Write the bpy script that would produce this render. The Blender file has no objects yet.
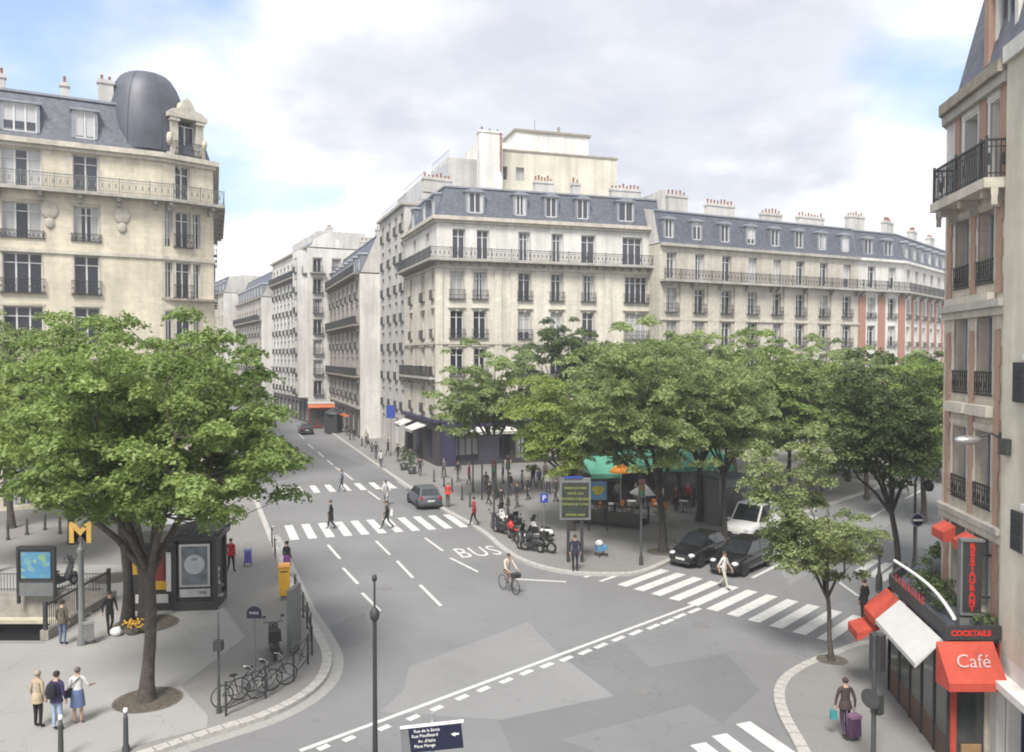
import bpy, bmesh, math, random
import numpy as np
from mathutils import Vector, Matrix, noise
R = math.radians
random.seed(7)
scene = bpy.context.scene
COL = scene.collection
# ---------------------------------------------------------------- camera
CH = 10.5; F = 800.0; HY = 356.0
PITCH = math.atan((376 - HY) / F)
cd = bpy.data.cameras.new('camera'); cam = bpy.data.objects.new('camera', cd); COL.objects.link(cam)
cam.location = (0, 0, CH); cam.rotation_euler = (R(90) - PITCH, 0, 0)
cd.sensor_width = 36; cd.lens = 36 * F / 1024; cd.clip_start = 0.1; cd.clip_end = 4000
scene.camera = cam
# ---------------------------------------------------------------- world: nishita sky + broken cloud deck
SUN_EL, SUN_AZ = 54, -165           # azimuth measured from +Y, clockwise; sun is behind and left of the camera
w = bpy.data.worlds.new('World'); scene.world = w; w.use_nodes = True
nt = w.node_tree; nt.nodes.clear(); N = nt.nodes.new; L = nt.links.new
out = N('ShaderNodeOutputWorld'); bg1 = N('ShaderNodeBackground'); bg2 = N('ShaderNodeBackground'); mx = N('ShaderNodeMixShader')
sky = N('ShaderNodeTexSky'); sky.sky_type = 'NISHITA'; sky.sun_disc = False
sky.sun_elevation = R(SUN_EL); sky.sun_rotation = R(SUN_AZ); sky.dust_density = 4.0; sky.air_density = 1.0
bg1.inputs[1].default_value = 0.15; L(sky.outputs[0], bg1.inputs[0])
tc = N('ShaderNodeTexCoord'); sep = N('ShaderNodeSeparateXYZ'); L(tc.outputs['Generated'], sep.inputs[0])
def wm(op, a, b=None, c=None):
    n = N('ShaderNodeMath'); n.operation = op
    for i, v in enumerate((a, b, c)):
        if v is None: continue
        if isinstance(v, (int, float)): n.inputs[i].default_value = v
        else: L(v, n.inputs[i])
    return n.outputs[0]
den = wm('ADD', wm('MAXIMUM', sep.outputs[2], 0.0), 0.22)
cx_ = wm('DIVIDE', sep.outputs[0], den); cy_ = wm('DIVIDE', sep.outputs[1], den)
cmb = N('ShaderNodeCombineXYZ'); L(cx_, cmb.inputs[0]); L(cy_, cmb.inputs[1]); cmb.inputs[2].default_value = 3.7
def wnoise(scale, detail, rough, off):
    mp = N('ShaderNodeMapping'); L(cmb.outputs[0], mp.inputs[0]); mp.inputs['Location'].default_value = off
    n = N('ShaderNodeTexNoise'); L(mp.outputs[0], n.inputs['Vector'])
    n.inputs['Scale'].default_value = scale; n.inputs['Detail'].default_value = detail; n.inputs['Roughness'].default_value = rough
    return n.outputs[0]
def blob(dirv, k0, k1):
    """1 round a sky direction, fading to 0"""
    d = Vector(dirv).normalized()
    dp = N('ShaderNodeVectorMath'); dp.operation = 'DOT_PRODUCT'; L(tc.outputs['Generated'], dp.inputs[0]); dp.inputs[1].default_value = d
    mr = N('ShaderNodeMapRange'); mr.interpolation_type = 'SMOOTHSTEP'; L(dp.outputs['Value'], mr.inputs[0])
    mr.inputs[1].default_value = k0; mr.inputs[2].default_value = k1
    return mr.outputs[0]
def skydir(px, py):
    return ((px - 512) / F, 1.0, (HY - py) / F)
n1 = wnoise(1.15, 9, 0.55, (2.3, 0.4, 0)); n2 = wnoise(2.3, 8, 0.55, (5.1, 7.7, 0))
# clear gaps of blue, upper left and a little upper right
gap = wm('MAXIMUM', wm('MAXIMUM', wm('MULTIPLY', blob(skydir(-60, 10), 0.90, 0.975), .88), wm('MULTIPLY', blob(skydir(290, 145), 0.990, 0.9985), 0.5)), wm('MULTIPLY', blob(skydir(990, 10), 0.975, 0.998), 0.75))
cov = wm('ADD', wm('SUBTRACT', wm('MULTIPLY', n1, 2.2), 0.15), wm('MULTIPLY', gap, -0.95))
mr = N('ShaderNodeMapRange'); mr.interpolation_type = 'SMOOTHSTEP'; L(cov, mr.inputs[0]); mr.inputs[1].default_value = 0.02; mr.inputs[2].default_value = 0.62
L(mr.outputs[0], mx.inputs[0])
# grey underside in the middle of the sky
greyb = wm('MAXIMUM', wm('MAXIMUM', wm('MULTIPLY', blob(skydir(560, 55), 0.965, 0.994), 1.0), wm('MULTIPLY', blob(skydir(720, 90), 0.972, 0.995), 0.9)), wm('MULTIPLY', blob(skydir(420, 40), 0.972, 0.996), 0.75))
gsum = wm('ADD', greyb, wm('MULTIPLY', wm('SUBTRACT', n2, 0.5), 2.0))
mg = N('ShaderNodeMapRange'); mg.interpolation_type = 'SMOOTHSTEP'; L(gsum, mg.inputs[0]); mg.inputs[1].default_value = 0.35; mg.inputs[2].default_value = 0.95
cm = N('ShaderNodeMix'); cm.data_type = 'RGBA'; L(mg.outputs[0], cm.inputs[0])
cm.inputs[6].default_value = (0.97, 0.98, 1.0, 1); cm.inputs[7].default_value = (0.67, 0.695, 0.765, 1)
n3_ = wnoise(3.6, 10, 0.62, (1.1, 9.3, 0)); fl = N('ShaderNodeMapRange'); L(n3_, fl.inputs[0]); fl.inputs[1].default_value = 0.36; fl.inputs[2].default_value = 0.6; fl.inputs[3].default_value = 0.86; fl.inputs[4].default_value = 1.0
fm_ = N('ShaderNodeMix'); fm_.data_type = 'RGBA'; fm_.blend_type = 'MULTIPLY'; fm_.inputs[0].default_value = 1; L(cm.outputs[2], fm_.inputs[6]); fcc = N('ShaderNodeCombineColor'); [L(fl.outputs[0], fcc.inputs[i_]) for i_ in range(2)]
L(wm('POWER', fl.outputs[0], 0.8), fcc.inputs[2]); L(fcc.outputs[0], fm_.inputs[7])
L(fm_.outputs[2], bg2.inputs[0]); bg2.inputs[1].default_value = 0.62
L(bg1.outputs[0], mx.inputs[1]); L(bg2.outputs[0], mx.inputs[2]); L(mx.outputs[0], out.inputs[0])
sl = bpy.data.lights.new('sun', 'SUN'); sl.energy = 2.7; sl.angle = R(18); sl.color = (1, 0.95, 0.87)
so = bpy.data.objects.new('sun', sl); COL.objects.link(so)
az = R(SUN_AZ); el = R(SUN_EL)
sd = Vector((math.sin(az) * math.cos(el), math.cos(az) * math.cos(el), math.sin(el)))
so.rotation_euler = sd.to_track_quat('Z', 'Y').to_euler(); so.location = sd * 100
scene.view_settings.view_transform = 'Standard'; scene.view_settings.look = 'None'
scene.view_settings.exposure = 1.06; scene.view_settings.gamma = 1
scene.cycles.max_bounces = 5; scene.cycles.diffuse_bounces = 3; scene.cycles.glossy_bounces = 2
scene.cycles.transmission_bounces = 2; scene.cycles.transparent_max_bounces = 6; scene.cycles.volume_bounces = 0
scene.cycles.use_denoising = True
scene.cycles.filter_width = 1.9
# ---------------------------------------------------------------- survey helpers
def G(px, py, z=0.0):
    """ground point seen under a bearing (surveyed from the photograph)"""
    sy = (376 - py) / F
    c, s = math.cos(PITCH), math.sin(PITCH)
    dy = c + s * sy; dz = -s + c * sy; dx = (px - 512) / F
    t = (z - CH) / dz
    return Vector((dx * t, dy * t, z))
def AT(px, Y, z=0.0): return Vector(((px - 512) / F * Y, Y, z))
# ---------------------------------------------------------------- materials
MATS = {}
def mat(name, col, rough=0.8, metal=0.0, var=0.12, scale=3.0, bump=0.0, spec=0.5, kind=None, col2=None, emit=0):
    if name in MATS: return MATS[name]
    m = bpy.data.materials.new(name); m.use_nodes = True; t = m.node_tree; b = t.nodes['Principled BSDF']
    NN = t.nodes.new; LL = t.links.new
    b.inputs['Roughness'].default_value = rough; b.inputs['Metallic'].default_value = metal
    b.inputs['Specular IOR Level'].default_value = spec
    c = NN('ShaderNodeTexCoord'); n = NN('ShaderNodeTexNoise'); n.inputs['Scale'].default_value = scale; n.inputs['Detail'].default_value = 5; n.inputs['Roughness'].default_value = 0.6
    LL(c.outputs['Object'], n.inputs['Vector'])
    mixc = NN('ShaderNodeMix'); mixc.data_type = 'RGBA'
    r = NN('ShaderNodeMapRange'); r.inputs[1].default_value = 0.3; r.inputs[2].default_value = 0.7; LL(n.outputs[0], r.inputs[0]); LL(r.outputs[0], mixc.inputs[0])
    c2 = col2 or tuple(x * (1 - var * 2) for x in col)
    mixc.inputs[6].default_value = (*c2, 1); mixc.inputs[7].default_value = (*[min(1, x * (1 + var * 0.5)) for x in col], 1)
    res = mixc.outputs[2]
    def math_(op, a, bb=None, cc=None):
        q = NN('ShaderNodeMath'); q.operation = op
        for i, v in enumerate((a, bb, cc)):
            if v is None: continue
            if isinstance(v, (int, float)): q.inputs[i].default_value = v
            else: LL(v, q.inputs[i])
        return q.outputs[0]
    def mul(colsock, f):
        q = NN('ShaderNodeMix'); q.data_type = 'RGBA'; q.blend_type = 'MULTIPLY'; q.inputs[0].default_value = 1
        LL(colsock, q.inputs[6]); cb = NN('ShaderNodeCombineColor'); [LL(f, cb.inputs[i]) for i in range(3)]; LL(cb.outputs[0], q.inputs[7]); return q.outputs[2]
    if kind == 'stone' or kind == 'plaster':
        # rain streaks and grime, stretched down the wall
        mp = NN('ShaderNodeMapping'); LL(c.outputs['Object'], mp.inputs[0]); mp.inputs['Scale'].default_value = (1.3, 1.3, 0.12)
        n2 = NN('ShaderNodeTexNoise'); n2.inputs['Scale'].default_value = 1.1; n2.inputs['Detail'].default_value = 6; LL(mp.outputs[0], n2.inputs['Vector'])
        st = NN('ShaderNodeMapRange'); LL(n2.outputs[0], st.inputs[0]); st.inputs[1].default_value = 0.38; st.inputs[2].default_value = 0.68; st.inputs[3].default_value = 1.0; st.inputs[4].default_value = 0.78
        res = mul(res, st.outputs[0])
        n4 = NN('ShaderNodeTexNoise'); n4.inputs['Scale'].default_value = 0.35; n4.inputs['Detail'].default_value = 4; LL(c.outputs['Object'], n4.inputs['Vector'])
        s4 = NN('ShaderNodeMapRange'); LL(n4.outputs[0], s4.inputs[0]); s4.inputs[1].default_value = 0.35; s4.inputs[2].default_value = 0.7; s4.inputs[3].default_value = 1.04; s4.inputs[4].default_value = 0.84
        res = mul(res, s4.outputs[0])
    if kind == 'stone':
        sp = NN('ShaderNodeSeparateXYZ'); LL(c.outputs['Object'], sp.inputs[0])
        zz = math_('DIVIDE', sp.outputs[2], 0.42)
        row = math_('FLOOR', zz); fr = math_('FRACT', zz)
        j = math_('LESS_THAN', fr, 0.07)
        # running bond: along-wall coordinate from x+y
        u = math_('ADD', math_('DIVIDE', math_('ADD', sp.outputs[0], math_('MULTIPLY', sp.outputs[1], 0.7)), 0.95), math_('MULTIPLY', row, 0.5))
        j2 = math_('LESS_THAN', math_('FRACT', u), 0.025)
        jj = math_('MAXIMUM', j, j2)
        res = mul(res, math_('SUBTRACT', 1.0, math_('MULTIPLY', jj, 0.11)))
        wn = NN('ShaderNodeTexWhiteNoise'); wn.noise_dimensions = '2D'; cb = NN('ShaderNodeCombineXYZ'); LL(math_('FLOOR', u), cb.inputs[0]); LL(row, cb.inputs[1]); LL(cb.outputs[0], wn.inputs['Vector'])
        res = mul(res, math_('ADD', 0.93, math_('MULTIPLY', wn.outputs['Value'], 0.1)))
    if kind == 'brick':
        bt = NN('ShaderNodeTexBrick'); mp = NN('ShaderNodeMapping'); sp = NN('ShaderNodeSeparateXYZ'); LL(c.outputs['Object'], sp.inputs[0])
        cb = NN('ShaderNodeCombineXYZ'); LL(math_('ADD', sp.outputs[0], sp.outputs[1]), cb.inputs[0]); LL(sp.outputs[2], cb.inputs[1]); LL(cb.outputs[0], bt.inputs['Vector'])
        bt.inputs['Scale'].default_value = 4.2; bt.inputs['Color1'].default_value = (*col, 1); bt.inputs['Color2'].default_value = (*c2, 1)
        bt.inputs['Mortar'].default_value = (0.32, 0.28, 0.24, 1); bt.inputs['Mortar Size'].default_value = 0.02
        res = bt.outputs[0]
    if kind == 'slate':
        sp = NN('ShaderNodeSeparateXYZ'); LL(c.outputs['Object'], sp.inputs[0])
        zz = math_('DIVIDE', sp.outputs[2], 0.16); row = math_('FLOOR', zz)
        u = math_('ADD', math_('DIVIDE', math_('ADD', sp.outputs[0], math_('MULTIPLY', sp.outputs[1], 0.6)), 0.24), math_('MULTIPLY', row, 0.5))
        wn = NN('ShaderNodeTexWhiteNoise'); wn.noise_dimensions = '2D'; cb = NN('ShaderNodeCombineXYZ'); LL(math_('FLOOR', u), cb.inputs[0]); LL(row, cb.inputs[1]); LL(cb.outputs[0], wn.inputs['Vector'])
        res = mul(res, math_('ADD', 0.78, math_('MULTIPLY', wn.outputs['Value'], 0.4)))
        jj = math_('LESS_THAN', math_('FRACT', zz), 0.12)
        res = mul(res, math_('SUBTRACT', 1.0, math_('MULTIPLY', jj, 0.3)))
    if kind == 'zinc':
        sp = NN('ShaderNodeSeparateXYZ'); LL(c.outputs['Object'], sp.inputs[0])
        u = math_('FRACT', math_('DIVIDE', math_('ADD', sp.outputs[0], math_('MULTIPLY', sp.outputs[1], 0.3)), 0.65))
        res = mul(res, math_('SUBTRACT', 1.0, math_('MULTIPLY', math_('LESS_THAN', u, 0.08), 0.25)))
    if kind == 'asphalt':
        n3 = NN('ShaderNodeTexNoise'); n3.inputs['Scale'].default_value = 0.11; n3.inputs['Detail'].default_value = 6; n3.inputs['Roughness'].default_value = 0.62; LL(c.outputs['Object'], n3.inputs['Vector'])
        s3 = NN('ShaderNodeMapRange'); LL(n3.outputs[0], s3.inputs[0]); s3.inputs[1].default_value = 0.3; s3.inputs[2].default_value = 0.72; s3.inputs[3].default_value = 0.8; s3.inputs[4].default_value = 1.1
        res = mul(res, s3.outputs[0])
        n5 = NN('ShaderNodeTexNoise'); n5.inputs['Scale'].default_value = 22; n5.inputs['Detail'].default_value = 2; LL(c.outputs['Object'], n5.inputs['Vector'])
        res = mul(res, math_('ADD', 0.78, math_('MULTIPLY', n5.outputs[0], 0.44)))
        # cracks / tar seams
        v = NN('ShaderNodeTexVoronoi'); v.feature = 'DISTANCE_TO_EDGE'; v.inputs['Scale'].default_value = 0.16
        wv = NN('ShaderNodeVectorMath'); wv.operation = 'ADD'; LL(c.outputs['Object'], wv.inputs[0])
        n6 = NN('ShaderNodeTexNoise'); n6.inputs['Scale'].default_value = 0.8; n6.inputs['Detail'].default_value = 6; LL(c.outputs['Object'], n6.inputs['Vector'])
        sc_ = NN('ShaderNodeVectorMath'); sc_.operation = 'SCALE'; LL(n6.outputs['Color'], sc_.inputs[0]); sc_.inputs['Scale'].default_value = 2.2; LL(sc_.outputs[0], wv.inputs[1]); LL(wv.outputs[0], v.inputs['Vector'])
        ck = math_('LESS_THAN', v.outputs['Distance'], 0.004)
        res = mul(res, math_('SUBTRACT', 1.0, math_('MULTIPLY', ck, 0.12)))
        # oil drips and gum
        v2 = NN('ShaderNodeTexVoronoi'); v2.inputs['Scale'].default_value = 0.9; LL(c.outputs['Object'], v2.inputs['Vector'])
        g2 = NN('ShaderNodeMapRange'); LL(v2.outputs['Distance'], g2.inputs[0]); g2.inputs[1].default_value = 0.04; g2.inputs[2].default_value = 0.14; g2.inputs[3].default_value = 0.86; g2.inputs[4].default_value = 1.0
        res = mul(res, g2.outputs[0])
    if kind == 'worn':   # worn paint: lets asphalt through
        n3 = NN('ShaderNodeTexNoise'); n3.inputs['Scale'].default_value = 5; n3.inputs['Detail'].default_value = 8; n3.inputs['Roughness'].default_value = 0.75; LL(c.outputs['Object'], n3.inputs['Vector'])
        s3 = NN('ShaderNodeMapRange'); LL(n3.outputs[0], s3.inputs[0]); s3.inputs[1].default_value = 0.54; s3.inputs[2].default_value = 0.68; s3.inputs[3].default_value = 0; s3.inputs[4].default_value = 0.75
        q = NN('ShaderNodeMix'); q.data_type = 'RGBA'; LL(s3.outputs[0], q.inputs[0]); LL(res, q.inputs[6]); q.inputs[7].default_value = (0.2, 0.2, 0.21, 1); res = q.outputs[2]
    LL(res, b.inputs['Base Color'])
    if bump:
        bp = NN('ShaderNodeBump'); bp.inputs['Strength'].default_value = bump; bp.inputs['Distance'].default_value = 0.02; LL(n.outputs[0], bp.inputs['Height']); LL(bp.outputs[0], b.inputs['Normal'])
    MATS[name] = m
    return m
def pane_mat(name, tint, curtain, share):
    """window glass over a dark room, some windows with net curtains drawn part way"""
    m = bpy.data.materials.new(name); m.use_nodes = True; t = m.node_tree; b = t.nodes['Principled BSDF']; NN = t.nodes.new; LL = t.links.new
    oi = NN('ShaderNodeObjectInfo'); c = NN('ShaderNodeTexCoord'); sp = NN('ShaderNodeSeparateXYZ'); LL(c.outputs['Object'], sp.inputs[0])
    def M(op, a, bb=None):
        q = NN('ShaderNodeMath'); q.operation = op
        for i, v in enumerate((a, bb)):
            if v is None: continue
            if isinstance(v, (int, float)): q.inputs[i].default_value = v
            else: LL(v, q.inputs[i])
        return q.outputs[0]
    r = oi.outputs['Random']; r2 = M('FRACT', M('MULTIPLY', r, 7.31)); r3 = M('FRACT', M('MULTIPLY', r, 13.7))
    ax = M('ABSOLUTE', sp.outputs[0])
    side = M('GREATER_THAN', ax, M('MULTIPLY', r2, 0.62)); has = M('LESS_THAN', r, share)
    low = M('GREATER_THAN', sp.outputs[2], M('MULTIPLY', r3, 1.6)); has2 = M('GREATER_THAN', r, 0.86)
    f = M('MAXIMUM', M('MULTIPLY', side, has), M('MULTIPLY', low, has2))
    wv = NN('ShaderNodeTexWave'); wv.inputs['Scale'].default_value = 5; wv.inputs['Distortion'].default_value = 1.2; LL(c.outputs['Object'], wv.inputs['Vector'])
    cc = NN('ShaderNodeMix'); cc.data_type = 'RGBA'; LL(wv.outputs['Fac'], cc.inputs[0]); cc.inputs[6].default_value = (*[x * 0.75 for x in curtain], 1); cc.inputs[7].default_value = (*curtain, 1)
    mxx = NN('ShaderNodeMix'); mxx.data_type = 'RGBA'; LL(f, mxx.inputs[0]); mxx.inputs[6].default_value = (*tint, 1); LL(cc.outputs[2], mxx.inputs[7])
    LL(mxx.outputs[2], b.inputs['Base Color']); b.inputs['Roughness'].default_value = 0.08; b.inputs['Specular IOR Level'].default_value = 0.6
    MATS[name] = m; return m
def leafmat(name, c1, c2, trans=0.35):
    m = bpy.data.materials.new(name); m.use_nodes = True; t = m.node_tree; t.nodes.clear(); NN = t.nodes.new; LL = t.links.new
    o = NN('ShaderNodeOutputMaterial'); d = NN('ShaderNodeBsdfPrincipled'); tr = NN('ShaderNodeBsdfTranslucent'); mxs = NN('ShaderNodeMixShader')
    at = NN('ShaderNodeAttribute'); at.attribute_name = 'tone'
    mc = NN('ShaderNodeMix'); mc.data_type = 'RGBA'; LL(at.outputs['Fac'], mc.inputs[0]); mc.inputs[6].default_value = (*c1, 1); mc.inputs[7].default_value = (*c2, 1)
    LL(mc.outputs[2], d.inputs['Base Color']); d.inputs['Roughness'].default_value = 0.55; d.inputs['Specular IOR Level'].default_value = 0.35
    hs = NN('ShaderNodeHueSaturation'); hs.inputs['Value'].default_value = 1.25; hs.inputs['Saturation'].default_value = 1.1; LL(mc.outputs[2], hs.inputs['Color']); LL(hs.outputs[0], tr.inputs[0])
    mxs.inputs[0].default_value = trans; LL(d.outputs[0], mxs.inputs[1]); LL(tr.outputs[0], mxs.inputs[2]); LL(mxs.outputs[0], o.inputs[0])
    MATS[name] = m; return m
# palette
STONE_A = mat('stone_warm', (0.66, 0.605, 0.485), 0.85, var=0.07, kind='stone')
STONE_B = mat('stone_cream', (0.66, 0.63, 0.55), 0.85, var=0.06, kind='stone')
STONE_C = mat('stone_grey_cream', (0.53, 0.505, 0.44), 0.85, var=0.07, kind='stone')
STONE_G = mat('stone_grey', (0.47, 0.44, 0.40), 0.85, var=0.1, kind='stone')
STONE_K = mat('stone_tan', (0.60, 0.54, 0.455), 0.85, var=0.1, kind='stone')
PLAST_W = mat('plaster_white', (0.70, 0.69, 0.66), 0.85, var=0.05, kind='plaster')
PLAST_C = mat('plaster_cream', (0.62, 0.585, 0.49), 0.85, var=0.05, kind='plaster')
PLAST_G = mat('plaster_grey', (0.54, 0.53, 0.51), 0.85, var=0.06, kind='plaster')
TRIM = mat('stone_trim', (0.585, 0.55, 0.475), 0.85, var=0.12, kind='plaster')
TRIM_G = mat('stone_trim_grey', (0.44, 0.42, 0.38), 0.85, var=0.12, kind='plaster')
LEDGE = mat('stone_weathered', (0.30, 0.27, 0.22), 0.9, var=0.2)
BRICK = mat('brick_red', (0.38, 0.165, 0.11), 0.85, kind='brick')
SLATE = mat('slate', (0.098, 0.109, 0.14), 0.55, var=0.15, kind='slate')
ZINC = mat('zinc', (0.26, 0.28, 0.32), 0.45, metal=0.2, var=0.12, kind='zinc')
ZINC_D = mat('zinc_dark', (0.08, 0.088, 0.115), 0.5, metal=0.15, var=0.2, scale=0.6)
IRON = mat('iron_dark', (0.035, 0.036, 0.04), 0.5, var=0.1)
IRON_G = mat('iron_grey', (0.16, 0.17, 0.17), 0.5, var=0.1)
FRAME = mat('window_frame_white', (0.62, 0.62, 0.62), 0.5, var=0.05)
FRAME_G = mat('window_frame_grey', (0.33, 0.34, 0.36), 0.5, var=0.05)
POT = mat('terracotta', (0.30, 0.14, 0.085), 0.85, var=0.2)
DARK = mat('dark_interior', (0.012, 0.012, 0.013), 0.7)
pane_mat('pane_a', (0.02, 0.024, 0.034), (0.42, 0.42, 0.42), 0.4)
pane_mat('pane_b', (0.05, 0.055, 0.07), (0.50, 0.50, 0.52), 0.45)
PANE_A, PANE_B = MATS['pane_a'], MATS['pane_b']
ASPH = mat('asphalt', (0.185, 0.187, 0.195), 0.85, var=0.04, scale=60, kind='asphalt')
ASPH_L = mat('asphalt_light', (0.222, 0.225, 0.232), 0.85, var=0.04, scale=60, kind='asphalt')
ASPH_D = mat('asphalt_dark', (0.158, 0.16, 0.168), 0.85, var=0.04, scale=60, kind='asphalt')
PAVE = mat('pavement_asphalt', (0.215, 0.21, 0.205), 0.88, var=0.06, scale=40, kind='asphalt')
PAVE_L = mat('pavement_light', (0.295, 0.292, 0.285), 0.88, var=0.06, scale=30, kind='asphalt')
KERB = mat('granite_kerb', (0.42, 0.41, 0.39), 0.8, var=0.15, scale=9)
PAINT = mat('road_paint', (0.56, 0.56, 0.55), 0.7, var=0.08, kind='worn')
SOIL = mat('soil', (0.11, 0.095, 0.075), 0.95, var=0.3, scale=8, bump=0.5)
BARK = mat('bark', (0.085, 0.073, 0.062), 0.9, var=0.3, scale=6, bump=0.8)
BARK2 = mat('bark_dark', (0.05, 0.044, 0.04), 0.9, var=0.3, scale=6, bump=0.8)
# ---------------------------------------------------------------- mesh builder
class MB:
    def __init__(s): s.v = []; s.f = []; s.m = []; s.sm = []
    def face(s, pts, mi=0, sm=False):
        b = len(s.v); s.v += [tuple(p) for p in pts]; s.f.append(tuple(range(b, b + len(pts)))); s.m.append(mi); s.sm.append(sm)
    def add(s, verts, faces, mi=0, sm=False):
        b = len(s.v); s.v += [tuple(p) for p in verts]
        for f in faces: s.f.append(tuple(b + i for i in f)); s.m.append(mi); s.sm.append(sm)
    def box(s, c, d, rz=0, mi=0, taper=1.0):
        cx, cy, cz = c; hx, hy, hz = d[0] / 2, d[1] / 2, d[2] / 2; co, si = math.cos(rz), math.sin(rz)
        vs = []
        for z in (-1, 1):
            k = taper if z > 0 else 1
            for x, y in ((-1, -1), (1, -1), (1, 1), (-1, 1)):
                a, b = x * hx * k, y * hy * k; vs.append((cx + a * co - b * si, cy + a * si + b * co, cz + z * hz))
        s.add(vs, [(3, 2, 1, 0), (4, 5, 6, 7), (0, 1, 5, 4), (1, 2, 6, 5), (2, 3, 7, 6), (3, 0, 4, 7)], mi)
    def beam(s, a, b, w, h=None, mi=0):
        """box section bar from a to b"""
        s.tube([a, b], [w / 2 * 1.414] * 2, 4, mi, sm=False) if h is None else s._bar(a, b, w, h, mi)
    def _bar(s, a, b, w, h, mi):
        a, b = Vector(a), Vector(b); d = (b - a).normalized(); sd_ = d.cross(Vector((0, 0, 1)))
        if sd_.length < 1e-4: sd_ = Vector((1, 0, 0))
        sd_.normalize(); up = sd_.cross(d).normalized(); vs = []
        for p in (a, b):
            for x, y in ((-1, -1), (1, -1), (1, 1), (-1, 1)): vs.append(p + sd_ * x * w / 2 + up * y * h / 2)
        s.add(vs, [(3, 2, 1, 0), (4, 5, 6, 7), (0, 1, 5, 4), (1, 2, 6, 5), (2, 3, 7, 6), (3, 0, 4, 7)], mi)
    def tube(s, pts, rad, n=8, mi=0, sm=True, cap=True):
        pts = [Vector(p) for p in pts]; vs = []; fs = []
        prev = None
        for i, p in enumerate(pts):
            if i == 0: d = pts[1] - p
            elif i == len(pts) - 1: d = p - pts[i - 1]
            else: d = pts[i + 1] - pts[i - 1]
            d = d.normalized() if d.length > 1e-9 else Vector((0, 0, 1))
            if prev is None:
                a = Vector((1, 0, 0)) if abs(d.x) < 0.8 else Vector((0, 1, 0))
                x = d.cross(a).normalized()
            else: x = (prev - d * prev.dot(d)).normalized()
            prev = x; y = d.cross(x)
            off = math.pi / n if n == 4 else 0
            for k in range(n):
                t = 2 * math.pi * k / n + off; vs.append(p + (x * math.cos(t) + y * math.sin(t)) * rad[i])
        for i in range(len(pts) - 1):
            for k in range(n): fs.append((i * n + k, i * n + (k + 1) % n, (i + 1) * n + (k + 1) % n, (i + 1) * n + k))
        s.add(vs, fs, mi, sm)
        if cap:
            s.add(vs[:n][::-1], [tuple(range(n))], mi); s.add(vs[-n:], [tuple(range(n))], mi)
    def lathe(s, prof, c=(0, 0, 0), n=12, mi=0, sm=True, sx=1, sy=1):
        vs = []; fs = []
        for r, z in prof:
            for k in range(n):
                t = 2 * math.pi * k / n; vs.append((c[0] + r * sx * math.cos(t), c[1] + r * sy * math.sin(t), c[2] + z))
        for i in range(len(prof) - 1):
            for k in range(n): fs.append((i * n + k, i * n + (k + 1) % n, (i + 1) * n + (k + 1) % n, (i + 1) * n + k))
        s.add(vs, fs, mi, sm)
        if prof[-1][0] > 1e-3: s.add(vs[-n:], [tuple(range(n))], mi)
        if prof[0][0] > 1e-3: s.add(vs[:n][::-1], [tuple(range(n))], mi)
    def ring(s, c, axis, r, t, n=18, m=6, mi=0):
        """torus"""
        ax = Vector(axis).normalized(); a = Vector((0, 0, 1)) if abs(ax.z) < 0.9 else Vector((1, 0, 0)); x = ax.cross(a).normalized(); y = ax.cross(x)
        vs = []; fs = []
        for i in range(n):
            A = 2 * math.pi * i / n; d = x * math.cos(A) + y * math.sin(A)
            for j in range(m):
                B = 2 * math.pi * j / m; vs.append(Vector(c) + d * (r + t * math.cos(B)) + ax * t * math.sin(B))
        for i in range(n):
            for j in range(m): fs.append((i * m + j, ((i + 1) % n) * m + j, ((i + 1) % n) * m + (j + 1) % m, i * m + (j + 1) % m))
        s.add(vs, fs, mi, True)
    def disc(s, c, axis, r, th, n=16, mi=0):
        ax = Vector(axis).normalized(); s.tube([Vector(c) - ax * th / 2, Vector(c) + ax * th / 2], [r, r], n, mi, sm=False)
    def prism(s, poly, z0, z1, mi=0, top=True, bottom=False):
        n = len(poly)
        for i in range(n):
            a, b = poly[i], poly[(i + 1) % n]; s.face([(a[0], a[1], z0), (b[0], b[1], z0), (b[0], b[1], z1), (a[0], a[1], z1)], mi)
        if top: s.face([(p[0], p[1], z1) for p in poly], mi)
        if bottom: s.face([(p[0], p[1], z0) for p in poly][::-1], mi)
    def ell(s, c, r, n=10, m=7, mi=0):
        prof = [(math.sin(math.pi * i / m), -math.cos(math.pi * i / m)) for i in range(m + 1)]
        vs = []; fs = []
        for a, z in prof:
            for k in range(n):
                t = 2 * math.pi * k / n; vs.append((c[0] + r[0] * a * math.cos(t), c[1] + r[1] * a * math.sin(t), c[2] + r[2] * z))
        for i in range(m):
            for k in range(n): fs.append((i * n + k, i * n + (k + 1) % n, (i + 1) * n + (k + 1) % n, (i + 1) * n + k))
        s.add(vs, fs, mi, True)
    def mesh(s, name, mats, org=(0, 0, 0)):
        me = bpy.data.meshes.new(name)
        o = Vector(org); me.from_pydata([(v[0] - o.x, v[1] - o.y, v[2] - o.z) for v in s.v], [], s.f)
        if not isinstance(mats, (list, tuple)): mats = [mats]
        for m in mats: me.materials.append(m)
        me.polygons.foreach_set('material_index', s.m); me.polygons.foreach_set('use_smooth', s.sm); me.update()
        return me
    def build(s, name, mats, parent=None, org=(0, 0, 0), loc=(0, 0, 0), rz=0):
        return place(s.mesh(name, mats, org), name, parent, loc, rz)
def place(me, name, parent=None, loc=(0, 0, 0), rz=0):
    o = bpy.data.objects.new(name, me); COL.objects.link(o); o.parent = parent; o.location = loc
    if not isinstance(rz, (int, float)): o.rotation_euler = rz
    else: o.rotation_euler = (0, 0, rz)
    return o
def tag(o, label=None, cat=None, group=None, kind=None):
    for k, v in (('label', label), ('category', cat), ('group', group), ('kind', kind)):
        if v: o[k] = v
    return o
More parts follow.
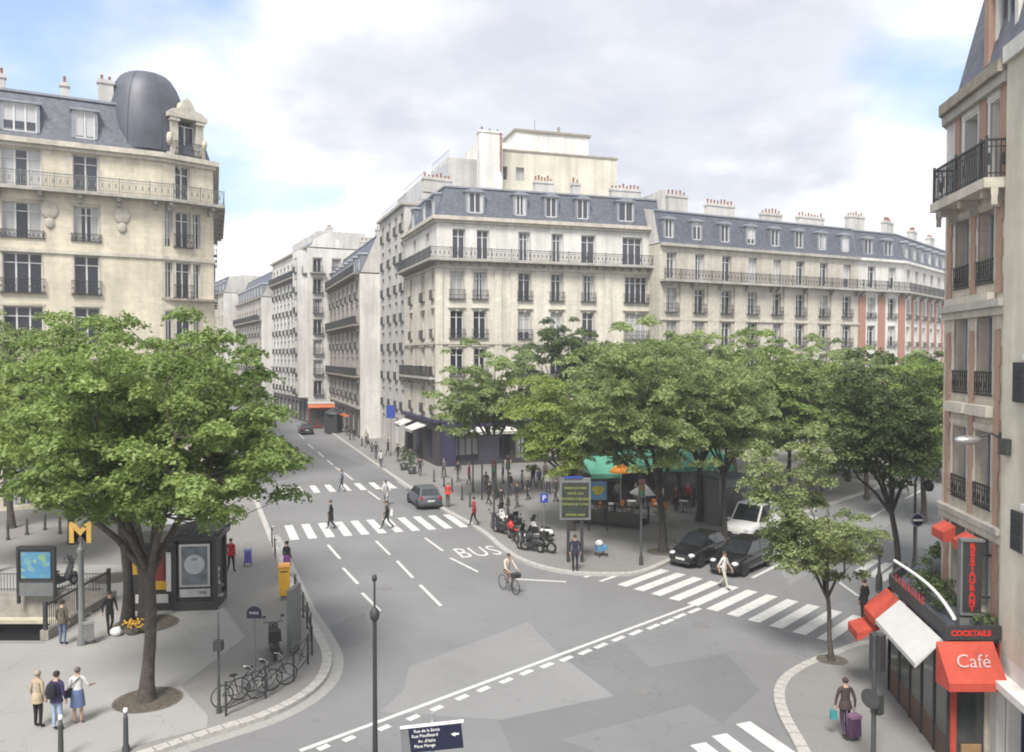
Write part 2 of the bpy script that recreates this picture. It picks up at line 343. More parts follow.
def thing(name, label, cat, loc=(0, 0, 0), rz=0, group=None):
    o = bpy.data.objects.new(name, None); COL.objects.link(o); o.location = loc; o.rotation_euler = (0, 0, rz); o.empty_display_size = 0.3
    return tag(o, label, cat, group)
def copy_tree(o, parent=None):
    c = o.copy(); COL.objects.link(c); c.parent = parent
    for ch in [x for x in bpy.data.objects if x.parent == o]: copy_tree(ch, c)
    return c
def text_mesh(txt, size, extrude=0.004, name='lettering', bold=0.0, spacing=1.0, shear=0.0):
    cu = bpy.data.curves.new(name, 'FONT'); cu.body = txt; cu.size = size; cu.extrude = extrude; cu.align_x = 'CENTER'; cu.align_y = 'CENTER'; cu.offset = bold; cu.space_character = spacing; cu.shear = shear
    cu.resolution_u = 3
    o = bpy.data.objects.new(name, cu); COL.objects.link(o); dg = bpy.context.evaluated_depsgraph_get(); me = bpy.data.meshes.new_from_object(o.evaluated_get(dg)); bpy.data.objects.remove(o); return me
def text(txt, size, m, parent, loc, rot, name='lettering', **k):
    me = text_mesh(txt, size, name=name, **k); me.materials.clear(); me.materials.append(m)
    return place(me, name, parent, loc, rot)
# ---------------------------------------------------------------- ground
def offset_open(pts, d):
    """offset an open polyline to its left by d"""
    out = []
    n = len(pts)
    for i, p in enumerate(pts):
        p = Vector(p[:2]); a = Vector(pts[max(i - 1, 0)][:2]); b = Vector(pts[min(i + 1, n - 1)][:2])
        ds = []
        if i > 0: ds.append((p - a).normalized())
        if i < n - 1: ds.append((b - p).normalized())
        t = sum(ds, Vector((0, 0))).normalized(); nn = Vector((-t.y, t.x)); k = 1 / max(0.5, abs(nn.dot(Vector((-ds[0].y, ds[0].x)))))
        out.append(p + nn * d * k)
    return out
def smooth(pts, it=2):
    pts = [Vector(p[:2]) for p in pts]
    for _ in range(it):
        q = [pts[0]]
        for a, b in zip(pts, pts[1:]): q += [a * 0.75 + b * 0.25, a * 0.25 + b * 0.75]
        q.append(pts[-1]); pts = q
    return pts
HX0, HX1, HY0, HY1 = -26.0, -17.2, 28.9, 33.6      # metro stairwell
def sheet(name, outer, z, m, hole=None, kind='structure'):
    bm = bmesh.new()
    loops = [outer] + ([hole] if hole else [])
    edges = []
    for lp in loops:
        vs = [bm.verts.new((p[0], p[1], z)) for p in lp]
        for i in range(len(vs)): edges.append(bm.edges.new((vs[i], vs[(i + 1) % len(vs)])))
    bmesh.ops.triangle_fill(bm, use_beauty=True, use_dissolve=False, edges=edges)
    for f in bm.faces:
        if f.normal.z < 0: f.normal_flip()
    me = bpy.data.meshes.new(name); bm.to_mesh(me); bm.free(); me.materials.append(m)
    return tag(place(me, name), kind=kind)
hole = [(HX0, HY0), (HX1, HY0), (HX1, HY1), (HX0, HY1)]
sheet('road', [(-500, -60), (500, -60), (500, 900), (-500, 900)], 0.0, ASPH, hole)
SW = 0.13
def gp(l, z=SW): return [G(x, y, z).xy for x, y in l]
# left pavement with the metro entrance
kl = [Vector((-90, 215)), Vector((-47, 131))] + gp([(272, 533), (307, 610), (327, 640), (334, 661), (321, 687), (274, 714), (207, 734), (160, 750), (80, 775)]) + [Vector((-14, 15)), Vector((-40, 4))]
kl = kl[:3] + smooth(kl[3:-1], 2) + [kl[-1]]
def pavement(name, kerbline, rest, m, hole=None):
    sheet(name, list(kerbline) + rest, SW, m, hole)
    side = 1 if True else -1
    return kerbline
left_rest = [Vector((-140, 4)), Vector((-140, 215))]
sheet('pavement', list(kl) + left_rest, SW, PAVE, hole)
def kerb(line, inward, name='kerb'):
    """granite kerb stones; inward = +1 when the pavement lies left of the line"""
    mb = MB(); a = [Vector(p) for p in line]; b = offset_open(line, 0.32 * inward); z1 = SW + 0.005
    for i in range(len(a) - 1):
        q = [(a[i].x, a[i].y, z1), (a[i + 1].x, a[i + 1].y, z1), (b[i + 1].x, b[i + 1].y, z1), (b[i].x, b[i].y, z1)]
        mb.face(q if inward > 0 else q[::-1]); r_ = [(a[i].x, a[i].y, 0), (a[i + 1].x, a[i + 1].y, 0), q[1], q[0]]
        mb.face(r_ if inward > 0 else r_[::-1])
    # joints every metre
    o = mb.build(name, KERB); tag(o, kind='structure')
    return o
kerb(kl, -1)
# pale gutter band in the road beside the left kerb
def band(name, line, d0, d1, z, m):
    a = offset_open(line, d0); b = offset_open(line, d1); mb = MB()
    for i in range(len(a) - 1): mb.face([(a[i].x, a[i].y, z), (a[i + 1].x, a[i + 1].y, z), (b[i + 1].x, b[i + 1].y, z), (b[i].x, b[i].y, z)])
    return tag(mb.build(name, m), kind='structure')
band('gutter', kl[2:], 0, 0.4, 0.004, mat('gutter_stone', (0.30, 0.30, 0.29), 0.9, var=0.08, scale=6))
# island pavement in the middle
ki = [Vector((-72, 205)), Vector((-29.6, 122))] + gp([(405, 485), (444, 510), (481, 530), (505, 553), (535, 566), (572, 573), (610, 574), (643, 573), (672, 560)]) + [G(672, 560, SW).xy + Vector((0.678, 0.735)) * t for t in (12, 150)]
ki = ki[:3] + smooth(ki[3:11], 2) + ki[11:]
sheet('pavement', list(ki) + [Vector((140, 205))], SW, PAVE)
kerb(ki, 1)
# right pavement by the corner café
kr = [G(880, 637, SW).xy + Vector((0.678, 0.735)) * 150, G(880, 637, SW).xy] + gp([(852, 643), (805, 660), (780, 675), (772, 692), (778, 715), (800, 752)]) + [Vector((6.3, 12)), Vector((4.5, 2)), Vector((3.5, -40))]
kr = kr[:2] + smooth(kr[2:-2], 2) + kr[-2:]
sheet('pavement', list(kr) + [Vector((200, -40)), Vector((200, 150))], SW, PAVE)
kerb(kr, 1)
# joints between the kerb stones
mbj = MB()
for line, inw in ((kl, -1), (ki, 1), (kr, 1)):
    b2 = offset_open(line, .32 * inw)
    for a0, a1, c0, c1 in zip(line, line[1:], b2, b2[1:]):
        L_ = (a1 - a0).length
        if a0.y > 75 or L_ > 40 and a0.y > 60: continue
        n_ = max(1, int(L_ / 1.0))
        for k_ in range(n_):
            t0, t1 = (k_ + .5) / n_, (k_ + .5) / n_ + .025 / L_
            qd = [(*a0.lerp(a1, t0), SW + .008), (*a0.lerp(a1, t1), SW + .008), (*c0.lerp(c1, t1), SW + .008), (*c0.lerp(c1, t0), SW + .008)]
            mbj.face(qd if inw > 0 else qd[::-1])
tag(mbj.build('kerb_joints', mat('joint_dark', (.16, .155, .15), .9)), kind='structure')
# lighter paving on the left pavement
def ptri(name, l, z, m):
    return sheet(name, [Vector(p) for p in l], z, m)
pv = gp([(208, 600), (216, 596), (245, 637), (181, 686), (188, 694), (208, 716), (207, 728), (150, 742), (60, 765)]) + [Vector((-16, 14)), Vector((-32, 14)), Vector((-32, 28.6)), Vector((-16.9, 28.6)), Vector((-16.9, 33.9)), Vector((-32, 33.9)), Vector((-32, 39.5)), Vector((-18.0, 39.5))]
ptri('paving', pv, SW + 0.005, PAVE_L)
# asphalt repairs on the junction
def patch(l, m, z=0.004, name='road_patch'): return sheet(name, [G(x, y, 0).xy for x, y in l], z, m)
patch([(409, 667), (528, 622), (561, 656), (614, 696), (500, 720), (380, 712), (404, 690)], ASPH_L)
patch([(497, 718), (614, 697), (560, 655), (700, 626), (760, 690), (690, 752), (520, 770)], ASPH_D, 0.0025)
patch([(620, 640), (700, 625), (745, 650), (650, 668)], ASPH, 0.0055)
patch([(560, 740), (690, 705), (760, 745), (700, 790)], ASPH, 0.0065)
patch([(300, 440), (405, 480), (470, 522), (430, 520), (300, 446)], ASPH_D, 0.004)
patch([(770, 560), (900, 500), (905, 515), (790, 585)], ASPH_L, 0.003)
patch([(330, 625), (365, 612), (372, 640), (340, 650)], ASPH_D, 0.003)
# ---- markings
paint = MB()
ZP = 0.009
def line_w(a, b, wd, mb=paint, z=ZP):
    a = Vector(a[:2]); b = Vector(b[:2]); d = (b - a).normalized(); n = Vector((-d.y, d.x)) * wd / 2
    mb.face([(*(a - n), z), (*(b - n), z), (*(b + n), z), (*(a + n), z)])
def line_px(x0, y0, x1, y1, wd=0.15): line_w(G(x0, y0), G(x1, y1), wd)
VP1 = Vector((-0.348, 0.9375)); VP2 = Vector((0.678, 0.735))
for l in [(328, 545, 340, 559), (343, 568, 358, 584), (362, 593, 380, 611), (376, 541, 390, 555), (397, 561, 413, 578), (420, 585, 441, 606), (425, 538, 443, 551), (450, 558, 478, 572), (299, 434, 304, 439), (308, 444, 314, 449), (318, 452, 324, 457.5), (327, 460, 333, 465), (335, 467, 341, 471), (344, 473, 353, 480), (368, 491, 380, 500), (836, 580, 858, 596), (871, 517, 887, 508), (905, 499, 926, 488)]:
    line_px(*l)
for l in [(513, 579, 566, 582), (581, 568, 628, 571), (752, 578, 802, 553), (806, 551, 835, 536)]: line_px(*l, wd=0.18)
line_px(300, 751, 697, 604, 0.16)
for x, y in [(60, 480), (125, 458), (215, 430), (290, 404), (350, 380), (415, 352), (470, 331), (528, 309), (580, 288), (632, 270), (682, 253), (730, 236), (770, 220), (815, 202), (860, 186), (905, 171), (940, 158), (972, 144), (1010, 130)]:
    line_px(300 + (x - 14) / 2.56, 560 + (y + 6) / 2.56, 300 + (x + 14) / 2.56, 560 + (y - 6) / 2.56, 0.22)
tag(paint.build('lane_markings', PAINT), kind='structure')
def crosswalk(p, q, n, d, length, wd=0.5, name='crosswalk'):
    mb = MB(); p = Vector(p); q = Vector(q)
    for i in range(n):
        a = p + (q - p) * i / (n - 1); line_w(a, a + d * length, wd, mb, ZP + 0.001)
    tag(mb.build(name, PAINT), kind='structure')
e = (Vector((-2.9, 48.8)) - Vector((-10.5, 46.1))) / 8
crosswalk(Vector((-10.5, 46.1)) - e * 2, Vector((-2.9, 48.8)), 11, VP1, 4.2)
crosswalk((-17.2, 60.4), (-8.2, 63.6), 9, VP1, 3.6)
crosswalk((5.01, 36.3), (11.5, 29.3), 11, VP2, 3.7, 0.52)
crosswalk((3.45, 37.7), (4.1, 37.0), 2, VP2, 1.6, 0.2)
mb = MB()
for a in [(698, 744), (719, 735), (743, 723), (790, 709)]:
    p = G(*a); line_w(p, p.xy - VP1 * (3.6 if a[0] < 780 else 1.3), 0.5, mb)
for a, b in [((858, 572), (877, 560)), ((870, 577), (889, 563)), ((880, 581), (897, 568))]: line_w(G(*a), G(*b), 0.4, mb)
tag(mb.build('crosswalk', PAINT), kind='structure')
t = text_mesh('BUS', 1.35, 0.0, 'bus_lane_lettering', bold=0.0, spacing=1.1); t.materials.clear(); t.materials.append(PAINT)
o = place(t, 'bus_lane_lettering', None, G(478, 552, ZP), math.atan2(0.333, 0.943)); o.scale = (0.98, 2.2, 1); tag(o, kind='structure')
# ---- manholes and drains
IRONR = mat('cast_iron_worn', (0.19, 0.19, 0.19), 0.6, var=0.2, scale=20)
mb = MB()
for x, y in [(384, 588), (640, 690), (700, 625)]:
    p = G(x, y); mb.lathe([(0.36, 0.0), (0.36, 0.0135), (0, 0.0135)], (p.x, p.y, 0), 16, sm=False)
tag(mb.build('manhole_covers', IRONR), kind='structure')

# ---------------------------------------------------------------- buildings
def offset_poly(pts, ds):
    """pts CCW; move edge i (pts[i]->pts[i+1]) OUTWARD by ds[i]"""
    n = len(pts); lines = []
    for i in range(n):
        a, b = Vector(pts[i]), Vector(pts[(i + 1) % n]); d = (b - a).normalized(); nn = Vector((d.y, -d.x)); lines.append((a + nn * ds[i], d))
    out = []
    for i in range(n):
        p, d = lines[i - 1]; q, e_ = lines[i]; cr = d.x * e_.y - d.y * e_.x
        if abs(cr) < 1e-3: out.append(q.copy()); continue
        t_ = ((q - p).x * e_.y - (q - p).y * e_.x) / cr; out.append(p + d * t_)
    return out
WCACHE = {}
def window_meshes(w_, h, style, fm, sm):
    key = (round(w_, 2), round(h, 2), style, fm.name, sm.name)
    if key in WCACHE: return WCACHE[key]
    f = MB(); x0, x1 = -w_ / 2, w_ / 2; fw = 0.07
    d = 0.10     # frame sits back in the reveal
    f.box((x0 + fw / 2, d, h / 2), (fw, 0.08, h)); f.box((x1 - fw / 2, d, h / 2), (fw, 0.08, h))
    f.box((0, d, fw / 2), (w_ - 2 * fw, 0.08, fw)); f.box((0, d, h - fw / 2), (w_ - 2 * fw, 0.08, fw))
    nl = 2 if w_ < 1.7 else (3 if w_ < 2.5 else 4)
    for k in range(1, nl): f.box((x0 + w_ * k / nl, d, h / 2), (0.10, 0.079, h - 2 * fw))
    if h > 2.3: f.box((0, d - .002, h * 0.76), (w_ - 2 * fw, 0.07, 0.06))
    if style != 'plain':
        f.box((0, -0.03, -0.07), (w_ + 0.36, 0.3, 0.13), mi=1)                    # sill
        s_ = 0.13
        f.box((x0 - s_ / 2, -0.20, h / 2 + .03), (s_, 0.06, h + .05), mi=1); f.box((x1 + s_ / 2, -0.20, h / 2 + .03), (s_, 0.06, h + .05), mi=1)
        f.box((0, -0.21, h + 0.13), (w_ + 0.36, 0.08, 0.15), mi=1)
        if style == 'lintel': f.box((0, -0.27, h + 0.27), (w_ + 0.5, 0.22, 0.1), mi=1); f.box((0, -0.24, h + 0.09), (0.2, 0.13, 0.3), mi=1)
    fr = f.mesh('window', [fm, sm])
    p = MB(); p.box((0, 0.125, h / 2), (w_ - 0.02, 0.02, h - 0.02)); pm = p.mesh('pane', PANE_A)
    pb = p.mesh('pane', PANE_B)
    WCACHE[key] = (fr, pm, pb); return WCACHE[key]
RCACHE = {}
def rail_mesh(w_, h=0.95, dep=0.28, m=IRON, step=0.13, name='railing'):
    key = (round(w_, 2), h, dep, m.name, step)
    if key in RCACHE: return RCACHE[key]
    b = MB(); y = -0.22 - dep
    b.box((0, y, h), (w_, 0.05, 0.045)); b.box((0, y, 0.12), (w_, 0.03, 0.03)); b.box((0, y, h * 0.8), (w_, 0.025, 0.02))
    n = max(2, int(w_ / step))
    for i in range(n + 1): b.box((-w_ / 2 + w_ * i / n, y, h / 2 + .03), (0.022, 0.022, h - 0.08))
    for i in range(n):      # scroll work in the panel
        if i % 2 == 0: b.box((-w_ / 2 + w_ * (i + .5) / n, y, h * 0.45), (0.07, 0.02, 0.14), 0)
    for s_ in (-1, 1):
        b.box((s_ * w_ / 2, y + dep / 2, h), (0.04, dep, 0.04)); b.box((s_ * w_ / 2, y + dep / 2, .12), (0.03, dep, 0.03))
    b.box((0, y + dep / 2 + .02, 0.02), (w_ + 0.06, dep + .06, 0.05))
    RCACHE[key] = b.mesh(name, m); return RCACHE[key]
class Building:
    def __init__(s, name, label, pts, cat='building', group=None):
        s.pts = [Vector(p) for p in pts]; c = sum(s.pts, Vector((0, 0))) / len(pts); s.org = (c.x, c.y, 0.0)
        s.root = thing(name, label, cat, s.org, 0, group); s.wall = MB(); s.n = len(pts)
    def edge(s, i):
        a, b = s.pts[i], s.pts[(i + 1) % s.n]; d = (b - a).normalized(); return a, b, d, Vector((d.y, -d.x)), (b - a).length
    def u_at(s, i, px):
        """distance along facade i of the bearing px"""
        a, b, d, n, L_ = s.edge(i); k = (px - 512) / F; return (k * a.y - a.x) / (d.x - k * d.y)
    def pt(s, i, u, out_=0.0, z=0.0):
        a, b, d, n, L_ = s.edge(i); p = a + d * u + n * out_; return Vector((p.x - s.org[0], p.y - s.org[1], z))
    def ang(s, i):
        d = s.edge(i)[2]; return math.atan2(d.y, d.x)
    def facade(s, i, z0, z1, wins=(), mi=0, dep=0.22):
        """wins: (u, w, z, h)"""
        a, b, d, n, L_ = s.edge(i)
        us = sorted({0.0, L_} | {max(0.01, min(L_ - .01, w_[0] + sg * w_[1] / 2)) for w_ in wins for sg in (-1, 1)})
        zs = sorted({z0, z1} | {min(z1 - .01, max(z0 + .01, zz)) for w_ in wins for zz in (w_[2], w_[2] + w_[3])})
        def P(u, z, o=0.0): p = a + d * u - n * o; return (p.x, p.y, z)
        for u0, u1 in zip(us, us[1:]):
            for q0, q1 in zip(zs, zs[1:]):
                if u1 - u0 < 1e-4 or q1 - q0 < 1e-4: continue
                uc, zc = (u0 + u1) / 2, (q0 + q1) / 2
                if any(abs(uc - w_[0]) < w_[1] / 2 and w_[2] < zc < w_[2] + w_[3] for w_ in wins): continue
                s.wall.face([P(u0, q0), P(u1, q0), P(u1, q1), P(u0, q1)], mi)
        for w_ in wins:
            u0, u1, q0, q1 = w_[0] - w_[1] / 2, w_[0] + w_[1] / 2, w_[2], w_[2] + w_[3]
            for e_ in (((u0, q0), (u0, q1)), ((u0, q1), (u1, q1)), ((u1, q1), (u1, q0)), ((u1, q0), (u0, q0))):
                (ua, za), (ub, zb) = e_; s.wall.face([P(ua, za), P(ub, zb), P(ub, zb, dep + .12), P(ua, za, dep + .12)], mi)
            s.wall.face([P(u0, q0, dep + .12), P(u1, q0, dep + .12), P(u1, q1, dep + .12), P(u0, q1, dep + .12)], mi)
    def window(s, i, u, w_, z, h, style='lintel', fm=FRAME, sm=TRIM, rail=None, pb=False, rm=IRON, shutters=None):
        fr, pa, pbm = window_meshes(w_, h, style, fm, sm)
        o = place(fr, 'window', s.root, s.pt(i, u, -0.22, z), s.ang(i)); place(pbm if pb else pa, 'pane', o)
        if rail: place(rail_mesh(w_ + 0.3, rail[0], rail[1], rm), 'railing', o)
        if shutters:
            for sg in (-1, 1):
                k = MB(); k.box((sg * (w_ / 2 + 0.3), -0.27, h / 2), (0.52, 0.05, h)); [k.box((sg * (w_ / 2 + 0.3), -0.305, zz), (0.42, 0.02, 0.05)) for zz in np.arange(0.2, h - .1, 0.14)]
                k.build('shutter', shutters, o)
        return o
    def band(s, name, ds, z0, z1, m, back=0.02):
        """projecting course; ds = projection per edge, 0 = none. prisms butt at mitres"""
        outer = offset_poly(s.pts, ds); inner = offset_poly(s.pts, [-back if d_ else 0 for d_ in ds]); mb = MB()
        for i in range(s.n):
            if not ds[i]: continue
            a, b, c, d_ = outer[i], outer[(i + 1) % s.n], inner[(i + 1) % s.n], inner[i]
            mb.face([(*a, z0), (*b, z0), (*b, z1), (*a, z1)]); mb.face([(*a, z1), (*b, z1), (*c, z1), (*d_, z1)]); mb.face([(*b, z0), (*a, z0), (*d_, z0), (*c, z0)])
            for p, q, j in ((a, d_, i - 1), (c, b, (i + 1) % s.n)):
                if not ds[j]: mb.face([(*p, z0), (*p, z1), (*q, z1), (*q, z0)])
        return mb.build(name, m, s.root, s.org)
    def balcony(s, ds, z, m=LEDGE, rm=IRON, h=1.0, brackets=None, u_rng=None, thick=0.22, step=0.14):
        """continuous balcony: slab, stone brackets, railing"""
        slab = s.band('balcony', ds, z - thick, z, m)
        line = offset_poly(s.pts, [d_ - 0.08 if d_ else 0 for d_ in ds]); mb = MB()
        for i in range(s.n):
            if not ds[i]: continue
            a, b = line[i], line[(i + 1) % s.n]; L_ = (b - a).length; n = int(L_ / step); dr = (b - a).normalized(); rz = math.atan2(dr.y, dr.x)
            mid = (a + b) / 2
            mb.box((mid.x, mid.y, z + h), (L_, 0.055, 0.05), rz); mb.box((mid.x, mid.y, z + h * .82), (L_, 0.025, 0.025), rz); mb.box((mid.x, mid.y, z + .12), (L_, 0.03, 0.03), rz)
            for k in range(n + 1):
                p = a + dr * L_ * k / n; mb.box((p.x, p.y, z + h / 2), (0.024, 0.024, h - .04), rz)
                if k < n and k % 3 == 0: q = a + dr * L_ * (k + .5) / n; mb.box((q.x, q.y, z + h * .5), (0.06, 0.02, 0.3), rz)
                if k % 14 == 0: mb.box((p.x, p.y, z + h / 2 + .05), (0.06, 0.06, h + .1), rz)
        r_ = mb.build('railing', rm, slab, s.org)
        if brackets:
            for i in range(s.n):
                if not ds[i]: continue
                L_ = s.edge(i)[4]; n = max(1, int(L_ / brackets)); mb = MB()
                kb = min(1, brackets / 1.9); mb.box((0, -ds[i] * .42, -.13 * kb), (0.24 * kb, ds[i] * .8, 0.258 * kb)); mb.box((0, -ds[i] * .22, -.42 * kb), (0.2 * kb, ds[i] * .4, 0.34 * kb)); bme = mb.mesh('bracket', m)
                for k in range(n + 1):
                    u = 0.4 + (L_ - .8) * k / n
                    place(bme, 'bracket', slab, s.pt(i, u, 0, z - thick - .004), s.ang(i))
        return slab
    def mansard(s, ze, zh, inset, top_in, top_h, lower_h=None, m=SLATE, mt=ZINC):
        """inset per edge (0 = party wall)"""
        base = offset_poly(s.pts, [-0.15 if d_ else 0 for d_ in inset]); up = offset_poly(s.pts, [-d_ for d_ in inset]); top = offset_poly(s.pts, [-(d_ + top_in) if d_ else 0 for d_ in inset])
        mb = MB(); z1 = ze + zh; z2 = z1 + top_h
        for i in range(s.n):
            j = (i + 1) % s.n
            mb.face([(*base[i], ze), (*base[j], ze), (*up[j], z1), (*up[i], z1)], 0 if inset[i] else 2)
            mb.face([(*up[i], z1), (*up[j], z1), (*top[j], z2), (*top[i], z2)], 1 if inset[i] else 2)
        mb.face([(*p, z2) for p in top], 1)
        rf = mb.build('roof', [m, mt, PLAST_G], s.root, s.org)
        rd = offset_poly(s.pts, [-(d_ - 0.05) if d_ else 0 for d_ in inset]); e_ = MB()
        for i in range(s.n):
            if inset[i]:
                a, b = rd[i], rd[(i + 1) % s.n]; e_._bar((*a, z1 + .02), (*b, z1 + .02), 0.16, 0.16, 0)
        e_.build('ridge_flashing', mt, rf, s.org)
        s.roof = rf; return rf
    def dormer(s, i, u, w_, z, h, inset=0.25, depth=1.5, arch=True, fm=FRAME, pb=True, cheek=ZINC):
        mb = MB(); x = w_ / 2
        # cheeks and head round the window
        mb.box((-x - .09, depth / 2, h / 2), (0.18, depth, h), mi=0); mb.box((x + .09, depth / 2, h / 2), (0.18, depth, h), mi=0)
        mb.box((0, depth / 2 + .15, -0.1), (w_ + .36, depth + .1, 0.2), mi=0)
        if arch:
            pr = [(-x - .28, h), (-x - .28, h + .1), (-x * .6, h + .28), (0, h + .34), (x * .6, h + .28), (x + .28, h + .1), (x + .28, h)]
        else: pr = [(-x - .28, h), (-x - .28, h + .14), (x + .28, h + .14), (x + .28, h)]
        n = len(pr); vs = [(a, -0.14, b) for a, b in pr] + [(a, depth, b + .05) for a, b in pr]
        mb.add(vs, [tuple(range(n))[::-1], tuple(range(n, 2 * n))] + [(k, (k + 1) % n, n + (k + 1) % n, n + k) for k in range(n)], 1)
        dm = mb.build('dormer', [cheek, ZINC], s.root, (0, 0, 0), s.pt(i, u, -inset, z), s.ang(i))
        fr, pa, pbm = window_meshes(w_, h, 'plain', fm, TRIM); f2 = place(fr, 'window', dm, (0, 0.0, 0)); 
        place(pbm if pb else pa, 'pane', dm, (0, 0.0, 0))
        return dm
    def chimney(s, c, z0, z1, L_, wd, rz, pots=6, m=PLAST_G, pm=POT):
        mb = MB(); x, y = c[0] - s.org[0], c[1] - s.org[1]
        mb.box((x, y, (z0 + z1) / 2), (L_, wd, z1 - z0), rz); mb.box((x, y, z1 - .1), (L_ + .16, wd + .16, .16), rz); mb.box((x, y, z1 + .04), (L_ + .06, wd + .06, .12), rz)
        ch = mb.build('chimney', m, s.root)
        pt_ = MB(); pt_.lathe([(0.12, 0), (0.10, 0.1), (0.09, 0.32), (0.11, 0.36), (0.11, 0.4), (0.08, 0.4)], n=8); pme = pt_.mesh('chimney_pot', pm)
        for k in range(pots):
            t_ = -L_ / 2 + L_ * (k + .5) / pots; place(pme, 'chimney_pot', ch, (x + math.cos(rz) * t_, y + math.sin(rz) * t_, z1 + .1)).scale = (1, 1, 0.6 + random.random() * .9)
        return ch
    def finish(s, mats, z0=0, z1=None, plain=(), cap=True):
        """plain: edges without openings closed to z1"""
        for i in plain: s.facade(i, z0, z1)
        if cap: s.wall.face([(*p, z1) for p in s.pts])
        return s.wall.build('wall', mats, s.root, s.org)

# ---- A: the corner building on the left, dome on its chamfer
PA = Vector((-25.3, 58.0)); dA = Vector((0.88, 0.47)).normalized(); dC = Vector((0.69, 0.72)).normalized()
qA = PA + dC * 3.9; far = qA + VP1 * 16; backl = PA - dA * 34
A = Building('corner_apartment_building', 'cream stone corner apartment building with slate dome on its chamfered corner', [backl, PA, qA, far, backl + Vector((-6, 16))])
W = []
colsA = [(A.u_at(0, x), w_) for x, w_ in ((-98, 1.4), (-38, 2.2), (24, 2.3), (88, 1.55))]
rowsA = [(7.5, 2.7), (11.1, 2.7), (14.7, 2.7), (18.4, 2.4), (21.85, 2.5)]
wa = [(u, w_, z + .05, h) for u, w_ in colsA for z, h in rowsA]
A.facade(0, 4.6, 25.0, wa); A.facade(0, 0, 4.6, [(u, 2.6, 0.4, 3.3) for u, _ in colsA])
for u, w_, z, h in wa:
    top = z > 21; A.window(0, u, w_, z, h, 'frame' if not top else 'frame', FRAME, TRIM, None if top else ((0.95, 0.2) if z < 18 else (0.5, 0.1)), pb=top)
for u, _ in colsA: A.window(0, u, 2.6, 0.4, 3.3, 'plain', FRAME_G, TRIM)
cc = [(A.u_at(1, 170), 0.55), (A.u_at(1, 184.5), 1.1), (A.u_at(1, 198), 0.55)]
wc = [(u, w_, z + .05, 2.6) for u, w_ in cc for z, h in rowsA[:-1]] + [(cc[1][0], 1.1, 21.9, 2.5)]
A.facade(1, 4.6, 25.0, wc); A.facade(1, 0, 4.6, [(1.95, 1.4, 0.1, 3.2)])
for u, w_, z, h in wc: A.window(1, u, w_, z, h, 'frame', FRAME, TRIM, None if w_ < 1 or z > 21 else (0.95, 0.25))
A.window(1, 1.95, 1.4, .1, 3.2, 'plain')
for z, h in rowsA[1:3]: A.band('balcony_ledge', [0, 0.5, 0, 0, 0], z - .15, z + .02, LEDGE)
ws = [(3 + k * 4, 1.1, z, 2.4) for k in range(3) for z, h in rowsA]
A.facade(2, 0, 25.0, ws)
for q in ws: A.window(2, *q, 'frame', rail=(0.95, .25))
A.finish([STONE_A], 0, 25.0, plain=(3, 4))
A.band('string_course', [0.12, .12, .12, 0, 0], 17.5, 17.75, TRIM); A.band('string_course', [0.2, .2, .2, 0, 0], 4.5, 4.8, TRIM)
A.band('cornice', [0.45, .45, .45, 0, 0], 24.75, 25.1, TRIM); A.band('cornice_moulding', [0.22, .22, .22, 0, 0], 24.5, 24.748, TRIM)
A.balcony([0.85, 1.05, .85, 0, 0], 21.8, rm=IRON_G, brackets=2.4, m=TRIM_G)
A.mansard(25.1, 3.4, [1.2, 1.2, 1.2, 1.0, 1.0], 2.5, 0.5)
for x, w_ in ((23, 2.0), (88, 1.25)): A.dormer(0, A.u_at(0, x), w_, 25.6, 1.9, arch=False, fm=FRAME)
A.dormer(0, A.u_at(0, -45), 2.0, 25.6, 1.9, arch=False)
# carved medallions between the 4th floor windows
for x in (52, 124):
    mb = MB(); mb.ell((0, 0, 0), (0.55, 0.14, 0.6), 14, 8); mb.ell((0, 0, -.85), (0.3, .14, .4), 10, 6)
    mb.build('carved_medallion', TRIM, A.root, (0, 0, 0), A.pt(0, A.u_at(0, x), 0.03, 20.4), A.ang(0))
# dome: bell-shaped slate pavilion over the corner
dc = PA + dC * 0.2 - Vector((dC.y, -dC.x)) * 3.0
mb = MB(); prof = [(2.9, -.5), (2.95, .6), (2.9, 1.6), (2.74, 2.7), (2.48, 3.7), (2.15, 4.5), (1.8, 5.05), (1.4, 5.4), (0.8, 5.6), (0, 5.66)]
mb.lathe(prof, (dc.x, dc.y, 25.9), 32)
dome = mb.build('dome', ZINC_D, A.root, A.org)
mb = MB()
for k in range(8):
    a_ = 2 * math.pi * k / 8; mb.tube([(dc.x + math.cos(a_) * (r_ + .02), dc.y + math.sin(a_) * (r_ + .02), 25.9 + z) for r_, z in prof[:8]], [0.02] * 8, 4)
mb.build('dome_ribs', ZINC_D, dome, A.org)
# stone dormer with curved pediment on the chamfer
mb = MB(); base = A.pt(1, 1.95, -0.15, 0); an = A.ang(1)
def lb(x, y, z, sx, sy, sz, mi=0):
    mb.box((x, y, z), (sx, sy, sz), 0, mi)
for sg in (-1, 1):
    lb(sg * 0.95, 0.5, 26.3, 0.55, 1.4, 2.6); lb(sg * 1.25, 0.6, 25.6, 0.4, 1.2, 1.1); lb(sg * 0.95, 0.45, 27.75, 0.7, 1.6, 0.25)
    mb.ell((sg * 0.6, -0.1, 24.45), (0.16, 0.2, 0.35), 8, 6)
    mb.ell((sg * 1.3, 0.0, 26.3), (0.22, 0.4, 0.5), 8, 6)
lb(0, .5, 25.05, 2.6, 1.5, 0.25); lb(0, 0.45, 28.05, 2.9, 1.7, 0.3)
pr = [(-1.45, 28.2), (-1.1, 28.5), (-0.55, 28.65), (-0.35, 29.2), (0, 29.45), (0.35, 29.2), (0.55, 28.65), (1.1, 28.5), (1.45, 28.2)]
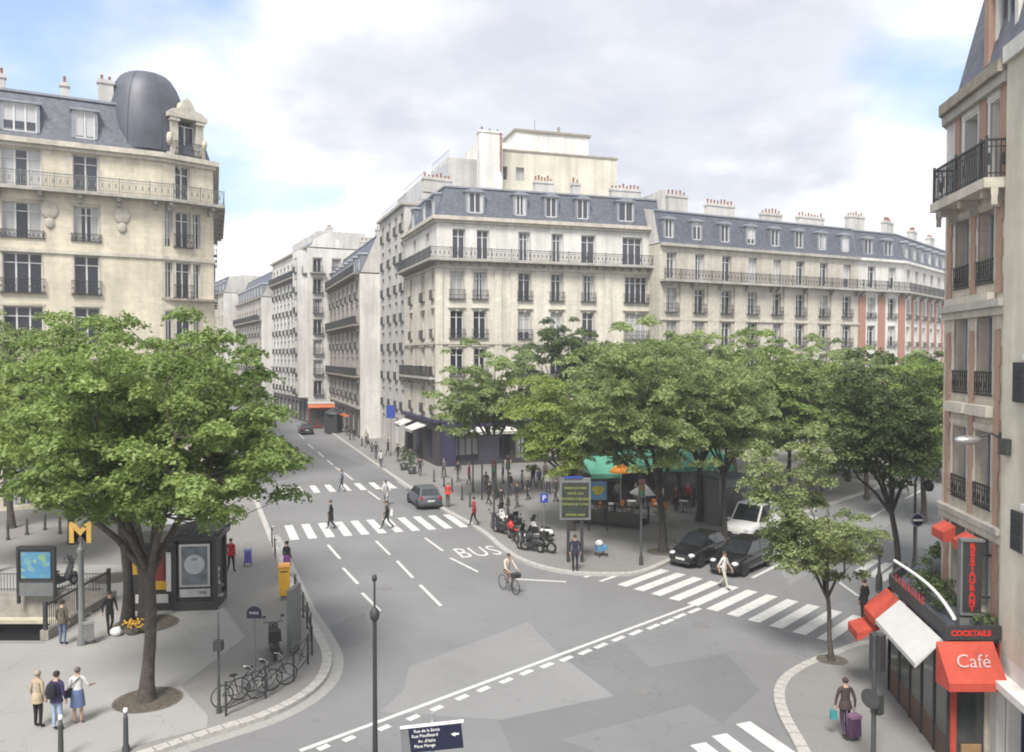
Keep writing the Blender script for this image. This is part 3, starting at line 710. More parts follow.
vs = [(a_, -0.25, b_) for a_, b_ in pr] + [(a_, 0.9, b_) for a_, b_ in pr]; n = len(pr)
mb.add(vs, [tuple(range(n))[::-1], tuple(range(n, 2 * n))] + [(k, (k + 1) % n, n + (k + 1) % n, n + k) for k in range(n)])
sd_ = mb.build('stone_dormer', TRIM, A.root, (0, 0, 0), base, an)
fr, pa, pbm = window_meshes(1.35, 2.3, 'plain', FRAME, TRIM); place(fr, 'window', sd_, (0, 0.25, 25.2)); place(pa, 'pane', sd_, (0, 0.25, 25.2))
place(rail_mesh(1.9, 0.95, 0.3), 'railing', sd_, (0, 0.1, 25.2))
for x, pots, ln in ((110, 2, 1.0), (68, 1, .5), (0, 2, 0.8), (-60, 4, 2)):
    u = A.u_at(0, x); p = A.pt(0, u, -1.9, 0); A.chimney((p.x + A.org[0], p.y + A.org[1]), 27.5, 30.2 if x == 110 else 29.6, ln, 0.5, A.ang(0), pots)

# ---- B: the big corner building in the centre
B0 = Vector((-7.03, 75.0)); dB = Vector((0.952, 0.306)).normalized(); B1 = B0 + VP1 * 13.5; Bend = B0 + dB * 24.1
B = Building('central_corner_building', 'large cream stone corner building with long iron balcony and dark blue shopfront', [B0, Bend, Bend + VP1 * 13.5, B1])
rowsB = [(4.9, 2.5), (8.6, 2.6), (12.15, 2.65), (15.85, 2.65)]
cf = [(B.u_at(0, x), 1.25) for x in (457, 480, 524.5, 556.5, 588)] + [(B.u_at(0, 636), 2.5)]
wf = [(u, w_, z, h) for u, w_ in cf for z, h in rowsB]
c5 = [(B.u_at(0, x), 1.2) for x in (459, 483, 524, 557)] + [(B.u_at(0, 588), 1.5), (B.u_at(0, 632), 2.2)]
w5 = [(u, w_, 19.7, 2.75) for u, w_ in c5]
shop = [(B.u_at(0, x), 2.6, 0.5, 2.9) for x in (466, 497, 528, 560, 592, 625)]
B.facade(0, 4.4, 19.4, wf); B.facade(0, 19.4, 23.4, w5, mi=1); B.facade(0, 0, 4.4, shop, mi=2)
L3 = B.edge(3)[4]
cs = [(B.u_at(3, x), w_) for x, w_ in ((411.5, .95), (423, 1.3), (433, .8))]
wsd = [(u, w_, z, h) for u, w_ in cs for z, h in rowsB]; ws5 = [(u, 1.1, 19.7, 2.7) for u in (B.u_at(3, 415), B.u_at(3, 428))]
B.facade(3, 4.4, 19.4, wsd); B.facade(3, 19.4, 23.4, ws5, mi=1); B.facade(3, 0, 4.4, [(2.5, 2.6, .5, 2.9), (6.5, 2.6, .5, 2.9), (10.5, 2.6, .5, 2.9)], mi=2)
NAVY = mat('paint_navy', (0.035, 0.032, 0.075), 0.5)
for q in wf: B.window(0, *q, 'lintel', FRAME, TRIM, (0.9, 0.22) if q[2] > 8 or q[1] < 2 else (0.9, .2))
for q in w5: B.window(0, *q, 'frame', FRAME, PLAST_W, pb=True)
for q in wsd: B.window(3, *q, 'lintel', FRAME, TRIM, (0.9, 0.22))
for q in ws5: B.window(3, *q, 'frame', FRAME, PLAST_W, pb=True)
for i, l in ((0, shop), (3, [(2.5, 2.6, .5, 2.9), (6.5, 2.6, .5, 2.9), (10.5, 2.6, .5, 2.9)])):
    for q in l: B.window(i, *q, 'plain', NAVY, TRIM)
B.finish([STONE_B, PLAST_W, mat('shopfront_dark', (0.05, 0.045, 0.05), 0.6)], 0, 23.4, plain=(1, 2))
B.band('cornice', [0.5, 0, 0, .5], 23.25, 23.6, TRIM); B.band('cornice_moulding', [0.25, 0, 0, .25], 23.0, 23.248, TRIM)
B.band('string_course', [0.18, 0, 0, .18], 11.6, 11.85, TRIM); B.band('string_course', [0.2, 0, 0, .2], 8.05, 8.3, TRIM); B.band('string_course', [0.14, 0, 0, .14], 18.75, 18.95, TRIM)
B.band('shopfront_cornice', [0.5, 0, 0, .5], 4.2, 4.5, NAVY)
B.balcony([0.9, 0, 0, .9], 19.6, brackets=0.95, m=TRIM_G)
B.balcony([0, 0, 0, .7], 8.5, brackets=2.2, m=TRIM_G)
B.mansard(23.6, 3.0, [1.15, 0, 0, 1.15], 2.2, 0.6)
for x, w_ in ((476, 1.5), (521, 1.1), (552, 1.1), (583.5, 1.15), (626.5, 1.6)): B.dormer(0, B.u_at(0, x), w_, 24.1, 1.95)
for x in (411, 422, 431): B.dormer(3, B.u_at(3, x), 0.9, 24.1, 1.8)
# pilasters and quoins
def boxes_at(name, bld, specs, dims, m, prnt=None):
    for i, u, o_, z in specs:
        mb = MB(); mb.box((0, 0, 0), dims); mb.build(name, m, prnt or bld.root, (0, 0, 0), bld.pt(i, u, o_, z), bld.ang(i))
boxes_at('pilaster', B, [(0, B.u_at(0, x), .02, 11.9) for x in (439, 498, 514, 607, 652.5)], (.7, .22, 13.6), STONE_B)
for x, y, ln, pots, top in ((448, 4.6, 3.0, 7, 28.0), (557, 4.0, 2.0, 6, 28.3), (588, 3.4, 0.9, 2, 28.2), (640, 3.6, 3.4, 8, 28.0)):
    p = B.pt(0, B.u_at(0, x), -y, 0); B.chimney((p.x + B.org[0], p.y + B.org[1]), 26.6, top, ln, 0.6, B.ang(0) + (0 if x != 448 else 0.2), pots)
p = B.pt(0, 23.7, -2.4, 0); mb = MB(); mb.box((p.x, p.y, 25.3), (0.45, 4.6, 4.4), B.ang(0)); mb.build('party_wall', PLAST_G, B.root)
# awnings over the shopfront
AWN = mat('awning_white', (0.62, 0.61, 0.58), 0.8)
def awning(bld, i, u, w_, z, drop, out_, m, name='awning', parent=None, strip=None):
    mb = MB(); vs = [(-w_ / 2, 0, 0), (w_ / 2, 0, 0), (w_ / 2, -out_, -drop), (-w_ / 2, -out_, -drop), (-w_ / 2, -out_, -drop - .25), (w_ / 2, -out_, -drop - .25)]
    mb.add(vs, [(3, 2, 1, 0), (4, 5, 2, 3)]); mb.add([(a_, b_, c_ - .03) for a_, b_, c_ in vs], [(0, 1, 2, 3), (3, 2, 5, 4)])
    mb.face([vs[0], vs[3], (-w_ / 2, -out_, -drop - .03), (-w_ / 2, 0, -drop * .3)]) ; mb.face([vs[1], vs[2], (w_ / 2, -out_, -drop - .03), (w_ / 2, 0, -drop * .3)])
    return mb.build(name, m, bld.root, (0, 0, 0), bld.pt(i, u, 0.04, z), bld.ang(i))
awning(B, 0, B.u_at(0, 466), 3.2, 3.9, .5, 1.3, AWN); awning(B, 0, B.u_at(0, 500), 2.6, 3.9, .5, 1.3, AWN)
awning(B, 3, B.u_at(3, 424), 3.4, 3.9, .6, 1.6, AWN); awning(B, 3, 2.6, 3.2, 3.9, .6, 1.4, AWN)
mb = MB(); p = B.pt(0, 1.0, .3, 2.1); mb.box(p, (1.3, 0.62, 4.2), B.ang(0)); p = B.pt(0, 6.5, .25, 3.95); mb.box(p, (11.5, 0.35, 0.5), B.ang(0)); mb.build('shop_fascia', NAVY, B.root)

# ---- G: tall set-back block rising behind B
g0 = AT(493, 90).xy; dB2 = dB
Gb = Building('tall_rear_block', 'tall plain cream block with stepped top floors rising behind the central corner building', [g0, g0 + dB * 15.2, g0 + dB * 15.2 + VP1 * 12, g0 + VP1 * 12])
wg = [(u, 1.0, 30.3, 1.5) for u in (1.2, 3.2)]
Gb.facade(0, 0, 33.6, wg)
for q in wg: Gb.window(0, *q, 'plain', FRAME_G)
Gb.finish([PLAST_C], 0, 33.6, plain=(1, 2, 3)); Gb.band('coping', [.1, .1, .1, .1], 33.55, 33.75, LEDGE)
mb = MB(); q0 = Gb.pt(0, 0.6, -2.2, 0); 
poly = [Gb.pt(0, u, o_, 0).xy for u, o_ in ((3.2, -1.5), (12.2, -1.5), (12.2, -8), (3.2, -8))]
mb.prism(poly, 33.6, 36.3); st = mb.build('set_back_storey', PLAST_W, Gb.root)
mb = MB(); poly = [Gb.pt(0, u, o_, 0).xy for u, o_ in ((3.0, -1.3), (12.5, -1.3), (12.5, -8.2), (3.0, -8.2))]; mb.prism(poly, 36.302, 36.55, bottom=True)
p = Gb.pt(0, 6, -3, 0); mb.tube([(p.x, p.y, 36.5), (p.x, p.y, 38.2)], [.05, .05], 6); p = Gb.pt(0, 9, -3, 0); mb.tube([(p.x, p.y, 36.5), (p.x, p.y, 37.6)], [.16, .16], 8)
mb.build('coping', LEDGE, st)
mb = MB(); poly = [Gb.pt(0, u, o_, 0).xy for u, o_ in ((-1.2, -2), (3.15, -2), (3.15, -8), (-1.2, -8))]; mb.prism(poly, 30, 34.9); mb.build('stair_tower', PLAST_W, Gb.root)
p = Gb.pt(0, -0.6, 0.8, 0); Gb.chimney((p.x + Gb.org[0], p.y + Gb.org[1]), 26, 35.2, 2.7, 1.0, Gb.ang(0), 3, PLAST_W, ZINC_D)
mb = MB(); mb.box((p.x + 1.2, p.y - .2, 33.0), (0.12, 0.5, 4.2), Gb.ang(0)); mb.build('rust_streak_panel', mat('rusty_render', (0.33, 0.2, 0.14), 0.9, var=0.3), Gb.root)

# ---- F: the taller grey wing further along the left street
F0 = B1 + Vector((0.004, 0.01)); F1 = F0 + VP1 * 14.2; inn = Vector((0.9375, 0.348))
Fb = Building('terraced_street_building', 'pale grey apartment building with stepped roof terraces beside the central corner building', [F1, F0, F0 + inn * 16, F1 + inn * 16])
rowsF = [(0.6, 2.8), (4.4, 2.3), (7.7, 2.3), (11.0, 2.3), (14.3, 2.3), (17.6, 2.3), (20.9, 2.2), (24.2, 2.0)]
wF = [(Fb.u_at(0, x), 1.2, z, h) for x in (383.5, 390, 396.5, 402.5) for z, h in rowsF]
Fb.facade(0, 0, 27.2, wF)
for q in wF: Fb.window(0, *q, 'frame', FRAME_G, PLAST_G, (0.95, 0.22) if q[2] > 4 else None)
Fb.finish([PLAST_G], 0, 27.2, plain=(1, 2, 3))
Fb.band('cornice', [.4, .2, 0, 0], 27.0, 27.3, TRIM_G)
mb = MB()
for k, (a_, zt) in enumerate(((2.0, 30.0), (5.0, 32.6))):
    poly = [Fb.pt(0, u, o_, 0).xy for u, o_ in ((1.5 + k * 5, -a_), (14.1, -a_), (14.1, -15), (1.5 + k * 5, -15))]; mb.prism(poly, 27.2 + k * 2.8 - .01 * k, zt)
st = mb.build('roof_terrace_storey', PLAST_G, Fb.root)
mb = MB()
for k, (a_, zt) in enumerate(((2.0, 30.0), (5.0, 32.6))):
    for u in np.linspace(3 + k * 5, 13, 4):
        p = Fb.pt(0, u, -a_ + .03, zt - 1.3); mb.box(p, (1.3, 0.06, 1.5), Fb.ang(0))
mb.build('terrace_window', PANE_A, st)
mb = MB()
for k, (o_, zt) in enumerate(((-0.2, 27.3), (-2.4, 30.0), (-5.2, 32.6))):
    a_ = Fb.pt(0, 0.3 + k * 3, o_, zt + .9); b_ = Fb.pt(0, 14, o_, zt + .9); mb.tube([a_, b_], [.03] * 2, 5)
    for u in np.arange(0.3 + k * 3, 14, 0.8): p = Fb.pt(0, u, o_, zt); mb.tube([p, p + Vector((0, 0, .9))], [.02] * 2, 4)
mb.build('terrace_railing', IRON_G, Fb.root)

# ---- street row, farther up the left street
def street_building(name, label, p_near, dr, length, ze, rows, ncol, m, mans=3.5, inset=1.2, depth=14, balc=(), trim=TRIM_G, gable=PLAST_W, ww=1.2, sh=mat('shop_dark', (0.08, 0.07, 0.07), 0.6), group='pale facades of the left street', dorm=True, rl=True, gw=()):
    p_far = p_near + dr * length; inn_ = Vector((dr.y, -dr.x))
    b_ = Building(name, label, [p_far, p_near, p_near + inn_ * depth, p_far + inn_ * depth], group=group)
    us = [length * (k + .5) / ncol for k in range(ncol)]
    wn = [(u, ww, z, h) for u in us for z, h in rows]
    b_.facade(0, 3.9, ze, wn); b_.facade(0, 0, 3.9, [(u, min(2.6, length / ncol * .75), 0.3, 2.9) for u in us], mi=1)
    for q in wn: b_.window(0, *q, 'frame', FRAME, trim, (0.95, 0.3) if rl else None)
    for u in us: b_.window(0, u, min(2.6, length / ncol * .75), .3, 2.9, 'plain', FRAME_G, trim)
    gwn = [(u, 1.3, z, h) for u in gw for z, h in rows]; b_.facade(1, 0, ze, gwn, mi=2)
    for q in gwn: b_.window(1, *q, 'frame', FRAME, trim, (0.95, 0.4))
    b_.finish([m, sh, gable], 0, ze, plain=(2, 3))
    b_.band('cornice', [.45, 0, 0, 0], ze - .15, ze + .15, LEDGE); b_.band('string_course', [.2, 0, 0, 0], 3.8, 4.1, trim)
    for z in balc: b_.balcony([.8, 0, 0, 0], z, brackets=2.0)
    if mans:
        b_.mansard(ze + .15, mans, [inset, 0, 0, 0], 3, .5)
        if dorm:
            for u in us[::1]: b_.dormer(0, u, 1.0, ze + .6, min(1.9, mans - 1))
    return b_
rE = [(z, 2.3) for z in (4.7, 8.0, 11.3, 14.6, 17.6)]
E0 = Vector((-19.0, 100.0))
E = street_building('balcony_street_building', 'grey stone street building with dark iron balconies and a blank white gable under slate', E0, VP1, 27.8, 20.8, rE, 7, STONE_G, mans=4.6, inset=2.2, balc=(8.0, 14.5, 20.9), depth=10)
for k in range(2): p = E.pt(0, 8 + 12 * k, -5, 0); E.chimney((p.x + E.org[0], p.y + E.org[1]), 25, 27.6, 3, .6, E.ang(0) + 1.57, 5)
d2 = Vector((-0.458, 0.889)).normalized()
rD = [(4.4 + 3.2 * k, 2.2) for k in range(7)]
D0 = Vector((-31.9, 125.0))
D2 = street_building('tall_bay_street_building', 'tall white apartment building of eight storeys with a pediment beyond the mansard gable', D0, d2, 28, 27.4, rD, 9, PLAST_W, mans=1.6, inset=2.5, balc=(23.5,), depth=12, dorm=False, gw=(1.6, 4.6, 7.6))
mb = MB(); p0 = D2.pt(0, 22, 0.0, 0); 
mb.box(D2.pt(0, 25.4, 0.55, 15.5), (4.6, 1.3, 23.0), D2.ang(0)); mb.build('bay', PLAST_W, D2.root)
mb = MB(); poly = [D2.pt(0, u, o_, 0).xy for u, o_ in ((6, -2.4), (25.8, -2.4), (25.8, -10), (6, -10))]; mb.prism(poly, 27.5, 30.5); c_ = D2.pt(1, 3.2, -.1, 0); mb.build('set_back_storey', PLAST_G, D2.root)
for u in (1.6, 4.6, 7.6): mb = MB(); mb.box((0, -.4, 0), (2.4, .8, .14)); mb.build('balcony', TRIM_G, D2.root, (0, 0, 0), D2.pt(1, u, 0, 23.5), D2.ang(1))
mb = MB(); mb.add([(-2.4, -.1, 0), (2.4, -.1, 0), (2.4, .4, 0), (-2.4, .4, 0), (-1.9, -.1, 1.3), (1.9, -.1, 1.3), (1.9, .4, 1.3), (-1.9, .4, 1.3), (0, -.1, 2.3), (0, .4, 2.3)], [(0, 1, 5, 8, 4), (3, 7, 9, 6, 2), (0, 4, 7, 3), (1, 2, 6, 5), (4, 8, 9, 7), (5, 6, 9, 8)]); mb.build('pediment', PLAST_W, D2.root, (0, 0, 0), D2.pt(1, 3.1, 0, 27.55), D2.ang(1))
for z, h in rD: D2.window(0, 25.4, 1.6, z, h, 'frame', FRAME, TRIM_G, (0.95, .3)).location = D2.pt(0, 25.4, 1.03, z)
for k in range(3): p = D2.pt(0, 4 + 9 * k, -5, 0); D2.chimney((p.x + D2.org[0], p.y + D2.org[1]), 28, 31.6, 2, .7, D2.ang(0), 4)
H0 = Vector((-46.9, 150.0))
H1 = street_building('grey_mansard_street_building', 'grey street building with slate mansard and blank white gable wall, beyond the eight storey one', H0, d2, 31, 21.5, [(4.4 + 3.2 * k, 2.2) for k in range(5)], 9, STONE_G, mans=5, inset=2.6, depth=12, balc=(17.3,))
H2 = street_building('distant_street_building', 'light stone street building far up the left street, beyond the grey mansard', Vector((-64, 178)), Vector((-0.5, 0.866)), 40, 24.5, [(4.4 + 3.2 * k, 2.2) for k in range(6)], 10, STONE_C, mans=3.5, depth=16, rl=False)
e0 = Vector((-118, 222)); H3 = Building('end_of_street_building', 'pale building closing the far end of the left street', [e0, e0 + Vector((45, 6)), e0 + Vector((44, 22)), e0 + Vector((0, 16))])
wn = [(2 + 3.3 * k, 1.2, 4.4 + 3.2 * j, 2.2) for k in range(13) for j in range(6)]
H3.facade(0, 0, 24, wn)
for q in wn: H3.window(0, *q, 'frame', FRAME, TRIM_G)
H3.finish([PLAST_G], 0, 24, plain=(1, 2, 3)); H3.band('cornice', [.4, .4, .4, .4], 23.8, 24.1, LEDGE); H3.mansard(24.1, 3, [1.2] * 4, 3, .5)
# opposite side of the left street, beyond the domed corner building
H4 = Building('left_side_street_building', 'pale street building glimpsed behind the domed corner building', [far + VP1 * 60 + Vector((-14, -5)), far + Vector((-14, -5)), far + VP1 * 0.1, far + VP1 * 60])
wn = [(3 + 4 * k, 1.2, 4.4 + 3.2 * j, 2.2) for k in range(14) for j in range(5)]
H4.facade(2, 0, 20.5, wn)
for q in wn: H4.window(2, *q, 'frame', FRAME, TRIM_G)
H4.finish([PLAST_G], 0, 20.5, plain=(0, 1, 3)); H4.mansard(20.5, 3, [0, 0, 1.2, 0], 3, .5)

# ---- C1, C2: the long row right of the centre
C0 = Vector((14.75, 80.0)); dC2 = Vector((0.8986, 0.4388))
def row_building(name, label, p0, length, cols, cold, stone, balc_ds, m5=None):
    p1 = p0 + dC2 * length; nrm = Vector((-dC2.y, dC2.x)); b_ = Building(name, label, [p0, p1, p1 + nrm * 12, p0 + nrm * 12], group='cream row with slate mansard')
    rows = [(1.0, 2.6), (5.0, 2.5), (8.3, 2.4), (11.6, 2.4), (14.9, 2.4)]
    wn = [(b_.u_at(0, x), 1.25, z, h) for x in cols for z, h in rows]; w5_ = [(b_.u_at(0, x), 1.2, 18.3, 2.6) for x in cols]
    b_.facade(0, 0, 18.0, wn); b_.facade(0, 18.0, 21.7, w5_)
    for q in wn: b_.window(0, *q, 'frame', FRAME, TRIM, (0.9, .3))
    for q in w5_: b_.window(0, *q, 'frame', FRAME, TRIM, pb=True)
    b_.finish([stone], 0, 21.7, plain=(1, 2, 3)); b_.band('cornice', [.4, 0, 0, 0], 21.5, 21.8, TRIM_G)
    b_.band('string_course', [.15, 0, 0, 0], 14.1, 14.35, TRIM)
    b_.balcony([.9, 0, 0, 0], 18.15, brackets=3.4, m=TRIM_G)
    b_.mansard(21.8, 3.4, [1.1, 0, 0, 0], 2.5, .6)
    for x in cold: b_.dormer(0, b_.u_at(0, x), 1.05, 22.4, 1.85)
    boxes_at('pilaster', b_, [(0, (b_.u_at(0, a_) + b_.u_at(0, c_)) / 2, .03, 9.4) for a_, c_ in zip(cols, cols[1:])], (1.5, .2, 17.0), TRIM)
    return b_
L1 = 15.0
C1 = row_building('row_apartment_building', 'cream stone row building adjoining the central corner building, four dormers in its slate roof', C0, L1, (671, 699, 726, 752), (670, 698, 726, 752), STONE_C, None)
L2 = 12.9
C2 = row_building('row_apartment_building', 'cream stone row building between its twin and the red and white brick building', C0 + dC2 * (L1 + .01), L2, (776, 799.5, 823, 846), (776, 800, 823, 846), STONE_C, None)
for b_, l in ((C1, ((696, 3.0, 1.9, 5), (740, 4.4, 1.4, 8))), (C2, ((792, 3.4, 1.0, 6), (832, 4.6, 1.1, 8)))):
    for x, ln, hh, pots in l: p = b_.pt(0, b_.u_at(0, x), -3.4, 0); b_.chimney((p.x + b_.org[0], p.y + b_.org[1]), 24.8, 25.5 + hh, ln * .85, .6, b_.ang(0), pots)
# ---- D: red brick and white stone corner
q0 = C0 + dC2 * (L1 + L2 + .02); q1 = q0 + dC2 * 7.6; q2 = q1 + VP2 * 30
D = Building('brick_corner_building', 'white corner building with red brick pilasters and slate mansard at the end of the row', [q0, q1, q2, q2 + Vector((-10, 14)), q0 + Vector((-4, 12))])
rows = [(1.0, 2.6), (5.0, 2.4), (8.3, 2.4), (11.6, 2.4), (14.9, 2.4)]
wn = [(D.u_at(0, x), 1.25, z, h) for x in (870.5, 891) for z, h in rows + [(18.4, 2.5)]]; D.facade(0, 0, 21.7, wn)
wn2 = [(1.8 + 3.2 * k, 1.2, z, h) for k in range(9) for z, h in rows + [(18.4, 2.5)]]; D.facade(1, 0, 21.7, wn2)
for i, l in ((0, wn), (1, wn2)):
    for q in l: D.window(i, *q, 'frame', FRAME, PLAST_W, (0.6, .2) if q[2] < 18 else None)
D.finish([PLAST_W], 0, 21.7, plain=(2, 3, 4))
for i, us in ((0, [D.u_at(0, x) for x in (861, 880.5, 900.5)]), (1, [0.2 + 3.2 * k for k in range(1, 9)])):
    boxes_at('brick_pilaster', D, [(i, u, .03, 9.3) for u in us], (1.1 if i == 0 else .7, .2, 16.6), BRICK)
D.band('cornice', [.4, .4, 0, 0, 0], 21.5, 21.8, PLAST_W); D.balcony([.9, .9, 0, 0, 0], 18.15, brackets=3, m=TRIM_G)
D.mansard(21.8, 3.3, [1.1, 1.1, 1, 1, 0], 2.5, .5)
for x in (869, 889): D.dormer(0, D.u_at(0, x), 1.2, 22.3, 1.8)
for k in range(9): D.dormer(1, 1.8 + 3.2 * k, 1.1, 22.3, 1.8)
for i, u, ln, pots in ((0, 3, 2.6, 6), (1, 4, 2.6, 5), (1, 14, 2, 4), (1, 22, 2, 4)): p = D.pt(i, u, -3.2, 0); D.chimney((p.x + D.org[0], p.y + D.org[1]), 24.8, 27.2, ln, .7, D.ang(i), pots)

# ---- K: brick-and-stone café building on the right
dK = Vector((-0.146, -0.989)).normalized(); K0 = Vector((12.95, 24.0)); K1 = K0 + dK * 4.13; Kb = K0 + VP2 * 16
K = Building('cafe_building', 'tan stone and brick building above the red café, iron balcony and slate mansard', [K0, K1, K1 + Vector((12, -2)), Kb])
cK = [(K.u_at(0, 960.5), .95), (K.u_at(0, 984), .95)]
rK = [(3.9, 2.3), (6.35, 2.15), (9.35, 2.15), (12.25, 2.0)]
rK = [(3.7, 2.0), (6.45, 2.05), (9.45, 2.15), (12.4, 1.95)]
wn = [(u, w_, z, h) for u, w_ in cK for z, h in rK]; w5_ = [(K.u_at(0, 968), .85, 15.05, 2.05), (K.u_at(0, 994), .85, 15.05, 2.05)]
K.facade(0, 3.3, 14.8, wn); K.facade(0, 14.8, 17.7, w5_, mi=1); K.facade(0, 0, 3.3, [(2.2, 3.2, .3, 2.5)], mi=2)
for q in wn: o_ = K.window(0, *q, 'frame', FRAME_G, TRIM, None)
for o_, q in zip([o for o in K.root.children if o.name.startswith('window')], wn):
    if q[2] > 5: place(rail_mesh(q[1] + .04, .62, .03), 'railing', o_)
for q in w5_: K.window(0, *q, 'frame', FRAME_G, PLAST_W, pb=True)
K.window(0, 2.2, 3.2, .3, 2.5, 'plain', FRAME_G)
ks = [(2 + 3.2 * k, 1.1, z, h) for k in range(5) for z, h in rK + [(15.0, 2.0)]]; L3 = K.edge(3)[4]
K.facade(3, 3.3, 17.7, ks); K.facade(3, 0, 3.3, [(3 + 5 * k, 3.4, .3, 2.5) for k in range(3)], mi=2)
for q in ks: K.window(3, *q, 'frame', FRAME_G, TRIM, (0.75, .12))
K.finish([STONE_K, PLAST_W, mat('cafe_dark', (0.05, 0.045, 0.04), .6)], 0, 17.7, plain=(1, 2))
mb = MB()   # brick strips toothed between the stone
BR2 = mat('brick_tan_red', (0.36, 0.22, 0.165), .85, kind='brick', col2=(0.33, .19, .14))
for x in (949, 972.5, 998.5):
    u = K.u_at(0, x); mb = MB()
    for k in range(24):
        z = 3.6 + k * .46; wd = .34 if k % 2 else .24
        if 11.3 < z < 12.0:
            if mb.v: mb.build('brick_strip', BR2, K.root); mb = MB()
            continue
        mb.box(K.pt(0, u, 0.012, z), (wd, .07, .46), K.ang(0))
    mb.build('brick_strip', BR2, K.root)
for x, wd in ((956, .32), (981, .42), (1002, .4)):
    boxes_at('brick_panel', K, [(0, K.u_at(0, x), .015, 16.2)], (wd, .08, 2.5), BR2)
K.band('cornice', [.34, 0, 0, .12], 17.55, 17.85, LEDGE); K.band('cornice_moulding', [.2, 0, 0, .08], 17.3, 17.548, TRIM_G)
K.band('string_course', [.25, 0, 0, .1], 11.75, 11.95, TRIM_G); K.band('string_course', [.12, 0, 0, .06], 11.55, 11.748, TRIM)
K.band('string_course', [.22, 0, 0, .1], 6.0, 6.15, TRIM_G); K.band('string_course', [.12, 0, 0, .06], 5.75, 5.998, TRIM)
sl_ = MB(); A0, A1 = K.pt(0, 0.1, 0, 0), K.pt(0, 4.1, 0, 0)
n_ = K.edge(0)[3]
import copy as _copy
KB = _copy.copy(K); o3 = Vector((K.org[0], K.org[1])); KB.pts = [K.pt(0, .45).xy + o3, K.pt(0, 4.08).xy + o3, K.pt(0, 4.08, -.05).xy + o3, K.pt(0, .45, -.05).xy + o3]; KB.n = 4
sb = KB.balcony([.6, .001, 0, .001], 14.95, brackets=1.35, thick=.25, step=.11, h=.95, m=TRIM)
# planters and shelf under each lower window
for q in wn:
    if q[2] > 6.5: mb = MB(); mb.box((0, 0, 0), (1.3, .2, .28)); mb.build('window_apron', TRIM, K.root, (0, 0, 0), K.pt(0, q[0], .12, q[2] - .4), K.ang(0))
K.mansard(17.85, 3.6, [1.0, 0, 0, 1.0], 2, .6)
K.dormer(0, K.u_at(0, 984), .95, 18.3, 2.1, inset=.42, arch=False, fm=FRAME_G, cheek=PLAST_W)
mb = MB(); p = K.pt(0, K.u_at(0, 984) - .8, -.42, 19.35); mb.box(p, (.3, .3, 1.9), K.ang(0)); mb.build('brick_dormer_pier', BR2, K.root)
# ---- L: white building nearest on the right
L0 = K1 + Vector((-0.13, 0.0)); L1_ = L0 + dK * 9
Lb = Building('white_side_building', 'white rendered building with dark shutters at the right edge beside the café building', [L0, L1_, L1_ + Vector((10, 0)), L0 + Vector((10, -.02))])
wn = [(1.75 + 2.4 * k, 1.0, z, .95) for k in range(3) for z in (5.85, 9.4, 12.5, 15.0)]
Lb.facade(0, 3.1, 17.9, wn); Lb.facade(0, 0, 3.1, [(2.2 + 4.2 * k, 3.2, .35, 1.95) for k in range(2)], mi=1)
for q in wn: Lb.window(0, *q, 'frame', FRAME_G, PLAST_W, shutters=mat('shutter_dark', (0.03, .032, .04), .6) if q[2] < 12 else None)
for k in range(2): Lb.window(0, 2.2 + 4.2 * k, 3.2, .35, 1.95, 'plain', NAVY)
Lb.finish([PLAST_C, PLAST_W], 0, 17.9, plain=(1, 2, 3))
Lb.band('cornice', [.12, 0, 0, .0], 17.7, 18.1, PLAST_W); Lb.band('shop_cornice', [.42, 0, 0, .0], 2.48, 2.66, PLAST_W); Lb.band('shopfront_pier', [.22, 0, 0, .0], 0, .34, PLAST_W)
boxes_at('shop_pilaster', Lb, [(0, u, .12, 1.4) for u in (.26, 4.3)], (.42, .2, 2.12), PLAST_W)
Lb.mansard(18.1, 3.6, [1.0, 0, 0, 0], 2, .6)
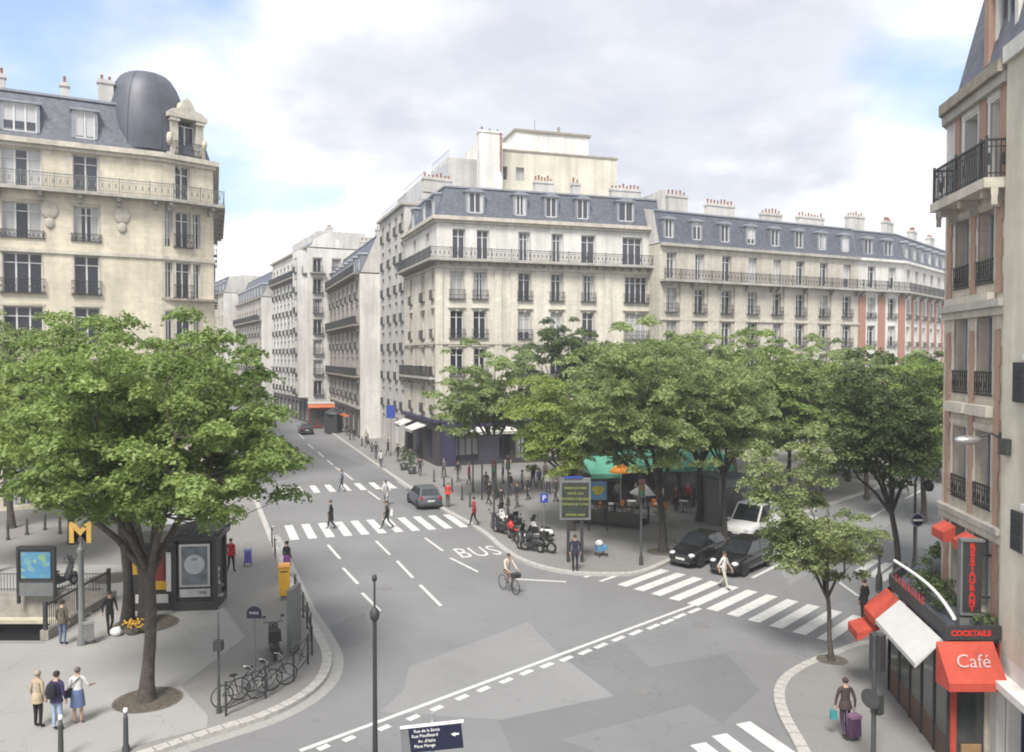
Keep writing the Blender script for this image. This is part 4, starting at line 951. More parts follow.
# quoin strip where the two buildings meet
# ---------------------------------------------------------------- trees
leafmat('leaves_fresh', (0.078, 0.13, 0.03), (0.28, 0.37, 0.12), 0.4)
leafmat('leaves_bright', (0.12, 0.17, 0.032), (0.33, 0.40, 0.12), 0.4)
leafmat('leaves_grey', (0.115, 0.165, 0.058), (0.32, 0.39, 0.165), 0.42)
leafmat('leaves_pale', (0.12, 0.16, 0.06), (0.33, 0.385, 0.18), 0.42)
leafmat('leaves_dark', (0.04, 0.07, 0.026), (0.13, 0.18, 0.065), 0.3)
def crown_mesh(name, clumps, m, leaf, nleaf, rng, flat=0.42, droop=0.25):
    """many small folded leaf faces gathered in flattened sprays"""
    P = []; Nn = []; T = []
    for (c, r, tone) in clumps:
        n = int(nleaf * (r ** 1.6)); th = rng.uniform(0, 2 * np.pi, n); rr = r * np.sqrt(rng.uniform(0, 1, n)) * (1 + 0.25 * np.sin(th * 3 + tone * 20))
        x = rr * np.cos(th); y = rr * np.sin(th); q = rr / r
        z = flat * r * (1 - q ** 2) * rng.uniform(-0.55, 1, n) - droop * r * q ** 2 + rng.normal(0, 0.05, n)
        P.append(np.stack([c[0] + x, c[1] + y, c[2] + z], 1))
        nv = np.stack([x / r * 0.7, y / r * 0.7, np.full(n, 0.9)], 1) + rng.normal(0, 0.5, (n, 3)); Nn.append(nv / np.linalg.norm(nv, axis=1)[:, None])
        T.append(np.clip(tone + rng.normal(0, 0.16, n), 0, 1))
    P = np.concatenate(P); Nn = np.concatenate(Nn); T = np.concatenate(T); n = len(P)
    a = rng.normal(0, 1, (n, 3)); u = np.cross(Nn, a); u /= np.linalg.norm(u, axis=1)[:, None] + 1e-9; v = np.cross(Nn, u)
    s = leaf * rng.uniform(0.6, 1.3, n)[:, None]
    V = np.empty((n, 4, 3)); V[:, 0] = P - u * s; V[:, 1] = P - v * s * .62 + Nn * s * .15; V[:, 2] = P + u * s; V[:, 3] = P + v * s * .62 + Nn * s * .15
    me = bpy.data.meshes.new(name); me.vertices.add(n * 4); me.vertices.foreach_set('co', V.reshape(-1)); me.loops.add(n * 4); me.loops.foreach_set('vertex_index', np.arange(n * 4))
    me.polygons.add(n); me.polygons.foreach_set('loop_start', np.arange(n) * 4); me.polygons.foreach_set('loop_total', np.full(n, 4)); me.update()
    at = me.attributes.new('tone', 'FLOAT', 'POINT'); at.data.foreach_set('value', np.repeat(T, 4).astype(np.float32)); me.materials.append(m)
    return me
def tree(name, label, base, R_, zb, zt, seed, lm='leaves_fresh', nclump=70, leaf=0.13, nleaf=170, tr=0.17, lean=(0, 0), fork=None, bark=BARK, group=None, off=(0, 0), gaps=0.0, lobes=0.22, cr=(0.55, 1.0), shapef=0.62, trunk2=None, extra=()):
    """zb..zt crown bottom and top; off = crown centre relative to trunk base"""
    rng = np.random.default_rng(seed); rd = random.Random(seed); nclump = int(nclump * 1.45); R_ *= 1.08 if seed > 20 and seed != 35 else 1.0; nleaf = int(nleaf * 2.3); leaf *= .69
    t_ = thing(name, label, 'tree', (base[0], base[1], SW if len(base) < 3 else base[2]), 0, group); z0 = t_.location.z; zb -= z0; zt -= z0
    H = zt - zb; zc = zb + H * 0.40; ph = [rd.uniform(0, 6.28) for _ in range(6)]
    clumps = []; tries = 0
    def wob(th, el): return 1 + lobes * (math.sin(th * 2 + ph[0]) * .5 + math.sin(th * 3 + ph[1] + el * 2) * .5 + math.sin(th * 5 + ph[2] - el * 3) * .35 + .4 * math.sin(el * 4 + ph[3]))
    while len(clumps) < nclump and tries < nclump * 40:
        tries += 1
        th = rd.uniform(0, 2 * math.pi); sz = rd.uniform(-1, 1); el = math.asin(sz); rr = rd.random() ** 0.38
        k = wob(th, el) * rr; ce = math.cos(el) ** shapef
        x = math.cos(th) * ce * R_ * k; y = math.sin(th) * ce * R_ * k; z = zc + (sz * k) * ((zt - zc) if sz > 0 else (zc - zb))
        r = rd.uniform(*cr) * (0.75 + 0.35 * (1 - rr))
        if any((x - c[0][0] + off[0]) ** 2 + (y - c[0][1] + off[1]) ** 2 + ((z - c[0][2]) * 1.8) ** 2 < (0.36 * (r + c[1])) ** 2 for c in clumps): continue
        if gaps and rd.random() < gaps * (1 if rr > .7 else .3): continue
        clumps.append(((x + off[0], y + off[1], z), r, min(1, max(0, rd.gauss(0.5, 0.2)))))
    for e_ in extra: clumps.append(e_)
    place(crown_mesh('crown', clumps, MATS[lm], leaf, nleaf, rng), 'crown', t_)
    # trunk with limbs
    mb = MB(); fz = fork or zb * 0.75
    trunks = [((0, 0), tr)] + ([trunk2] if trunk2 else [])
    tops = []
    for (bx, by), tr_ in trunks:
        pts = []; n = 7; tx, ty = off[0] * .35 + lean[0], off[1] * .35 + lean[1]
        for i in range(n + 1):
            s_ = i / n; pts.append(Vector((bx * (1 - s_ * .3) + tx * s_ ** 1.4 + .05 * math.sin(s_ * 5 + seed), by * (1 - s_ * .3) + ty * s_ ** 1.4 + .04 * math.cos(s_ * 4 + seed), fz * s_)))
        mb.tube(pts, [tr_ * (1.5 if i == 0 else 1.12 if i == 1 else 1 - .035 * i) for i in range(n + 1)], 10); tops.append((pts[-1], tr_))
    nl = 7; limbs = []
    for k in range(nl):
        p0, tr_ = tops[k % len(tops)]
        a_ = 2 * math.pi * k / nl + rd.uniform(-.3, .3); rr = R_ * rd.uniform(.45, .7) if k else 0.1 * R_; zz = zb + H * rd.uniform(.35, .7) if k else zb + H * .8
        e_ = Vector((off[0] + math.cos(a_) * rr, off[1] + math.sin(a_) * rr, zz)); m_ = p0.lerp(e_, .5) + Vector((math.cos(a_) * rr * .12, math.sin(a_) * rr * .12, -H * .03))
        pts = [p0 - Vector((0, 0, .15)), p0.lerp(m_, .5) + Vector((0, 0, .1)), m_, m_.lerp(e_, .55) + Vector((rd.uniform(-.2, .2), rd.uniform(-.2, .2), .1)), e_]
        r0 = tr_ * .62; mb.tube(pts, [r0, r0 * .8, r0 * .6, r0 * .4, r0 * .2], 7); limbs.append(pts)
    for c, r, _ in clumps[::2]:
        c = Vector(c); best = min((q for l in limbs for q in l[1:]), key=lambda q: (q - c).length + max(0, q.z - c.z) * 2)
        m_ = best.lerp(c, .5) + Vector((0, 0, -.12 * (c - best).length)); mb.tube([best, m_, c - Vector((0, 0, .1))], [tr * .16, tr * .1, tr * .04], 4, cap=False)
    mb.build('trunk', bark, t_)
    return t_
def bed(base, r, name='tree_pit', m=SOIL):
    mb = MB(); n = 22; vs = [(r * math.cos(6.283 * k / n) * 1.05, r * math.sin(6.283 * k / n), 0.0) for k in range(n)]; mb.face([(x, y, .012) for x, y, z in vs]); mb.ring((0, 0, .0), (0, 0, 1), r, .018, 26, 5, mi=1)
    o = mb.build(name, [m, IRONR], None, (0, 0, 0), (base[0], base[1], SW)); return tag(o, kind='structure')
p = G(148, 700, SW); tree('shade_tree', 'biggest leafy tree on the left pavement, fresh green tiers spreading over the kiosk', p, 4.55, 5.4, 11.7, 11, 'leaves_fresh', 190, .105, 330, .19, off=(.25, .2), cr=(.45, .85), fork=3.9, lobes=.12, shapef=.8); bed(p, .95)
p = G(146, 624, SW); tree('shade_tree', 'dark twin-trunked tree behind the biggest tree, beside the kiosk', p, 4.8, 6.3, 11.9, 12, 'leaves_fresh', 120, .12, 260, .24, off=(-1.5, .5), bark=BARK2, trunk2=((-.75, .1), .2), cr=(.55, 1.0), shapef=.55); bed(p, 1.15); bed(G(113, 578, SW), 1.0)
p = AT(-12, 38, SW); tree('shade_tree', 'bright yellow green tree cut by the left edge of the view', p, 3.0, 5.2, 10.6, 13, 'leaves_bright', 70, .14, 220, .18)
p = AT(8, 48, SW); tree('shade_tree', 'grey green tree rising at the left edge in front of the domed building', p, 3.6, 5.5, 13.6, 14, 'leaves_grey', 90, .15, 190, .2)
p = AT(70, 44, SW); tree('shade_tree', 'mid green tree standing behind the biggest tree before the domed building', p, 4.2, 4.2, 11.4, 15, 'leaves_grey', 80, .15, 190, .2)
# centre group
p = G(495, 497, SW); tree('street_tree', 'grey green tree in front of the dark blue shopfront, leftmost of the square', p, 3.7, 4.6, 11.4, 21, 'leaves_grey', 95, .15, 190, .17, off=(-.4, 0), lobes=.2)
p = G(573, 530, SW); tree('street_tree', 'low bright yellow green tree above the information panel', p, 3.1, 3.9, 9.6, 22, 'leaves_bright', 85, .13, 200, .15, off=(-.6, 0), lobes=.25)
p = AT(565, 66, SW); tree('street_tree', 'dark green tree showing between the bright low tree and the tallest one', p, 3.6, 5.5, 13.9, 23, 'leaves_dark', 90, .16, 180, .2)
p = G(664, 552, SW); tree('street_tree', 'tallest grey green tree of the square, trunk beside the parked black hatchback', p, 4.2, 4.4, 12.2, 24, 'leaves_grey', 150, .13, 230, .21, off=(-.8, .4), lobes=.24, bark=BARK2); bed(p, .9)
p = AT(700, 50, SW); tree('street_tree', 'full grey green tree just right of the tallest one above the green awnings', p, 3.8, 4.8, 12.3, 25, 'leaves_grey', 110, .14, 210, .18, off=(.3, .6), bark=BARK2)
p = AT(725, 45, SW); tree('street_tree', 'open forked tree with dark underside between the awnings and the white van', p, 2.8, 4.9, 10.2, 26, 'leaves_grey', 60, .13, 190, .14, bark=BARK2)
p = AT(765, 58, SW); tree('street_tree', 'yellowish green tree behind the small kerbside tree', p, 3.7, 4.2, 12.2, 27, 'leaves_fresh', 100, .15, 190, .19)
p = AT(735, 72, SW); tree('street_tree', 'tree with top just reaching the windows of the cream row', p, 4.0, 5.0, 12.8, 28, 'leaves_grey', 90, .17, 170, .2)
p = AT(822, 74, SW); tree('street_tree', 'pale grey green tree standing before the seam of the row and the brick corner', p, 4.0, 4.6, 12.6, 29, 'leaves_grey', 90, .17, 170, .2)
p = AT(812, 56, SW); tree('street_tree', 'dark leafy tree between the pale one and the small kerbside tree', p, 3.0, 4.0, 10.2, 30, 'leaves_fresh', 80, .15, 180, .17)
p = G(898, 574, SW); tree('street_tree', 'dark green tree on the right pavement near the café, reaching over the street', p, 2.6, 4.1, 10.5, 31, 'leaves_dark', 95, .12, 230, .15, off=(-.5, .9), lobes=.22, bark=BARK2)
p = AT(925, 50, SW); tree('street_tree', 'dense tree half hidden behind the corner of the café building', p, 3.4, 4.2, 11.0, 32, 'leaves_fresh', 80, .15, 190, .18)
p = AT(868, 58, SW); tree('street_tree', 'full green tree behind the dark one on the far side of the right street', p, 3.3, 3.8, 10.6, 33, 'leaves_grey', 80, .15, 190, .18)
p = AT(905, 80, SW); tree('street_tree', 'distant tree in front of the brick corner building', p, 4.2, 5.0, 11.4, 34, 'leaves_grey', 80, .18, 150, .2)
p = AT(625, 76, SW); tree('street_tree', 'distant tree showing its top against the right end of the central corner building', p, 3.8, 5.0, 12.2, 36, 'leaves_grey', 80, .18, 150, .2)
for px_, Y_, R__, zt_, sd, lm_, lab in ((655, 62, 3.6, 11.6, 41, 'leaves_fresh', 'green tree behind the pavilion café, left of its centre'), (790, 66, 3.6, 11.2, 42, 'leaves_grey', 'tree filling the row behind the white van'), (850, 66, 3.6, 10.8, 43, 'leaves_fresh', 'tree in the far row between the pale tree and the brick corner building'), (705, 64, 3.6, 11.4, 44, 'leaves_grey', 'tree behind the right end of the pavilion café'), (600, 60, 3.2, 10.6, 45, 'leaves_grey', 'tree behind the information panel at the left end of the pavilion café'), (940, 66, 3.6, 11, 46, 'leaves_dark', 'tree on the near side of the right street, seen past the café building corner')):
    tree('street_tree', lab, AT(px_, Y_, SW), R__, 3.6, zt_, sd, lm_, 75, .16, 170, .18, bark=BARK2)
# small kerbside tree in front
p = G(832, 660, SW)
tree('kerbside_tree', 'small light green young tree on the right kerb by the café, sparse uneven crown', p, 1.9, 3.1, 6.5, 35, 'leaves_pale', 62, .085, 400, .085, off=(-.5, .3), lobes=.25, cr=(.36, .58), extra=[((-2.4, .2, 5.7), .6, .7), ((-2.7, .2, 6.1), .55, .8), ((-2.55, .1, 6.6), .5, .7), ((-2.8, .1, 7.0), .4, .7), ((-2.0, .1, 6.7), .4, .6), ((-1.9, .3, 6.2), .5, .6), ((-1.2, .3, 7.3), .45, .6), ((-.4, .3, 8.0), .35, .6), ((-.3, .1, 7.0), .45, .6), ((-1.05, .2, 6.4), .5, .6), ((-.9, .2, 7.0), .45, .7), ((-.6, .1, 7.4), .4, .7), ((-.8, .2, 7.8), .38, .6), ((-.5, .3, 6.7), .5, .5), ((-1.3, .0, 5.8), .5, .6), ((-.2, .2, 6.1), .5, .6)]); bed(p, .5)

# ---------------------------------------------------------------- shared paints
BLACKP = mat('paint_black_gloss', (0.012, 0.012, 0.014), 0.22, var=0.05, spec=.6)
GREYP = mat('paint_grey_metal', (0.13, 0.145, 0.17), 0.3, metal=.5, var=0.05)
WHITEP = mat('paint_white_gloss', (0.7, 0.7, 0.7), 0.3, var=0.03)
REDP = mat('paint_red', (0.45, 0.03, 0.025), 0.35, var=0.05)
YELP = mat('paint_yellow', (0.62, 0.36, 0.03), 0.45, var=0.08)
GLASSC = mat('car_glass', (0.02, 0.024, 0.028), 0.05, spec=.8, var=.02)
RUB = mat('rubber', (0.02, 0.02, 0.02), 0.85)
ALU = mat('aluminium', (0.5, 0.5, 0.5), 0.35, metal=.8, var=.05)
LENSR = mat('tail_lamp_red', (0.35, 0.01, 0.01), 0.2); LENSW = mat('lamp_lens', (0.6, 0.62, 0.65), 0.1, spec=.8)
PLATE = mat('number_plate', (0.6, 0.6, 0.58), .5)
CRED = mat('canvas_red', (0.47, 0.065, 0.04), 0.8, var=0.2, scale=1.5); CGREY = mat('canvas_grey', (0.5, 0.5, 0.49), 0.8, var=.05)
CGREEN = mat('canvas_green', (0.08, 0.27, 0.20), 0.8, var=.1)
POSTM = mat('post_dark', (0.05, 0.055, 0.055), 0.5, var=.15)
BLUES = mat('sign_blue', (0.03, 0.06, 0.32), 0.4, var=.03); NAVYS = mat('sign_navy', (0.012, 0.014, 0.04), 0.4, var=.03)
WHT = mat('sign_white', (0.7, 0.7, 0.7), .5, var=.03); ORNG = mat('canvas_orange', (0.65, 0.22, 0.02), .8); LEAFP = MATS['leaves_fresh']

# ---------------------------------------------------------------- vehicles
def car(name, label, cat, loc, heading, paint, L_=3.9, W_=1.68, H_=1.45, van=False, group=None, z=0.0):
    """heading: direction the bonnet points; local +x forward"""
    root = thing(name, label, cat, (loc[0], loc[1], z), math.atan2(heading[1], heading[0]), group)
    h = L_ / 2; w_ = W_ / 2
    if van: st = [(-h, .30, .95, .90), (-h + .08, .26, 1.02, .97), (-h + .7, .24, 1.02, 1), (0, .22, 1.0, 1), (h - 1.15, .22, 1.0, 1), (h - .5, .24, .93, .97), (h - .12, .26, .78, .9), (h, .32, .6, .8)]
    else: st = [(-h, .33, .78, .86), (-h + .07, .27, .93, .93), (-h + .5, .24, .97, .99), (-.2, .22, .95, 1), (.55, .22, .94, 1), (h - .75, .22, .86, .97), (h - .25, .25, .74, .9), (h - .04, .3, .62, .8), (h, .36, .52, .74)]
    # lower body loft
    mb = MB(); rings = []
    for x, zb, zt, k in st:
        ww = w_ * k; zm = zb + (zt - zb) * .55
        rings.append([(x, -ww * .9, zb), (x, -ww, zb + .12), (x, -ww, zm), (x, -ww * .95, zt - .03), (x, -ww * .82, zt + .01), (x, 0, zt + .035), (x, ww * .82, zt + .01), (x, ww * .95, zt - .03), (x, ww, zm), (x, ww, zb + .12), (x, ww * .9, zb)])
    vs = [p for r in rings for p in r]; n = 11; fs = []
    for i in range(len(rings) - 1):
        for k in range(n): fs.append((i * n + k, (i + 1) * n + k, (i + 1) * n + (k + 1) % n, i * n + (k + 1) % n))
    fs.append(tuple(range(n))[::-1][::-1]); fs.append(tuple(range((len(rings) - 1) * n, len(rings) * n))[::-1])
    mb.add(vs, fs, 0, True)
    body = mb.build('body', [paint], root)
    # cabin
    if van: base_ = [(-h + .1, .97), (h - 1.0, .97)]; top = [(-h + .25, .84), (h - 1.75, .84)]
    else: base_ = [(-h + .12, .90), (h - 1.0, .90)]; top = [(-h + .55, .72), (h - 1.85, .72)]
    zb_ = .93; zt_ = H_
    cb = MB(); cr_ = []
    B4 = [(base_[0][0], -w_ * base_[0][1], zb_), (base_[1][0], -w_ * base_[1][1] * .96, zb_), (base_[1][0], w_ * base_[1][1] * .96, zb_), (base_[0][0], w_ * base_[0][1], zb_)]
    T4 = [(top[0][0], -w_ * top[0][1], zt_ - .05), (top[1][0], -w_ * top[1][1], zt_ - .04), (top[1][0], w_ * top[1][1], zt_ - .04), (top[0][0], w_ * top[0][1], zt_ - .05)]
    mid = (top[0][0] + top[1][0]) / 2
    cb.add(B4 + T4 + [(top[0][0] + .12, 0, zt_), (top[1][0] - .12, 0, zt_), (mid, -w_ * .7, zt_ - .01), (mid, w_ * .7, zt_ - .01), (mid, 0, zt_ + .02)],
           [(0, 1, 5, 4), (1, 2, 6, 5), (2, 3, 7, 6), (3, 0, 4, 7), (4, 5, 9, 8), (7, 8, 9, 6), (4, 8, 7), (5, 6, 9)], 0, False)
    cabin = cb.build('cabin', [paint], root)
    def quad_on(a, b, c, d, m, name, k=.86, off=.006, parent=cabin, kz=.86):
        a, b, c, d = map(Vector, (a, b, c, d)); cc_ = (a + b + c + d) / 4; nn = (b - a).cross(d - a).normalized(); q = MB()
        if nn.dot(cc_ - Vector((mid, 0, zb_))) < 0: nn = -nn
        pts = [cc_ + Vector(((p_ - cc_).x * k, (p_ - cc_).y * k, (p_ - cc_).z * kz)) + nn * off for p_ in (a, b, c, d)]; q.face(pts); q.face([p_ - nn * .004 for p_ in pts][::-1]); return q.build(name, m, parent)
    quad_on(B4[1], B4[2], T4[2], T4[1], GLASSC, 'windscreen', .88); quad_on(B4[3], B4[0], T4[0], T4[3], GLASSC, 'rear_window', .84)
    for s_ in (0, 1):
        b0, b1, t1, t0 = (B4[0], B4[1], T4[1], T4[0]) if s_ == 0 else (B4[3], B4[2], T4[2], T4[3])
        cuts = (0, .48, 1) if not van else (.55, 1)
        for u0, u1 in zip(cuts, cuts[1:]):
            f = lambda p_, q_, u: Vector(p_).lerp(Vector(q_), u)
            quad_on(f(b0, b1, u0), f(b0, b1, u1), f(t0, t1, u1), f(t0, t1, u0), GLASSC, 'side_window', .9)
        sy = -1 if s_ == 0 else 1
        q = MB(); q.ell((h - 1.12, sy * (w_ + .1), .98), (.07, .12, .08), 8, 6); q.build('wing_mirror', paint, root)
        q = MB(); q.ell((h - .2 if not van else h - .12, sy * w_ * .66, .66), (.18, .18, .1), 10, 6); q.build('headlight', LENSW, root)
        q = MB(); q.box((-h + .03, sy * w_ * .76, .82), (.1, .16, .24)); q.build('tail_light', LENSR, root)
        for xx in (h - .72, -h + .66):
            q = MB(); q.ring((xx, sy * (w_ - .09), .29), (0, 1, 0), .215, .085, 18, 8); wo = q.build('wheel', RUB, root)
            wl = MB(); wl.disc((xx, sy * (w_ - .05), .29), (0, 1, 0), .18, .06, 14); [wl.box((xx + .1 * math.cos(a_), sy * (w_ - .02), .29 + .1 * math.sin(a_)), (.05, .03, .05)) for a_ in np.arange(0, 6.28, 1.256)]
            wl.build('rim', ALU, wo)
            ar = MB(); ar.disc((xx, sy * (w_ - .012), .33), (0, 1, 0), .345, .02, 20); ar.build('wheel_arch', RUB, root)
    q = MB(); q.box((h - .02, 0, .42), (.06, w_ * 1.3, .16)); q.build('grille', RUB, root)
    for xx in (h + .015, -h - .012): q = MB(); q.box((xx, 0, .47 if xx > 0 else .62), (.02, .5, .11)); q.build('number_plate', PLATE, root)
    q = MB(); q.box((-h - .0, 0, .36), (.1, w_ * 1.55, .14)); q.box((h - .01, 0, .3), (.08, w_ * 1.35, .1)); q.build('bumper', mat('bumper_dark', (.05, .05, .055), .6), root)
    return root
car('parked_hatchback', 'grey hatchback car waiting by the right kerb just beyond the near zebra crossing', 'car', G(424, 505), VP1, GREYP, 4.0, 1.72, 1.47)
dn = -VP2
pc = G(699, 568); car('parked_hatchback', 'small black hatchback nearest the kerb and the tall tree, facing the zebra crossing', 'car', (pc.x + .25, pc.y + 1.3), dn, BLACKP, 3.5, 1.6, 1.48)
pc = G(744, 577); car('waiting_hatchback', 'black hatchback in the outer lane behind the man in white on the crossing', 'car', (pc.x + .3, pc.y + 1.5), dn, BLACKP, 3.9, 1.7, 1.5)
car('delivery_van', 'white van parked behind the small black hatchback', 'van', (14.2, 46.8), dn, WHITEP, 4.4, 1.85, 1.95, van=True)
car('queueing_car', 'white car half hidden by the kerbside tree, behind the outer black hatchback', 'car', (16.0, 44.2), dn, WHITEP, 3.9, 1.7, 1.45)
car('distant_car', 'dark car far up the left street beside the red shopfront', 'car', (-27.9, 108), VP1, BLACKP, 4.0, 1.7, 1.45)
car('distant_van', 'white van far up the left street beyond the dark car', 'van', (-38, 139), (-.458, .889), WHITEP, 4.8, 1.9, 2.1, van=True)

def bike_wheels(root, xs, r, z, tyre, fat, rimm=ALU, spokes=0):
    for x in xs:
        q = MB(); q.ring((x, 0, z), (0, 1, 0), r - fat, fat, 20, 6); wl = q.build('wheel', tyre, root)
        q = MB(); q.disc((x, 0, z), (0, 1, 0), r * (.5 if not spokes else .07), .05, 12)
        for k in range(spokes): a_ = 6.283 * k / spokes; q.tube([(x, 0, z), (x + math.cos(a_) * (r - fat), 0, z + math.sin(a_) * (r - fat))], [.004] * 2, 3)
        q.build('hub', rimm, wl)
def bicycle(label, loc, rz, frame_m, group=None, basket=False, z=SW, name='bicycle'):
    root = thing(name, label, 'bicycle', (loc[0], loc[1], z), rz, group); bike_wheels(root, (-.52, .52), .34, .34, RUB, .018, ALU, 10)
    q = MB(); seat = (-.18, 0, .86); bb = (-.05, 0, .28); hd = (.36, 0, .78); hd2 = (.38, 0, .66)
    for a_, b_ in (((-.52, 0, .34), bb), ((-.52, 0, .34), (-.15, 0, .75)), (bb, seat), (bb, hd2), ((-.15, 0, .74), hd), (hd, (.52, 0, .34)), (hd, (.33, 0, .95))): q.tube([a_, b_], [.018] * 2, 6)
    q.build('frame', frame_m, root)
    q = MB(); q.tube([(.2, -.27, .98), (.33, -.2, .97), (.35, 0, .95), (.33, .2, .97), (.2, .27, .98)], [.013] * 5, 6); q.build('handlebar', ALU, root)
    q = MB(); q.ell((-.19, 0, .89), (.13, .07, .04), 10, 6); q.build('saddle', RUB, root)
    q = MB(); q.disc(bb, (0, 1, 0), .09, .02, 14); q.box((.05, .1, .2), (.1, .08, .02)); q.box((-.15, -.1, .36), (.1, .08, .02)); q.build('crank', ALU, root)
    if basket: q = MB(); q.box((.55, 0, .86), (.26, .32, .2), taper=1.2); q.build('basket', IRON, root)
    return root
def scooter(label, loc, rz, m, group, z=0.0, box=False, screen=False, name='motor_scooter', big=False):
    root = thing(name, label, 'scooter' if not big else 'motorcycle', (loc[0], loc[1], z), rz, group); wb = .66 if not big else .76; r = .24 if not big else .31
    bike_wheels(root, (-wb, wb), r, r, RUB, .065 if not big else .06)
    q = MB()
    if not big:
        q.ell((-.5, 0, .56), (.48, .17, .2), 12, 8); q.box((0, 0, .33), (.55, .3, .1)); q.add([(.22, -.18, .3), (.22, .18, .3), (.5, .16, .95), (.5, -.16, .95), (.32, -.18, .3), (.32, .18, .3), (.58, .12, .95), (.58, -.12, .95)], [(0, 1, 2, 3), (5, 4, 7, 6), (0, 3, 7, 4), (1, 5, 6, 2), (3, 2, 6, 7), (1, 0, 4, 5)]); q.ell((.64, 0, .5), (.22, .09, .1), 10, 6)
    else:
        q.ell((.1, 0, .78), (.3, .15, .16), 12, 8); q.ell((.5, 0, .82), (.25, .18, .24), 12, 8); q.ell((-.62, 0, .78), (.28, .11, .09), 10, 6); q.ell((.76, 0, .62), (.2, .07, .05), 8, 6)
    q.build('body', m, root)
    q = MB(); q.ell((-.42, 0, .78 if not big else .86), (.38, .14, .07), 12, 6); q.build('seat', RUB, root)
    q = MB(); q.tube([(wb, .08, r), (wb - .18, .08, .9)], [.025] * 2, 6); q.tube([(wb, -.08, r), (wb - .18, -.08, .9)], [.025] * 2, 6); q.build('fork', ALU, root)
    q = MB(); q.tube([(.34, -.34, 1.05), (.42, -.15, 1.02), (.42, .15, 1.02), (.34, .34, 1.05)], [.017] * 4, 6); q.build('handlebar', IRON, root)
    for s_ in (-1, 1): q = MB(); q.tube([(.42, s_ * .2, 1.02), (.44, s_ * .3, 1.2)], [.008] * 2, 4); q.ell((.44, s_ * .31, 1.22), (.02, .07, .05), 8, 5); q.build('mirror', IRON, root)
    q = MB(); q.ell((.6 if not big else .74, 0, .82), (.07, .1, .09), 10, 6); q.build('headlight', LENSW, root)
    q = MB(); q.box((-.15, 0, .38), (.5, .24, .26)); q.tube([(-.2, -.17, .3), (-.85, -.2, .36)], [.05, .07], 8); q.build('engine', mat('engine_dark', (.06, .06, .065), .4, metal=.5), root)
    if screen: q = MB(); q.add([(.56, -.2, .98), (.56, .2, .98), (.42, .18, 1.4), (.42, -.18, 1.4), (.57, -.2, .98), (.57, .2, .98), (.43, .18, 1.4), (.43, -.18, 1.4)], [(0, 1, 2, 3), (7, 6, 5, 4), (0, 3, 7, 4), (1, 5, 6, 2), (3, 2, 6, 7)]); q.build('windscreen', GLASSC, root)
    if box: q = MB(); q.box((-.92, 0, 1.0), (.4, .42, .32), taper=.9); q.build('top_box', RUB, root)
    return root
MG = 'motorcycles parked at the kerb by the square'
for px, py, rz, m, lab, bx, sc_, bg in [(497, 531, 2.0, IRON, 'black scooter, leftmost of the parked motorcycles by the square', False, False, False),
        (513, 541, 1.85, REDP, 'red motorcycle in the middle of the parked motorcycles', False, True, True),
        (524, 545, 2.15, IRON_G, 'grey scooter with windscreen right behind the red motorcycle', True, True, False),
        (538, 552, 2.7, IRON, 'black motorcycle parked nearest the road, in front of the others', False, True, True),
        (540, 540, 2.4, WHITEP, 'white scooter at the back of the parked motorcycles', False, True, False),
        (503, 534, 2.3, IRON, 'dark scooter with top box beside the leftmost parked one', True, False, False),
        (530, 551, 2.5, IRON, 'black scooter tucked against the nearest black motorcycle', True, True, False),
        (519, 537, 2.0, IRON_G, 'dull grey motorcycle behind the red one', False, True, True),
        (506, 526, 2.2, WHITEP, 'pale scooter behind the leftmost black one', False, True, False)]:
    g_ = G(px, py, SW); scooter(lab, (g_.x, g_.y), rz, m, MG, SW, bx, sc_, 'motorcycle' if bg else 'motor_scooter', bg)
g_ = G(274, 655, SW); scooter('dark scooter with top box parked on the left pavement beside the railings', g_, 1.9, IRON, None, SW, True, False)
g_ = G(61, 588, SW); scooter('dark scooter with windscreen parked behind the metro railing next to the map board', g_, 1.2, IRON, None, SW, False, True)
for px, py, m, lab in [(240, 703, IRON, 'bicycle leaning behind the left end of the pedestrian railing'), (256, 695, GREYP, 'grey bicycle behind the middle of the pedestrian railing'), (270, 688, IRON, 'bicycle closest to the street name post behind the railing')]:
    g_ = G(px, py, SW); bicycle(lab, g_, .6 + random.uniform(-.2, .3), m, 'bicycles behind the railing')
for px, py, lab in [(272, 545, 'bicycle parked along the left kerb before the yellow letter box'), (275, 556, 'bicycle parked along the left kerb nearest the yellow letter box')]:
    g_ = G(px, py, SW); bicycle(lab, g_, 1.9, IRON, 'bicycles by the letter box')

# ---------------------------------------------------------------- street furniture
def pole(name, label, cat, loc, h, r=.05, m=POSTM, prof=None, z=SW, group=None):
    root = thing(name, label, cat, (loc[0], loc[1], z), 0, group); q = MB()
    q.lathe(prof or [(r * 2.2, 0), (r * 2.2, .12), (r * 1.5, .2), (r * 1.3, .9), (r, 1.0), (r, h * .6), (r * .85, h), (0, h + .01)], n=10); q.build('pole', m, root); return root
# tall lamp column in the foreground
p = AT(373.5, 16.0, 0); hh = 10.5 - (582 - 356) / 800 * 16
t_ = thing('lamp_column', 'tall slim dark lamp column standing alone in the foreground', 'lamp post', (p.x, p.y, 0)); q = MB()
q.lathe([(.12, 0), (.12, .5), (.08, .7), (.055, 2.5), (.045, 3.6), (.042, hh - .8), (.022, hh - .55), (.02, hh)], n=12); q.build('pole', IRON, t_)
q = MB(); q.lathe([(.045, hh - .82), (.09, hh - .77), (.1, hh - .7), (.09, hh - .62), (.04, hh - .55)], n=12); q.lathe([(.02, hh - .02), (.05, hh), (.05, hh + .1), (0, hh + .14)], n=10); q.build('finial', IRON, t_)
